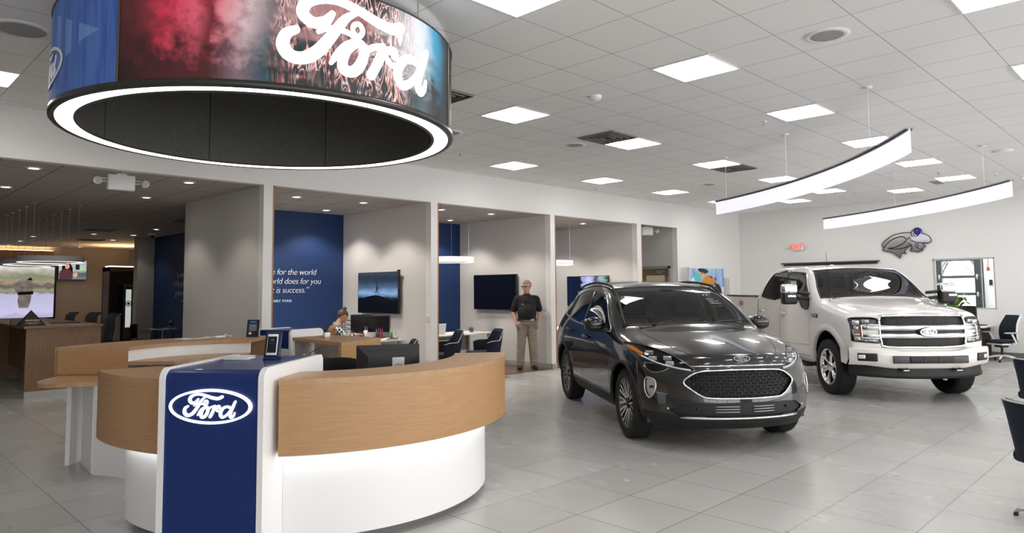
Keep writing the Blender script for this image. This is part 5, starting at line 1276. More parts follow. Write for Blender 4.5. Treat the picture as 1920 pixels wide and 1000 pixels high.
# C-shaped chrome surrounds beside the lamps
for s in (1, -1):
    mb = MB(); B.line(mb, [(.60*s, 1.068), (.78*s, 1.062), (.805*s, 1.03), (.805*s, .92), (.79*s, .885), (.60*s, .878)], 'x', .009, .010, seg=3); mb.build('lamp_bracket', CHROME, gp)
    hl = rpoly([(.60, 1.075), (.62, 1.155), (.75, 1.168), (.90, 1.16), (.925, 1.13), (.92, 1.07), (.92, .98), (.925, .86), (.90, .835), (.75, .822), (.62, .815), (.60, .84), (.60, .875), (.80, .885), (.81, .97), (.80, 1.06)], 2)
    P = [(a*s, b_) for a, b_ in hl]
    hq = B.panel(P, 'x', 'headlight', HG, trk, lambda c: c.x > .2, snap=.05)
    pts = [on_(a*s, b_, -.035) for a, b_ in hl]
    if hq:
        bk = MB(); N = len(pts)
        q = [(.62, .83), (.90, .85), (.93, 1.0), (.945, 1.16), (.62, 1.15), (.62, .98)]; q = [tuple(on_(a*s, b_, -.045)) for a, b_ in q]; bk.add(q, [tuple(range(6))]); bk.build('headlight_housing', mat('grey lamp housing', (.42, .42, .43), .25, .6), hq)
        for (yy, zz, w_, h_) in ((.86, 1.10, .05, .035), (.75, 1.12, .05, .025), (.865, 1.02, .035, .03), (.865, .93, .04, .02), (.86, .875, .04, .03), (.72, .85, .07, .018)):
            p = on_(yy*s, zz, -.020); M_ = Matrix.Translation(p) @ Matrix.Rotation(RAD(22*s), 4, 'Z')
            MB(M_).box(-.015, .008, -w_, w_, -h_, h_, .008).build('lamp_unit', lampm, hq)
            MB(M_).box(.006, .014, -w_*.6, w_*.6, -h_*.55, h_*.55, .004).build('lamp_lens', lens, hq)
        p = on_(.865*s, .972, -.012); MB(Matrix.Translation(p) @ Matrix.Rotation(RAD(22*s), 4, 'Z')).box(-.004, .008, -.05, .05, -.006, .006, .002).build('amber_marker', mat('amber lens'), hq)
        mb = MB(); mb.tube([on_(.822*s, 1.06, -.008), on_(.828*s, .97, -.008), on_(.82*s, .88, -.008)], .007); mb.build('amber_marker', mat('amber lens'), hq)
        mb = MB(); B.line(mb, P, 'x', .006, .002, closed=True, seg=1); mb.build('headlight_rim', mat('dark housing'), hq)
bpx = on_(0, .972, 0)
M_ = Matrix.Translation((bpx.x+.026, 0, .972))
MB(M_).lathe([(0, .012), (.118, .010), (.128, -.03)], 40, 'x').build('badge_plinth', BLACK, gp)
for q in KIDS[gp.name]:
    if q.name.startswith('badge_plinth'): q.scale = (1, 1.05, .52); q.location = (0, 0, .972*.48)
badge(B, gp, 1, lambda u, v, d: (bpx.x+.038+d, u*.115, .972+v*.135))
# bumper
def bx_(y): return .985-.30*abs(y)**3.2-.02*abs(y)
def bump(rows_z, offs, m, name, parent, ny=40, y1=.985, holes=None):
    mb = MB(); R = []
    for z, o_ in zip(rows_z, offs): R.append([(bx_(-y1+2*y1*i/ny)+o_, -y1+2*y1*i/ny, z(-y1+2*y1*i/ny) if callable(z) else z) for i in range(ny+1)])
    for a, b_ in zip(R, R[1:]): mb.add(a+b_, [(i, i+1, ny+2+i, ny+1+i) for i in range(ny)], smooth=True)
    o = mb.build(name, m, parent, doubles=.0002); return o
ztop = lambda y: .715+.045*max(0, min(1, (abs(y)-.42)/.18))-.01*abs(y)
bo = bump([lambda y: ztop(y)-.005, ztop, lambda y: ztop(y)-.02, lambda y: .655, lambda y: .575, lambda y: .50+.025*max(0, min(1, (abs(y)-.5)/.3)), lambda y: .475+.035*max(0, min(1, (abs(y)-.5)/.3))], [-.10, -.012, .0, .004, .0, -.02, -.05], WP, 'front_bumper', trk)
for s in (1, -1):
    mb = MB(); e = bx_(1); pr_ = [(-.012, 1), (0, .98), (0, .655), (0, .575), (-.02, .55)]
    mb.add([(e-.012, s, .745), (e, s, .70), (e, s, .56), (e-.05, s, .51), (e-.20, s*1.0, .53), (e-.22, s*1.0, .74)], [(0, 1, 2, 3, 4, 5)]); mb.build('bumper_end', WP, bo)
    MB(Matrix.Translation((bx_(.80)+.004, s*.80, .625)) @ Matrix.Rotation(RAD(-35*s if False else 32*s), 4, 'Z')).box(-.03, .008, -.125, .125, -.055, .055, .012).build('fog_lamp_recess', BLACK, bo)
    MB(Matrix.Translation((bx_(.86)+.012, s*.865, .63)) @ Matrix.Rotation(RAD(34*s), 4, 'Z')).box(-.01, .008, -.045, .045, -.026, .026, .008).build('fog_lamp', lampm, bo)
    MB(Matrix.Translation((bx_(.40)+.008, s*.395, .60)) @ Matrix.Rotation(RAD(4*s), 4, 'Z')).box(-.02, .012, -.12, .12, -.052, .052, .008).build('bumper_pad', mat('satin grey moulding', (.045, .045, .047), .4), bo)
    MB().tube([(.90, s*.42, .47), (.99, s*.40, .462), (.99, s*.33, .462), (.90, s*.31, .47)], .016, 8).build('tow_hook', BLACK, trk)
    MB().box(.985, 1.0, s*.365-.04, s*.365+.04, .452, .462).build('hook_highlight', SATIN, trk)
MB().box(.93, 1.0, -.30, .30, .55, .65, .006).build('bumper_intake', BLACK, bo)
for y in (-.10, .10): MB().box(.99, 1.006, y-.008, y+.008, .55, .65).build('intake_post', DARK, bo)
mb = MB()
R = []
for z, o_ in ((.50, -.06), (.44, -.05), (.385, -.04), (.335, -.03), (.33, -.12)): R.append([(bx_(y)+o_-.05*abs(y)**3, y*.95, z+(.02*abs(y)**2 if z < .4 else 0)) for y in [-1+.05*i for i in range(41)]])
for a, b_ in zip(R, R[1:]): mb.add(a+b_, [(i, i+1, 42+i, 41+i) for i in range(40)], smooth=True)
mb.build('air_dam', mat('satin black moulding'), trk, doubles=.0003)
mb = MB().tube([(bx_(y)-.075-.05*abs(y)**3, y*.93, .445) for y in [-1+.05*i for i in range(41)]], .022, 6); mb.build('lower_grille_recess', BLACK, trk)
# cab details
for s in (-1, 1): seat(trk, -1.30, .42*s, .78, IN, 1.05)
for s in (-1, 1): seat(trk, -2.25, .42*s, .80, IN, 1.0)
MB().box(-1.1, -.62, -.80, .80, 1.05, 1.40, .07).build('dashboard', IN, trk)
MB(Matrix.Translation((-1.12, .42, 1.33)) @ Matrix.Rotation(RAD(-65), 4, 'Y')).torus((0, 0, 0), .19, .017).box(-.18, .18, -.03, .03, -.01, .01).build('steering_wheel', IN, trk)
MB().box(-1.22, -1.18, -.13, .13, 1.74, 1.81, .02).build('rear_view_mirror', IN, trk)
MB().box(-2.95, .6, -.88, .88, .40, .60).build('floor_pan', BLACK, trk)
MB().box(-2.6, -1.3, -.6, .6, 1.87, 1.88).build('headliner', INL, trk)
MB().box(-2.86, -2.80, -.75, -.45, 1.5, 1.75).build('rear_window_pane', mat('rear window daylight', (.6, .65, .63), .3), trk)  # opaque pane, daylight behind the cab put into its pale colour
M_ = frame(B.on((-1.45, 1.56), '-y', -.03), (1, 0, 0), (0, 0, 1))
MB(M_).box(-.12, .12, -.16, .16, -.002, .0).build('window_sticker', mat('sticker paper', (.55, .60, .50), .6), trk)
MB().tube([(-1.75, -.05, 1.965), (-1.75, -.05, 2.0)], [.05, .02], 12).build('roof_antenna', WP, trk)
MB().tube([(-.25, -.80, 1.36), (-.28, -.82, 2.15)], .003, 5).build('mast_antenna', BLACK, trk)
B.finish('body_shell', WP, trk)
for x0 in (0, -3.68):
    for s in (1, -1): wheel(trk, 'wheel', x0, s*.86, WR, .275, .262, 'truck', s)
t = thing('black_bag', 'black shape standing up in the pickup bed behind the cab', 'bag', (0, 0, 0))
Mx = Matrix.Translation((11.52, 3.41, 0)) @ Matrix.Rotation(RAD(-134.9), 4, 'Z')
t.matrix_world = Mx @ Matrix.Translation((-3.25, -.45, 1.0))
MB().box(-.25, .22, -.25, .25, 0, .40, .08, seg=3).sphere((.10, 0, .45), .20, 14, sc_=(.9, 1, .75)).build('bag_body', BLACKFAB, t)

# ================================================================ TELEVISIONS AND SCREENS
def screen_mat(name, stops, axis=2, strength=1.0, nscale=4, namt=.1, size=(1, 1)):
    m = mat(name, (0, 0, 0), .12); n, l, b = nodes(m)
    tc = n.new('ShaderNodeTexCoord'); sx = n.new('ShaderNodeSeparateXYZ'); l.new(tc.outputs['Generated'], sx.inputs[0])
    nz = n.new('ShaderNodeTexNoise'); nz.inputs['Scale'].default_value = nscale; nz.inputs['Detail'].default_value = 6; l.new(tc.outputs['Generated'], nz.inputs[0])
    ma = n.new('ShaderNodeMath'); ma.operation = 'MULTIPLY_ADD'; l.new(nz.outputs[0], ma.inputs[0]); ma.inputs[1].default_value = namt
    sb = n.new('ShaderNodeMath'); sb.operation = 'SUBTRACT'; l.new(sx.outputs[axis], sb.inputs[0]); sb.inputs[1].default_value = namt/2; l.new(sb.outputs[0], ma.inputs[2])
    r = ramp(n, stops); l.new(ma.outputs[0], r.inputs[0]); l.new(r.outputs[0], b.inputs['Emission Color']); b.inputs['Emission Strength'].default_value = strength
    return m
def tv(label, M, w_, h_, scrm, name='television', ins=.012):
    """M: frame at the lower-left corner; x along the screen, y up, z toward the viewer"""
    t = thing(name, label, 'television', tuple(M.translation)); t.matrix_world = M
    MB().box(0, w_, 0, h_, -.05, 0, .006).build('casing', BLACK, t)
    MB().box(ins, w_-ins, ins, h_-ins, .0005, .002).build('screen', scrm, t)
    MB().box(w_*.35, w_*.65, h_*.3, h_*.7, -.10, -.05).build('wall_mount', BLACK, t)
    return t
SILH = mat('screen silhouette', (.001, .001, .002), .3)
t = tv('television with a stormy sky and a cyclist silhouette on the first booth wall', frame((7.335, 11.50, 1.185), (0, -1, 0), (0, 0, 1)), 1.30, .76,
   screen_mat('stormy sky picture', [(0, (.001, .001, .002)), (.36, (.002, .003, .003)), (.40, (.05, .10, .16)), (.48, (.16, .26, .42)), (.62, (.05, .09, .16)), (.78, (.012, .02, .035)), (1, (.02, .03, .045))], 1, .9, 5, .12))
hill = [(.012, .014), (1.288, .014), (1.288, .20), (1.1, .24), (.95, .275), (.8, .31), (.65, .33), (.5, .33), (.3, .30), (.12, .27), (.012, .26)]
MB().prism(hill, .002, .003).build('hill_silhouette', SILH, t)
cy = MB()
for cx_ in (.60, .70): cy.torus((cx_, .365, .0035), .033, .004, 'z', 20, 4)
cy.tube([(.60, .365, .0035), (.64, .42, .0035), (.70, .365, .0035)], .004, 4).tube([(.63, .40, .0035), (.66, .47, .0035), (.645, .53, .0035)], [.012, .018, .01], 5).sphere((.645, .56, .0035), .018, 8, sc_=(1, 1, .1)).tube([(.65, .51, .0035), (.69, .44, .0035)], .006, 4)
cy.build('cyclist_silhouette', SILH, t)
MB().box(1.28, 1.33, .76, .79, -.03, .01).build('camera_clip', BLACK, t)
tv('switched-off black television beside the standing man in the second booth', frame((10.415, 11.62, 1.17), (0, -1, 0), (0, 0, 1)), 1.335, .76, mat('black glass screen', (.003, .003, .004), .06, coat=.5))
t = tv('television with a bright blurred picture and text on the third booth wall', frame((13.46, 11.48, 1.17), (0, -1, 0), (0, 0, 1)), 1.30, .75,
   screen_mat('blurred street picture', [(0, (.005, .01, .03)), (.34, (.005, .008, .02)), (.40, (.25, .25, .5)), (.55, (.45, .45, .7)), (.72, (.03, .03, .06)), (.85, (.3, .35, .45)), (1, (.02, .08, .02))], 0, .8, 6, .5))
text_obj('screen_text', 'Some\nare', .10, WHITETXT, frame((.36, .30, .004), (1, 0, 0), (0, 1, 0)) if True else None, t, extrude=.0005)
# ring pendant lamps in booths 2 and 3
RL = mat('ring lamp glow', (1, 1, 1), .5, emit=2.2, ecol=(1, .96, .9)); RG = mat('white ring body', (.80, .78, .76), .5)
def ring_lamp(x, y, z, R, label, group=None, col=RG, hooks=3, w_=.055, hgt=.10, top=ZB):
    t = thing('ring_pendant_lamp', label, 'pendant light', (x, y, z), 0, group)
    MB().lathe([(R, 0), (R+.004, .01), (R+.004, hgt-.01), (R, hgt), (R-w_, hgt), (R-w_, 0)], 56, closed=False).build('ring', col, t)
    MB().lathe([(R-w_, -.001), (R, -.001)], 56).build('diffuser', RL, t)
    for k in range(hooks):
        a = 2*pi*k/hooks+pi/4; MB().cyl(((R-.03)*cos(a), (R-.03)*sin(a), hgt), ((R-.03)*cos(a), (R-.03)*sin(a), top-z), .003, n=5).lathe([(.03, top-z), (.03, top-z-.008), (0, top-z-.015)], 10, c=((R-.03)*cos(a), (R-.03)*sin(a), 0)).build('hanging_wire', mat('grey wire', (.45, .44, .42), .5), t)
    return t
ring_lamp(9.15, 10.95, 2.17, .50, 'white ring pendant lamp showing beside the blue wall of the second booth')
ring_lamp(12.3, 10.95, 2.17, .50, 'white ring pendant lamp at the left edge of the third booth')
GR2 = mat('grey ring body', (.55, .54, .53), .5)
ring_lamp(2.86, 14.15, 2.14, .49, 'nearest grey ring pendant lamp over the long lounge table', 'lounge ring lamps', GR2, 4)
ring_lamp(2.88, 15.48, 2.14, .49, 'middle grey ring pendant lamp over the long lounge table', 'lounge ring lamps', GR2, 4)
ring_lamp(2.90, 16.78, 2.14, .49, 'farthest grey ring pendant lamp over the long lounge table', 'lounge ring lamps', GR2, 4)

# booth wall lettering
Mq = lambda x, z: frame((x, 12.195, z), (1, 0, 0), (0, 0, 1))
t = thing('wall_quote', 'white italic quotation lettered on the blue wall of the first booth', 'lettering', (6, 12.195, 1.7))
t.location = (0, 0, 0)
for k, (s_, xr, z) in enumerate((('\u201cTo do more for the world', 6.835, 1.915), ('than the world does for you', 6.94, 1.742), ('\u2013 that is success.\u201d', 6.68, 1.575))):
    text_obj('lettering', s_, .160, WHITETXT, Mq(xr, z), t, 'RIGHT', .22, spacing=.93, bold=-.0022)
text_obj('lettering', 'HENRY FORD', .062, mat('pale blue lettering', (.5, .75, .85), .5), Mq(6.335, 1.405), t, 'RIGHT', 0, bold=.002, spacing=1.25)
t = thing('wall_quote', 'faint white lettering on the dark lounge wall, cut off by the pale partition', 'lettering', (0, 0, 0))
Ms = lambda y, z: frame((6.595, y, z), (0, -1, 0), (0, 0, 1))
QT = mat('faint lettering', (.30, .32, .34), .5)
for s_, y, z in (('\u201cService is', 18.95, 1.98), ('of the greatest', 19.12, 1.76), ('greatness.\u201d', 18.95, 1.52)): text_obj('lettering', s_, .20, QT, Ms(y, z), t, 'LEFT', .2)
text_obj('lettering', 'HENRY FORD', .06, QT, Ms(18.5, 1.36), t)
# switches
for x, y, z, l in ((7.431, 9.47, 1.13, 'first booth wall'), (10.509, 9.56, 1.07, 'wall beside the standing man')):
    t = thing('light_switch', 'white double light switch on the '+l, 'light switch', (x, y, z))
    MB().box(-.008, 0, -.045, .045, -.062, .062, .003).build('plate', WHITE, t)
    for q in (-.018, .018): MB().box(-.013, -.007, q-.008, q+.008, -.03, .03, .002).build('rocker', mat('switch rocker', (.6, .6, .6), .4), t)

# emergency lamps
def emergency(loc, rz, label):
    t = thing('emergency_light', label, 'emergency light', loc, rz)
    MB().box(-.16, .16, -.04, .04, -.21, -.01, .015).build('housing', mat('white plastic', (.74, .74, .75), .45), t)
    MB().box(-.06, .06, -.03, .03, -.015, .01).build('mount', WHITE, t)
    for s in (-1, 1):
        MB().tube([(s*.15, 0, -.07), (s*.22, 0, -.07), (s*.25, -.01, -.08), (s*.22, 0, -.11), (s*.15, 0, -.11)], .007, 6).build('bracket', mat('white plastic'), t)
        MB().cyl((s*.27, .01, -.085), (s*.275, -.05, -.11), .035, .05, 16).build('lamp_head', mat('white plastic'), t)
        MB().cyl((s*.275, -.05, -.11), (s*.276, -.054, -.112), .044, .044, 16).build('lamp_lens', mat('clear lens', (.5, .5, .5), .1), t)
emergency((2.70, 9.75, ZB), 0, 'white two-headed emergency lamp hanging at the lounge opening')
emergency((14.45, 9.72, ZB), RAD(-25), 'white two-headed emergency lamp in the corridor opening')
t = thing('exit_sign', 'red and white EXIT sign with two small lamp heads on the far wall', 'exit sign', (XW-.04, 7.72, 2.685))
MB().box(-.03, .04, -.17, .17, -.10, .10, .01).build('housing', mat('white plastic'), t)
text_obj('exit_lettering', 'EXIT', .165, mat('exit red', (.7, .02, .01), .5, emit=1.2, ecol=(1, .05, .02)), frame((-.031, 0, -.057), (0, -1, 0), (0, 0, 1)), t, 'CENTER', bold=.004)
for s in (-1, 1):
    MB().tube([(0, s*.17, 0), (0, s*.21, 0)], .012).cyl((-.02, s*.235, 0), (.03, s*.235, .0), .05, .035, 14).build('lamp_head', mat('white plastic'), t)

# ---------------------------------------------------------------- frog emblem on the far wall: polished metal plate with black outlines
fg = thing('frog_wall_emblem', 'polished metal frog cut-out with black outlines on the far wall', 'wall emblem', (XW-.03, 0, 0))
# outline points measured on the wall: (u to the right, v up) from the crop, in metres
def fr_pt(x, y): return ((x-760)/1120*1.085, (450-y)/730*.70)
FM = frame((0, 5.08, 2.63), (0, -1, 0), (0, 0, 1))
outline = [(200, 470), (230, 400), (330, 310), (460, 230), (600, 190), (740, 175), (870, 180), (895, 150), (950, 95), (1020, 70), (1090, 100), (1120, 160), (1120, 210), (1180, 230), (1260, 290), (1310, 370), (1300, 430), (1230, 460), (1130, 465), (1160, 520), (1180, 550), (1110, 575), (1125, 620), (1070, 650), (1000, 675), (930, 645), (870, 655), (845, 620), (870, 560), (860, 490), (800, 540), (770, 570), (715, 640), (745, 705), (670, 690), (630, 735), (615, 810), (560, 770), (480, 690), (380, 640), (215, 600), (235, 540)]
P = spline([V((*fr_pt(*q), 0)) for q in outline], 3, True)
mb = MB(FM); mb.prism([(p.x, p.y) for p in P], 0, .012); mb.build('metal_plate', mat('polished plate', (.62, .60, .58), .12, 1), fg)
mb = MB(FM)
def stroke(pts, r=.013, closed=False): mb.tube(spline([V((*fr_pt(*q), .013)) for q in pts], 4, closed), r, 6, closed=closed)
stroke(outline, .011, True)
stroke([(235, 545), (330, 420), (450, 330), (580, 280), (680, 270), (750, 320), (745, 390), (660, 460), (500, 530), (335, 553)])
stroke([(335, 553), (480, 575), (640, 570), (780, 530), (860, 490)]); stroke([(790, 350), (820, 315), (860, 300)]); stroke([(850, 350), (920, 400), (1010, 435), (1130, 450), (1240, 455)])
stroke([(820, 435), (870, 490), (890, 560), (860, 620)]); stroke([(950, 480), (1010, 470), (1020, 540), (970, 530), (950, 480)], .010); stroke([(970, 540), (1030, 590), (1110, 600)], .010)
stroke([(880, 190), (885, 240), (910, 285)]); stroke([(925, 200), (940, 260), (990, 285), (1040, 250)], .010)
mb.build('black_outline', GLOSSBLACK, fg)
MB(FM @ Matrix.Translation((*fr_pt(1020, 160), .02))).sphere((0, 0, 0), 1, 20, sc_=(.075, .085, .012)).build('eye', mat('blue metal', (.02, .02, .30), .1, .8), fg)
MB(FM @ Matrix.Translation((*fr_pt(1010, 190), .03))).sphere((0, 0, 0), 1, 16, sc_=(.03, .06, .01)).build('pupil', GLOSSBLACK, fg)
t = thing('wall_shelf', 'long dark shelf strip on the far wall just above the pickup roof', 'shelf', (XW, 7.0, 2.22))
MB().box(-.12, 0, -1.3, 1.15, 0, .03).build('board', mat('dark shelf', (.06, .055, .05), .5), t)
MB().box(-.04, 0, -1.25, 1.1, -.05, 0).build('bracket', DARK, t)

# ---------------------------------------------------------------- car-care poster display by the left wall
pd = thing('poster_display', 'tall car-care poster display with two pictured people standing by the left wall', 'display stand', (16.05, 9.0, 0), RAD(-12))
MB().box(-.66, .62, .0, .04, .30, 2.12).build('backboard', WHITE, pd)
MB().box(-.60, .60, -.35, .0, 0, .95, .01).build('cabinet', BLACK, pd)
MB().box(.62, .80, -.05, .12, .2, 1.86, .04).build('side_pillar', mat('light grey plastic', (.45, .44, .43), .5), pd)
fl_ = lambda x, y, z: (x, -.003-z, y)
MB().prism([(-.64, 1.62), (.62, 1.62), (.62, 2.10), (-.64, 2.10)], 0, .001, fn=fl_).build('picture_sky', noise_mat('blue print', (.10, .25, .55), (.45, .62, .80), (3, 1, .4), 3, .5), pd)
MB().prism([(-.64, 1.0), (.62, 1.0), (.62, 1.62), (-.64, 1.62)], 0, .001, fn=fl_).build('picture_lower', noise_mat('pale print', (.55, .56, .58), (.78, .80, .82), nscale=4, rough=.5), pd)
SK = mat('printed skin', (.70, .40, .28), .5); HR = mat('printed hair', (.02, .015, .015), .5)
def blob(name, cx, cz, rx, rz_, m, d, ang=0, n=20, par=pd):
    P = [(cx+rx*cos(a)*cos(ang)-rz_*sin(a)*sin(ang), cz+rx*cos(a)*sin(ang)+rz_*sin(a)*cos(ang)) for a in [2*pi*k/n for k in range(n)]]
    MB().prism(P, 0, d, fn=fl_).build(name, m, par)
blob('picture_coat', -.46, 1.62, .20, .26, mat('printed white coat', (.82, .84, .86), .5), .003); blob('picture_mask', -.36, 1.87, .13, .16, mat('printed teal', (.10, .55, .62), .5), .004, .5)
blob('picture_face', -.20, 1.94, .13, .12, SK, .0035); blob('picture_hair', -.15, 2.035, .19, .055, HR, .006, -.15); blob('picture_ear', -.36, 2.0, .03, .045, SK, .0045); blob('picture_cap', .06, 1.86, .14, .05, HR, .0045, -.1)
for q in (-.20, -.10): blob('picture_eye', q, 1.96, .022, .010, HR, .006)
blob('picture_hair', .34, 1.45, .19, .26, HR, .003); blob('picture_face', .30, 1.44, .105, .15, mat('printed face', (.80, .52, .42), .5), .005); blob('picture_scarf', .32, 1.17, .22, .15, mat('printed pink', (.85, .42, .40), .5), .006)
blob('picture_smile', .30, 1.375, .045, .016, WHITE, .0065)
for q in (-.04, .04): blob('picture_eye', .30+q, 1.475, .016, .01, HR, .0065)
MB().prism([(-.36, 1.50), (.26, 1.66), (.30, 1.80), (.16, 1.84), (.0, 1.93), (-.18, 1.80), (-.36, 1.62)], 0, .008, fn=fl_).build('logo_ground', mat('printed orange', (.65, .25, .02), .5), pd)
MB().prism([(-.37, 1.47), (.28, 1.64), (.30, 1.74), (-.33, 1.58)], 0, .010, fn=fl_).build('logo_band', BLACK, pd)
text_obj('logo_lettering', 'ARMOR ALL', .115, WHITETXT, frame((-.32, -.0145, 1.49), (.966, 0, .26), (-.26, 0, .966)), pd, extrude=.0005, bold=.003)
blob('picture_lamp', .30, 1.83, .045, .035, mat('printed red', (.65, .02, .02), .5), .006)

# ================================================================ LOUNGE
tb = thing('high_meeting_table', 'long brown wood high table with a solid end panel in the dark lounge', 'table', (2.83, 12.85, 0))
MB().box(-.56, .52, -.05, 4.3, 1.06, 1.10, .004).build('table_top', OAKD, tb)
MB().box(-.52, .50, 0, .05, .10, 1.06).build('end_panel', OAKD, tb)
MB().box(-.52, .50, -.002, .052, 0, .10).build('base_strip', SATIN, tb)
MB().box(-.52, .50, 4.2, 4.25, 0, 1.06).build('end_panel', OAKD, tb)
MB().box(-.05, .0, .05, 4.2, .2, 1.06).build('centre_panel', OAKD, tb)
t = thing('pyramid_display', 'dark triangular award block with white lettering on the lounge table', 'display block', (2.40, 12.98, 1.10), RAD(12), scale=1.15)
MB().add([(-.16, -.05, 0), (.16, -.05, 0), (.16, .10, 0), (-.16, .10, 0), (0, .03, .215)], [(0, 1, 4), (1, 2, 4), (2, 3, 4), (3, 0, 4), (0, 3, 2, 1)]).build('block', mat('bronze acrylic', (.06, .05, .045), .12, .3, coat=1), t)
sl = math.atan2(.08, .215)
text_obj('block_lettering', 'SMARTSHIELD', .028, WHITETXT, frame((0, -.026, .066), (1, 0, 0), (0, sin(sl), cos(sl))), t, 'CENTER', extrude=.0004)
mb = MB(frame((0, -.051, 0), (1, 0, 0), (0, sin(sl), cos(sl))))
for k, w_ in enumerate((.075, .10, .06)): mb.box(-w_, w_, .050-.012*k, .054-.012*k, -.001, .001)
mb.build('small_lettering', mat('dim lettering', (.35, .33, .3), .5), t)
t = thing('small_box', 'small grey carton behind the triangular block on the lounge table', 'box', (2.30, 13.6, 1.10)); MB().box(-.07, .07, -.05, .05, 0, .10).build('carton', mat('grey carton', (.15, .14, .13), .7), t)
t = thing('folder', 'dark folder lying near the back of the lounge table', 'folder', (3.0, 13.7, 1.10)); MB().box(-.2, .2, -.12, .12, 0, .015).build('cover', BLACK, t)
t = thing('paper_sheet', 'pale sheet at the near right edge of the lounge table', 'paper', (3.1, 13.0, 1.10)); MB().box(-.2, .2, -.06, .06, 0, .003).build('sheet', mat('beige paper', (.5, .45, .4), .6), t)
def high_chair(x, y, rz, label):
    t = thing('lounge_chair', label, 'chair', (x, y, 0), rz, 'mesh-backed chairs at the lounge table')
    m = noise_mat('charcoal mesh', (.035, .04, .05), (.05, .055, .065), nscale=150, rough=.8)
    g = MB(); nu, nv = 8, 8
    P = [[((-.22+.44*u)*(1-.12*v), .20+.06*math.sin(v*2.2)-.05*(1-(2*u-1)**2)+.10*max(0, v-.85)/.15, .66+.56*v) for u in [i/nu for i in range(nu+1)]] for v in [j/nv for j in range(nv+1)]]
    for j in range(nv):
        for i in range(nu): g.add([P[j][i], P[j][i+1], P[j+1][i+1], P[j+1][i]], [(0, 1, 2, 3)], smooth=True)
    o = g.build('backrest', m, t, doubles=.001); s = o.modifiers.new('s', 'SOLIDIFY'); s.thickness = .02
    MB().box(-.22, .22, -.22, .2, .62, .69, .03).build('seat', m, t)
    MB().tube([(0, .24, .72), (0, .24, .60), (0, .05, .56)], .02).build('back_stem', BLACK, t)
    MB().cyl((0, 0, .06), (0, 0, .62), .025).lathe([(.24, 0), (.24, .02), (.03, .06)], 20).build('base', BLACK, t)
    return t
high_chair(3.40, 16.3, RAD(-80), 'charcoal mesh-backed chair by the lounge table, leftmost and smallest in view')
high_chair(3.62, 15.6, RAD(-75), 'charcoal mesh-backed chair by the lounge table, middle and tallest in view')
high_chair(3.76, 14.9, RAD(-85), 'charcoal mesh-backed chair by the lounge table, nearest the cream cabinet')
high_chair(1.75, 13.4, RAD(95), 'dark chair at the left photo edge beside the lounge table end panel')
high_chair(1.75, 14.6, RAD(95), 'dark chair farther along the left side of the lounge table')
# big television and small one on the lounge back wall
bt = tv('very large television showing an angler in a river on the lounge back wall', frame((3.0, 27.22, .75), (1, 0, 0), (0, 0, 1)), 2.68, 1.78,
  screen_mat('river picture', [(0, (.45, .42, .62)), (.10, (.60, .56, .80)), (.46, (.50, .48, .66)), (.50, (.22, .22, .2)), (.54, (.35, .33, .22)), (.62, (.12, .11, .09)), (.70, (.40, .30, .22)), (.80, (.22, .26, .14)), (.90, (.45, .42, .36)), (1, (.7, .68, .62))], 1, .55, 9, .28), ins=.06)
FC = noise_mat('angler clothing', (.5, .48, .45), (.12, .11, .10), nscale=6, rough=.8); n, l, b = nodes(FC); b.inputs['Emission Color'].default_value = (.35, .33, .30, 1); b.inputs['Emission Strength'].default_value = .15
def flat(name, P, m, d, par): return MB().prism(P, .002, .002+d).build(name, m, par)
flat('angler_jacket', [(1.60, .86), (1.52, 1.02), (1.58, 1.20), (1.72, 1.30), (1.98, 1.30), (2.08, 1.12), (2.02, .88)], FC, .003, bt)
flat('angler_waders', [(1.66, .38), (1.62, .62), (1.66, .88), (2.00, .88), (1.98, .62), (1.92, .38)], FC, .003, bt)
flat('angler_belt', [(1.62, .80), (1.62, .90), (2.04, .92), (2.04, .82)], SILH, .004, bt)
flat('angler_hat', [(1.66, 1.28), (1.70, 1.40), (1.85, 1.40), (1.90, 1.30), (1.78, 1.24)], mat('angler hat', (.35, .33, .3), .8, emit=.3), .004, bt)
flat('angler_collar', [(1.84, 1.28), (1.95, 1.38), (2.02, 1.28)], mat('angler navy', (.01, .02, .08), .8), .005, bt)
st = tv('small television showing a woman with long hair beside the large lounge television', frame((5.72, 27.22, 2.05), (1, 0, 0), (0, 0, 1)), .84, .66,
  screen_mat('kitchen picture', [(0, (.2, .3, .35)), (.3, (.10, .14, .14)), (.5, (.55, .65, .62)), (.7, (.6, .66, .72)), (1, (.45, .5, .6))], 1, .42, 6, .2))
flat('figure_hair', [(.12, .10), (.10, .45), (.18, .60), (.32, .60), (.42, .40), (.42, .10)], SILH, .002, st)
flat('figure_face', [(.20, .38), (.19, .52), (.30, .54), (.33, .42), (.27, .36)], mat('screen skin', (.3, .15, .1), .5, emit=.6, ecol=(.6, .3, .22)), .003, st)
flat('figure_blouse', [(.03, .014), (.06, .30), (.18, .36), (.34, .34), (.42, .22), (.40, .014)], mat('screen blouse', (.02, .005, .01), .5, emit=.3, ecol=(.15, .05, .08)), .003, st)
flat('figure_hand', [(.44, .10), (.42, .20), (.52, .26), (.58, .18), (.52, .06)], mat('screen skin'), .003, st)
flat('screen_frame_picture', [(.50, .34), (.50, .52), (.62, .52), (.62, .34)], mat('screen frame', (.02, .03, .04), .5), .003, st)
flat('screen_green_box', [(.66, .36), (.66, .44), (.73, .44), (.73, .36)], mat('screen green', (.05, .3, .02), .5, emit=.8, ecol=(.1, .7, .05)), .003, st)
WARM = mat('warm cove light', (1, .6, .25), .5, emit=6, ecol=(1, .62, .28))
t = thing('wood_valance', 'warm-lit wooden valance above the large lounge television', 'valance', (4.2, 27.1, 2.75))
MB().box(-1.4, 1.35, 0, .2, 0, .25).build('panel', OAKD, t); MB().box(-1.35, 1.33, .02, .15, .252, .262).build('cove_lamp', WARM, t)
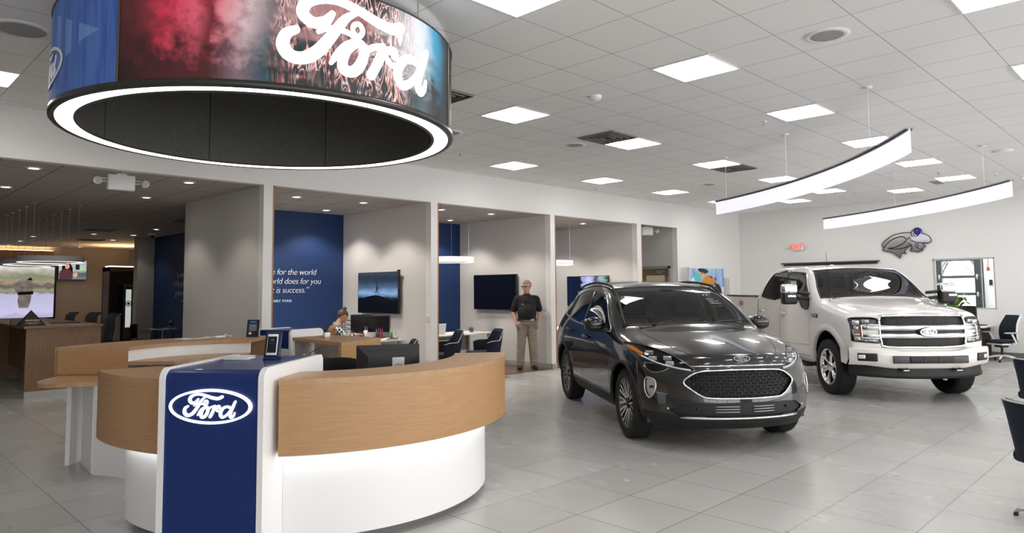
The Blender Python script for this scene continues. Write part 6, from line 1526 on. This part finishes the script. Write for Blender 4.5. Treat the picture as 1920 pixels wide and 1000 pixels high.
cb = thing('wood_cabinet_niche', 'tall dark wood cabinet niche with a warm light on top at the lounge back', 'cabinet', (6.52, 24.5, 0))
DW = noise_mat('dark wood', (.04, .022, .012), (.065, .035, .02), (20, 2, 2), 2, .5)
MB().box(0, .04, 0, .7, 0, 2.4).box(.98, 1.02, 0, .7, 0, 2.4).box(0, 1.02, .64, .7, 0, 2.4).box(0, 1.02, -.0, .7, 2.28, 2.42).build('carcass', DW, cb)
MB().box(.05, .97, .10, .6, 2.43, 2.45).build('top_lamp', WARM, cb)
L = bpy.data.lights.new('niche_glow', 'AREA'); L.energy = 22; L.color = (1, .62, .3); L.size = .8; L.shape = 'RECTANGLE'; L.size_y = .4
q = bpy.data.objects.new('niche_glow', L); COL.objects.link(q); q.parent = cb; q.location = (.5, .35, 2.5); q.rotation_euler = (pi, 0, 0)
fr_ = thing('drinks_fridge', 'tall blue drinks fridge with a lit glass strip and a round emblem', 'fridge', (6.90, 24.30, 0))
MB().box(0, .50, 0, .55, .05, 1.85, .02).build('cabinet_body', mat('dark blue enamel', (.002, .008, .035), .4), fr_)
MB().box(.02, .30, -.02, 0, .15, 1.80, .008).build('door', GLOSSBLACK, fr_)
MB().box(.06, .22, -.026, -.02, .50, 1.70).build('door_glass', mat('lit fridge glass', (.2, .2, .2), .2, emit=.35, ecol=(.7, .75, .7)), fr_)
MB().torus((.14, -.03, 1.25), .08, .012, 'y', 24, 6).sphere((.14, -.03, 1.25), .045, 12, sc_=(1, .2, 1)).build('round_emblem', BLACK, fr_)
cc = thing('cream_base_cabinet', 'cream panelled base cabinet beside the drinks fridge', 'cabinet', (6.56, 24.38, 0))
CRM = mat('cream cabinet paint', (.34, .30, .26), .5)
MB().box(0, .30, 0, .5, .08, .90).build('carcass', CRM, cc); MB().box(-.01, .32, -.02, .5, .90, .94).build('worktop', mat('worktop', (.4, .38, .35), .4), cc)
MB().box(.02, .28, -.018, 0, .70, .88, .004).build('drawer', CRM, cc); cd_ = MB().box(.02, .28, -.018, 0, .12, .68, .004).build('cabinet_door', CRM, cc); MB().box(.05, .055, -.03, -.018, .55, .64).build('handle', STEEL, cd_); 
rt_ = thing('round_side_table', 'small round table with a phone display by the lounge blue wall', 'table', (5.85, 17.55, 0))
MB().lathe([(0, .72), (.30, .72), (.31, .735), (.30, .75), (0, .75)], 36).build('table_top', mat('dim beige top', (.45, .40, .36), .5), rt_); MB().cyl((0, 0, .02), (0, 0, .72), .025).lathe([(.22, 0), (.22, .015), (.03, .03)], 24).build('pedestal', STEEL, rt_)
phone_stand((5.98, 17.42, .75), RAD(-20), 'small white phone display on the round lounge table')
t = thing('magazine', 'dark magazine on the round lounge table', 'magazine', (5.76, 17.5, .75)); MB().box(-.1, .08, -.06, .06, 0, .012).build('cover', BLACK, t)
def arm_chair(x, y, rz, label):
    t = thing('guest_chair', label, 'chair', (x, y, 0), rz)
    MB().box(-.26, .26, .20, .25, .52, .86, .02).build('backrest', BLACKFAB, t); MB().box(-.26, .26, -.22, .24, .42, .49, .02).build('seat', BLACKFAB, t)
    for s in (-1, 1): MB().tube([(s*.27, -.22, 0), (s*.27, -.22, .66), (s*.27, .22, .68), (s*.27, .24, 0)], .013).build('side_frame', BLACK, t)
arm_chair(5.55, 17.9, RAD(60), 'black mesh guest chair left of the round lounge table'); arm_chair(6.2, 17.25, RAD(-110), 'black guest chair at the right of the round lounge table')

# ================================================================ BOOTH 1: desk, woman, clutter
WD = mat('white desk top', (.80, .79, .78), .4)
def desk(loc, rz, sx, sy, label, z=.74):
    t = thing('office_desk', label, 'desk', loc, rz)
    MB().box(0, sx, 0, sy, z-.03, z, .004).build('desk_top', WD, t)
    for a in (.06, sx-.06):
        for b_ in (.06, sy-.06): MB().box(a-.025, a+.025, b_-.025, b_+.025, 0, z-.03).build('leg', mat('grey desk leg', (.35, .36, .36), .5), t)
    MB().box(.08, sx-.08, sy-.04, sy-.02, .35, z-.03).build('modesty_panel', mat('grey panel', (.4, .4, .4), .5), t)
    return t
desk((6.78, 10.10, .006), 0, .62, 2.0, 'white desk along the right wall of the first booth')
desk((5.2, 11.5, .006), 0, 1.55, .65, 'white desk against the blue wall of the first booth')
DT = .747
def mon(loc, rz, label, w_=.27, h0=.10, h1=.42, name='computer_monitor'):
    t = thing(name, label, 'monitor', loc, rz)
    MB().box(-w_, w_, -.015, .015, h0, h1, .006).build('panel', BLACK, t); MB().box(-.03, .03, .015, .045, 0, h1-.1).box(-.12, .12, -.06, .09, 0, .012).build('stand', BLACK, t)
    MB().box(-w_+.01, w_-.01, -.017, -.0155, h0+.015, h1-.01).build('screen', mat('dark monitor screen', (.006, .006, .008), .15), t)
    return t
mon((7.12, 11.05, DT), RAD(-35), 'black monitor with reddish reflections nearest the woman in the first booth', .19, .12, .42)
mon((7.28, 10.72, DT), RAD(-50), 'black monitor overlapping the first, farther from the woman', .20, .10, .40)
t = thing('wire_file_rack', 'black wire file rack behind the woman and below the television', 'rack', (6.95, 11.35, DT))
for k in range(4): MB().tube([(-.13, 0, .06+.08*k), (-.13, .2, .10+.08*k), (.13, .2, .10+.08*k), (.13, 0, .06+.08*k), (-.13, 0, .06+.08*k)], .006, 5).build('wire_tier', BLACK, t)
for x in (-.13, -.04, .05, .13): MB().cyl((x, .2, 0), (x, .2, .42), .005, n=5).build('upright', BLACK, t)
t = thing('desk_phone', 'black desk telephone in front of the woman', 'phone', (6.93, 10.85, DT), RAD(-60)); MB().box(-.10, .10, -.09, .09, 0, .08, .02).build('body', BLACK, t); MB().tube([(-.08, -.08, .11), (-.08, 0, .13), (-.08, .08, .11)], [.03, .018, .03]).build('handset', BLACK, t); MB().box(-.02, .07, .0, .06, .08, .17).build('display', GLOSSBLACK, t)
def cup(loc, col, label, r=.035, h=.11, pens=True):
    t = thing('pen_cup', label, 'cup', loc); MB().lathe([(0, 0), (r*.85, 0), (r, h), (r-.004, h), (r*.8, .006)], 20).build('cup', mat('cup '+str(col), col, .4), t)
    if pens:
        for k in range(4):
            a = k*1.6; MB().cyl((.01*cos(a), .01*sin(a), .01), (.03*cos(a), .03*sin(a), h+.05+.01*k), .004, n=6).build('pen', mat('pen %d' % k, ((.6, .02, .02), (.85, .85, .85), (.02, .02, .3), (.3, .05, .35))[k], .4), t)
cup((7.05, 10.42, DT), (.02, .02, .022), 'black pen cup with pens right of the monitors'); cup((7.30, 10.35, DT), (.04, .22, .03), 'green tumbler near the right end of the desk', pens=False)
cup((7.22, 10.55, DT), (.22, .02, .02), 'red cup below the overlapping monitor'); cup((6.90, 10.55, DT), (.8, .8, .8), 'white and red bottle-like cup between phone and monitors', .03, .16)
t = thing('tape_dispenser', 'clear round tape dispenser with a white card at the right end of the desk', 'dispenser', (7.28, 10.22, DT), RAD(30))
MB().torus((0, 0, .075), .06, .014, 'y', 24, 8).build('roll', mat('clear tape', (.6, .55, .5), .3), t); MB().box(-.06, .05, -.05, -.03, .02, .06).build('card', WHITE, t); MB().box(-.07, .06, -.04, .04, 0, .025, .006).build('base', mat('red base', (.25, .02, .02), .4), t)
t = thing('earbud_cable', 'dark cable lying on the near end of the white desk', 'cable', (7.1, 10.2, DT)); MB().tube(spline([(0, 0, .006), (.06, -.04, .006), (.12, .0, .006), (.2, -.04, .006)], 5), .006).build('cord', BLACK, t)
# booth 2 desk
desk((8.25, 10.3, .006), 0, 1.5, .75, 'white desk in the second booth behind two navy chairs')
t = thing('laptop', 'white laptop open on the second booth desk beside the pier', 'laptop', (8.52, 10.62, DT), RAD(160))
MB().box(-.16, .16, -.11, .11, 0, .015, .004).build('base', WHITE, t); MB(Matrix.Translation((0, .11, .01)) @ Matrix.Rotation(RAD(-15), 4, 'X')).box(-.16, .16, 0, .01, 0, .21, .004).build('lid', WHITE, t)
t = thing('webcam_speaker', 'round black speaker-like device on the second booth desk', 'speaker', (9.45, 10.62, DT), RAD(-35))
MB().cyl((0, -.04, .055), (0, .05, .055), .05, n=24).build('body', DARK, t); MB().torus((0, -.041, .055), .035, .006, 'y', 24, 6).build('ring', STEEL, t); MB().box(-.03, .03, -.03, .03, 0, .012).build('foot', BLACK, t)
t = thing('paper_sheet', 'white papers on the second booth desk behind the left navy chair', 'paper', (8.95, 10.5, DT)); MB().box(-.11, .11, -.15, .15, 0, .004).build('sheet', WHITE, t)
desk((10.9, 9.9, .006), 0, 1.6, .7, 'white desk edge in the third booth hidden behind the dark SUV')

# ================================================================ FAR RIGHT: desk, white chair, plant
t = thing('office_desk', 'white work desk with an oak pedestal beside the far window', 'desk', (17.75, 4.1, 0))
MB().box(-.35, .80, -.75, .75, .71, .745, .004).build('desk_top', WD, t)
MB().box(-.28, .40, -.50, -.46, .08, .71).box(-.28, .40, -.10, -.06, .08, .71).box(-.28, .4, -.5, -.06, .08, .12).build('pedestal', mat('oak pedestal', (.45, .27, .14), .5), t)
MB().box(.42, .46, -.7, .7, 0, .71).build('end_panel', mat('dark under-desk', (.05, .05, .05), .6), t)
MB().box(-.30, .60, -.72, -.66, .0, .06).build('foot_bar', SATIN, t)
t = thing('keyboard_tray', 'dark flat item on the work desk beside the pickup lamp', 'keyboard', (17.75, 3.48, .746)); MB().box(-.08, .2, -.08, .15, 0, .018).build('keys', BLACK, t)
t = thing('black_box_screen', 'black monitor back standing in front of the far window beside the plant', 'monitor', (17.9, 3.75, .745), RAD(50)); MB().box(-.26, .26, -.015, .02, .05, .42, .008).build('panel', BLACK, t); MB().box(-.03, .03, -.01, .04, 0, .3).box(-.1, .1, -.07, .08, 0, .012).build('stand', BLACK, t)
pt = thing('potted_plant', 'leafy green plant rising behind the pickup bonnet in front of the window', 'plant', (17.45, 3.90, .745))
MB().lathe([(0, 0), (.07, 0), (.09, .15), (.08, .15), (.07, .02)], 24).build('pot', WHITE, pt)
LF = noise_mat('plant leaf', (.05, .12, .02), (.12, .22, .05), nscale=8, rough=.4)
for k in range(26):
    a = random.uniform(0, 2*pi); L_ = random.uniform(.22, .42); up = random.uniform(.30, .62); mb = MB(); W_ = .065
    P = [V((0, 0, .14)), V((cos(a)*L_*.3, sin(a)*L_*.3, .14+up*.6)), V((cos(a)*L_*.65, sin(a)*L_*.65, .14+up*.9)), V((cos(a)*L_, sin(a)*L_, .14+up*.75))]
    sp_ = spline(P, 4); n_ = V((-sin(a), cos(a), 0)); N = len(sp_)
    Lx = [p+n_*W_*max(0, math.sin(pi*max(0, (i/(N-1)-.30)/.70)))+V((0, 0, .008)) for i, p in enumerate(sp_)]; Rx = [p-n_*W_*max(0, math.sin(pi*max(0, (i/(N-1)-.30)/.70)))+V((0, 0, .008)) for i, p in enumerate(sp_)]
    for A in (Lx, Rx): mb.add([tuple(v) for v in A+sp_], [(i, i+1, N+i+1, N+i) for i in range(N-1)], smooth=True)
    mb.tube([tuple(p) for p in sp_[:6]], .004, 4)
    mb.build('leaf', LF, pt, recalc=False)
wc_ = thing('task_chair', 'white ergonomic office chair with navy back and seat by the far window', 'chair', (17.85, 3.15, 0), RAD(-125), scale=.9)
# faces -y local (toward the desk)
MB().box(-.24, .24, -.24, .22, .43, .50, .03, seg=3).build('seat', NAVY, wc_)
MB().box(-.22, .22, -.20, .20, .385, .43, .02).build('seat_pan', WHITE, wc_)
g = MB(); nu, nv = 8, 10
P = [[((-.23+.46*u)*(1-.25*max(0, v-.5)), .22+.10*math.sin(v*3.0)*(-.5)+.16*v*v+.03*(2*u-1)**2*-1, .50+.58*v) for u in [i/nu for i in range(nu+1)]] for v in [j/nv for j in range(nv+1)]]
for j in range(nv):
    for i in range(nu): g.add([P[j][i], P[j][i+1], P[j+1][i+1], P[j+1][i]], [(0, 1, 2, 3)], smooth=True)
o = g.build('backrest', NAVY, wc_, doubles=.001); s = o.modifiers.new('s', 'SOLIDIFY'); s.thickness = .02
edge = [P[j][0] for j in range(nv+1)]+[P[nv][i] for i in range(1, nu+1)]+[P[j][nu] for j in range(nv-1, -1, -1)]
MB().tube([(a, b_+.02, c) for a, b_, c in edge], .020).build('back_frame', WHITE, wc_)
MB().tube([(0, .10, .40), (0, .30, .44), (0, .37, .75), (0, .36, .92)], [.035, .03, .025, .02]).tube([(0, .37, .75), (-.18, .30, .98)], .016).tube([(0, .37, .75), (.18, .30, .98)], .016).build('back_spine', WHITE, wc_)
for s in (-1, 1):
    MB().tube([(s*.2, .05, .41), (s*.30, .10, .45), (s*.30, -.02, .66)], [.025, .022, .022]).build('arm_post', WHITE, wc_); MB().box(s*.30-.04, s*.30+.04, -.20, .12, .66, .69, .012).build('arm_pad', mat('grey arm pad', (.45, .45, .45), .5), wc_)
MB().cyl((0, 0, .10), (0, 0, .39), .028).build('column', BLACK, wc_); MB().box(-.10, .10, -.12, .10, .33, .39, .02).build('mechanism', BLACK, wc_)
for k in range(5):
    a = 2*pi*k/5+.3; lg = MB().tube([(0, 0, .13), (.16*cos(a), .16*sin(a), .115), (.33*cos(a), .33*sin(a), .075)], [.03, .025, .016]).build('base_leg', WHITE, wc_)
    MB().cyl((.33*cos(a)-.02*sin(a), .33*sin(a)+.02*cos(a), .03), (.33*cos(a)+.02*sin(a), .33*sin(a)-.02*cos(a), .03), .03).build('caster', BLACK, lg)

# ================================================================ PEOPLE
def capsule(mb, p0, p1, r0, r1, n=14, flat=(1, 1)):
    p0, p1 = V(p0), V(p1); mb.cyl(p0, p1, r0, r1, n, caps=False); mb.sphere(p0, r0, n); mb.sphere(p1, r1, n); return mb
def fuse(mb, name, m, parent, voxel=.009, smooth=6):
    me = bpy.data.meshes.new('t'); bmesh.ops.recalc_face_normals(mb.b, faces=mb.b.faces[:]); mb.b.to_mesh(me); mb.b.free()
    o = bpy.data.objects.new('t', me); COL.objects.link(o)
    r = o.modifiers.new('r', 'REMESH'); r.mode = 'VOXEL'; r.voxel_size = voxel; r.use_smooth_shade = True
    s = o.modifiers.new('s', 'SMOOTH'); s.iterations = smooth; s.factor = .5
    dg = bpy.context.evaluated_depsgraph_get(); dg.update(); me2 = bpy.data.meshes.new_from_object(o.evaluated_get(dg)); bpy.data.objects.remove(o)
    me2.name = name; me2.materials.clear(); me2.materials.append(m)
    q = bpy.data.objects.new(name, me2); COL.objects.link(q); q.parent = parent; KIDS.setdefault(parent.name, []).append(q)
    return q
def head_shape(mb, M, sc_=1):
    """face toward -y, origin at the head centre"""
    o = mb.M; mb.M = o @ M @ Matrix.Scale(sc_, 4)
    mb.sphere((0, .012, .02), 1, 20, sc_=(.076, .096, .10)); mb.sphere((0, -.022, -.045), 1, 18, sc_=(.060, .066, .070)); mb.sphere((0, -.055, -.088), 1, 12, sc_=(.028, .024, .020))
    mb.sphere((0, -.080, .022), 1, 12, sc_=(.048, .014, .012)); capsule(mb, (0, -.088, .012), (0, -.106, -.022), .009, .014, 10)
    for s in (-1, 1):
        mb.sphere((s*.014, -.096, -.024), .009, 8); mb.sphere((s*.040, -.062, -.025), 1, 12, sc_=(.022, .022, .020)); mb.sphere((s*.078, .012, -.002), 1, 12, sc_=(.009, .018, .030))
    mb.sphere((0, -.086, -.052), 1, 10, sc_=(.024, .010, .006)); mb.sphere((0, -.084, -.062), 1, 10, sc_=(.020, .010, .007))
    mb.M = o
def hand(mb, wrist, dirn, palmn, sgn, s=1):
    """five unequal, bent fingers; dirn toward the fingertips, palmn palm normal"""
    d = V(dirn).normalized(); n_ = V(palmn).normalized(); sd = d.cross(n_)*sgn; w_ = V(wrist)
    capsule(mb, w_, w_+d*.045*s, .026*s, .030*s); 
    for k in range(4): capsule(mb, w_+d*.03*s+sd*(-.026+.0175*k)*s, w_+d*.085*s+sd*(-.030+.020*k)*s, .014*s, .0115*s, 8)
    for k, L_ in enumerate((.062, .072, .067, .052)):
        b0 = w_+d*.088*s+sd*(-.030+.020*k)*s; b1 = b0+(d*.92+n_*.35).normalized()*L_*.5*s; b2 = b1+(d*.6+n_*.8).normalized()*L_*.5*s
        capsule(mb, b0, b1, .0095*s, .009*s, 8); capsule(mb, b1, b2, .009*s, .0075*s, 8)
    t0 = w_+d*.03*s-sd*.026*s; t1 = t0+(d*.6-sd*.8).normalized()*.04*s; t2 = t1+(d*.9-sd*.25+n_*.3).normalized()*.035*s
    capsule(mb, t0, t1, .013*s, .011*s, 8); capsule(mb, t1, t2, .011*s, .009*s, 8)
SKIN = noise_mat('skin', (.50, .25, .16), (.56, .29, .19), nscale=12, rough=.55)
# --- standing man
man = thing('person', 'person standing against the wall in a black polo and khaki trousers, hands in pockets', 'person', (10.14, 9.72, .006), RAD(-40))
HM = Matrix.Translation((0, -.03, 1.655)) @ Matrix.Rotation(RAD(-38), 4, 'Z') @ Matrix.Rotation(RAD(6), 4, 'X')
b_ = MB(); head_shape(b_, HM, 1.03)
capsule(b_, (0, .0, 1.44), (0, -.015, 1.60), .066, .060); capsule(b_, (0, 0, 1.0), (0, -.01, 1.34), .11, .11)
for s in (-1, 1):
    capsule(b_, (0, 0, 1.40), (s*.19, .0, 1.40), .06, .065); capsule(b_, (s*.20, 0, 1.39), (s*.265, .05, 1.14), .055, .044); capsule(b_, (s*.265, .05, 1.14), (s*.225, -.06, .94), .046, .030)
    hand(b_, (s*.222, -.068, .935), (-.12*s, -.10, -1), (-s, .2, 0), s, .95)
    capsule(b_, (s*.09, 0, .95), (s*.12, -.01, .50), .095, .06); capsule(b_, (s*.12, -.01, .50), (s*.14, .02, .09), .06, .042); capsule(b_, (s*.14, .03, .06), (s*.16, -.10, .045), .04, .035)
fuse(b_, 'body', SKIN, man, .0085, 3)
c = MB(); c.sphere((0, -.005, 1.31), 1, 20, sc_=(.205, .135, .20)); c.sphere((0, -.055, 1.13), 1, 20, sc_=(.195, .155, .20)); capsule(c, (-.05, -.02, 1.04), (-.05, -.01, 1.32), .135, .13); capsule(c, (.05, -.02, 1.04), (.05, -.01, 1.32), .135, .13); capsule(c, (-.15, 0, 1.40), (.15, 0, 1.40), .085, .085); c.sphere((0, -.03, 1.0), 1, 18, sc_=(.195, .15, .07)); capsule(c, (0, 0, 1.42), (0, -.008, 1.475), .09, .076)
for s in (-1, 1): capsule(c, (s*.185, 0, 1.395), (s*.255, .04, 1.20), .083, .070)
SHIRT = noise_mat('black polo cloth', (.003, .003, .0035), (.008, .008, .009), nscale=9, rough=.85)
fuse(c, 'polo_shirt', SHIRT, man, .010, 5)
c = MB(); c.sphere((0, -.01, .93), 1, 20, sc_=(.185, .145, .10)); c.sphere((0, -.03, .985), 1, 18, sc_=(.19, .15, .04))
for s in (-1, 1):
    capsule(c, (s*.09, -.005, .90), (s*.115, -.015, .50), .112, .088); capsule(c, (s*.115, -.015, .50), (s*.14, .01, .09), .086, .078); c.sphere((s*.17, -.06, .87), 1, 12, sc_=(.06, .07, .09))
    for z, q in ((.16, .083), (.24, .084), (.47, .092)): c.sphere((s*.135, .0, z), 1, 14, sc_=(q, q*.98, .022))
KH = noise_mat('khaki cloth', (.22, .185, .135), (.31, .265, .20), (2, 2, 8), 4, .85)
fuse(c, 'trousers', KH, man, .010, 4)
MB(Matrix.Translation((0, -.018, 0))).lathe([(.196, .972), (.198, .99), (.196, 1.006)], 40).build('belt', BLACK, man).scale = (1, .79, 1)
for s in (-1, 1):
    c = MB(); c.sphere((s*.155, -.04, .045), 1, 16, sc_=(.052, .135, .045)); c.sphere((s*.15, .03, .05), 1, 14, sc_=(.048, .065, .055)); c.box(s*.155-.05, s*.155+.05, -.165, .09, 0, .022, .02); c.build('shoe', BLACK, man)
hm = MB(HM @ Matrix.Scale(1.03, 4)); t_ = bmesh.new(); bmesh.ops.create_uvsphere(t_, u_segments=24, v_segments=16, radius=1)
for v in t_.verts: v.co = V((v.co.x*.081, v.co.y*.101+.015, v.co.z*.103+.024))
bmesh.ops.delete(t_, geom=[f for f in t_.faces if not (f.calc_center_median().z > .058-.75*max(0, f.calc_center_median().y) and f.calc_center_median().y > -.085)], context='FACES'); hm.join(t_, 0, True)
o = hm.build('hair', noise_mat('grey hair', (.16, .14, .125), (.30, .27, .24), nscale=60, rough=.8), man, recalc=False); s_ = o.modifiers.new('s', 'SOLIDIFY'); s_.thickness = .006; s_.offset = 0
g = MB(HM @ Matrix.Scale(1.03, 4))
for s in (-1, 1):
    g.tube([(s*.033+.027*cos(q)*(1 if abs(cos(q)) > .01 else 1), -.101, .006+.018*sin(q)) for q in [2*pi*k/16 for k in range(16)]], .0042, 5, closed=True); g.tube([(s*.058, -.096, .012), (s*.076, -.05, .010), (s*.080, .01, .006)], .004)
g.box(-.008, .008, -.102, -.096, .008, .014); g.build('glasses', GLOSSBLACK, man)
MB(Matrix.Translation((-.09, -.135, 1.30)) @ Matrix.Rotation(RAD(-12), 4, 'Z')).box(-.02, .02, -.004, .004, -.008, .008).build('name_badge', mat('badge', (.6, .6, .6), .4), man)
MB(Matrix.Translation((.10, -.165, .99))).box(-.035, .035, -.008, .004, -.016, .016).build('belt_buckle', SATIN, man)
e_ = MB(HM @ Matrix.Scale(1.03, 4))
for s in (-1, 1): e_.sphere((s*.031, -.081, .004), 1, 10, sc_=(.013, .007, .007))
e_.build('eyes', mat('eye dark', (.03, .02, .015), .3), man)
MB(HM @ Matrix.Scale(1.03, 4)).sphere((0, -.093, -.057), 1, 10, sc_=(.022, .005, .005)).build('lips', mat('lips', (.42, .12, .10), .5), man)
# --- seated woman
wo_ = thing('person', 'person seated at the first booth desk in a brown vest and checked shirt, looking down', 'person', (6.36, 10.72, .04), RAD(80))
HW = Matrix.Translation((0, -.16, 1.115)) @ Matrix.Rotation(RAD(34), 4, 'X')
b_ = MB(); head_shape(b_, HW, .95)
capsule(b_, (0, -.03, .93), (0, -.10, 1.04), .055, .05); capsule(b_, (0, .0, .55), (0, -.02, .83), .10, .10)
for s in (-1, 1):
    capsule(b_, (0, -.02, .90), (s*.16, -.02, .89), .05, .05); capsule(b_, (s*.165, -.02, .88), (s*.20, -.16, .74), .045, .037); capsule(b_, (s*.20, -.16, .74), (s*.13, -.38, .80), .037, .026)
    hand(b_, (s*.13, -.385, .80), (-.2*s, -1, -.05), (0, .1, -1), -s, .88)
    capsule(b_, (s*.09, 0, .55), (s*.12, -.42, .52), .085, .06); capsule(b_, (s*.12, -.42, .52), (s*.12, -.40, .09), .055, .04); capsule(b_, (s*.12, -.40, .06), (s*.12, -.52, .04), .036, .03)
fuse(b_, 'body', SKIN, wo_, .0085, 3)
c = MB(); c.sphere((0, -.01, .78), 1, 18, sc_=(.175, .125, .20)); capsule(c, (-.10, -.015, .90), (.10, -.015, .90), .072, .072); c.sphere((0, 0, .60), 1, 18, sc_=(.17, .14, .12))
fuse(c, 'vest', noise_mat('brown vest', (.20, .09, .03), (.26, .12, .05), nscale=20, rough=.85), wo_, .010, 4)
PL = mat('checked cloth', (.75, .75, .78), .85); n, l, b = nodes(PL); tc = n.new('ShaderNodeTexCoord'); ck = n.new('ShaderNodeTexChecker'); ck.inputs['Scale'].default_value = 26; ck.inputs[1].default_value = (.80, .80, .82, 1); ck.inputs[2].default_value = (.02, .025, .05, 1); l.new(tc.outputs['Object'], ck.inputs[0]); l.new(ck.outputs[0], b.inputs['Base Color'])
for s in (-1, 1):
    c = MB(); capsule(c, (s*.155, -.02, .89), (s*.205, -.16, .745), .063, .052); capsule(c, (s*.205, -.16, .745), (s*.15, -.33, .79), .052, .040); fuse(c, 'sleeve', PL, wo_, .010, 3)
MB(Matrix.Translation((0, -.065, .965)) @ Matrix.Rotation(RAD(25), 4, 'X')).lathe([(.062, -.05), (.085, -.03), (.088, .0), (.078, .04), (.062, .05)], 24).build('scarf', noise_mat('grey striped scarf', (.5, .48, .46), (.12, .12, .12), (1, 1, 14), 6, .9), wo_)
hm = MB(HW @ Matrix.Scale(.95, 4)); t_ = bmesh.new(); bmesh.ops.create_uvsphere(t_, u_segments=24, v_segments=16, radius=1)
for v in t_.verts: v.co = V((v.co.x*.084, v.co.y*.105+.02, v.co.z*.105+.024))
bmesh.ops.delete(t_, geom=[f for f in t_.faces if not (f.calc_center_median().z > .045-1.5*max(0, f.calc_center_median().y) and f.calc_center_median().y > -.080)], context='FACES'); hm.join(t_, 0, True)
hm.sphere((0, .055, .125), 1, 14, sc_=(.04, .042, .036)); 
for k in range(7): a = k*.9; hm.tube([(0, .055, .14), (.03*cos(a), .055+.03*sin(a), .165), (.04*cos(a), .055+.04*sin(a), .15)], .008, 5)
o = hm.build('hair', noise_mat('brown hair', (.02, .012, .008), (.10, .06, .035), nscale=30, rough=.6), wo_, recalc=False)
c = MB(); c.sphere((0, .0, .55), 1, 16, sc_=(.18, .15, .09))
for s in (-1, 1): capsule(c, (s*.09, 0, .55), (s*.12, -.42, .52), .095, .075); capsule(c, (s*.12, -.42, .52), (s*.12, -.40, .12), .07, .055)
fuse(c, 'trousers', NAVY, wo_, .012, 3)
for s in (-1, 1): MB().sphere((s*.12, -.46, .04), 1, 12, sc_=(.045, .11, .04)).build('shoe', BLACK, wo_)
task_chair((6.30, 10.70, .006), RAD(-100), 'black office chair the seated woman sits on in the first booth', top=1.0)
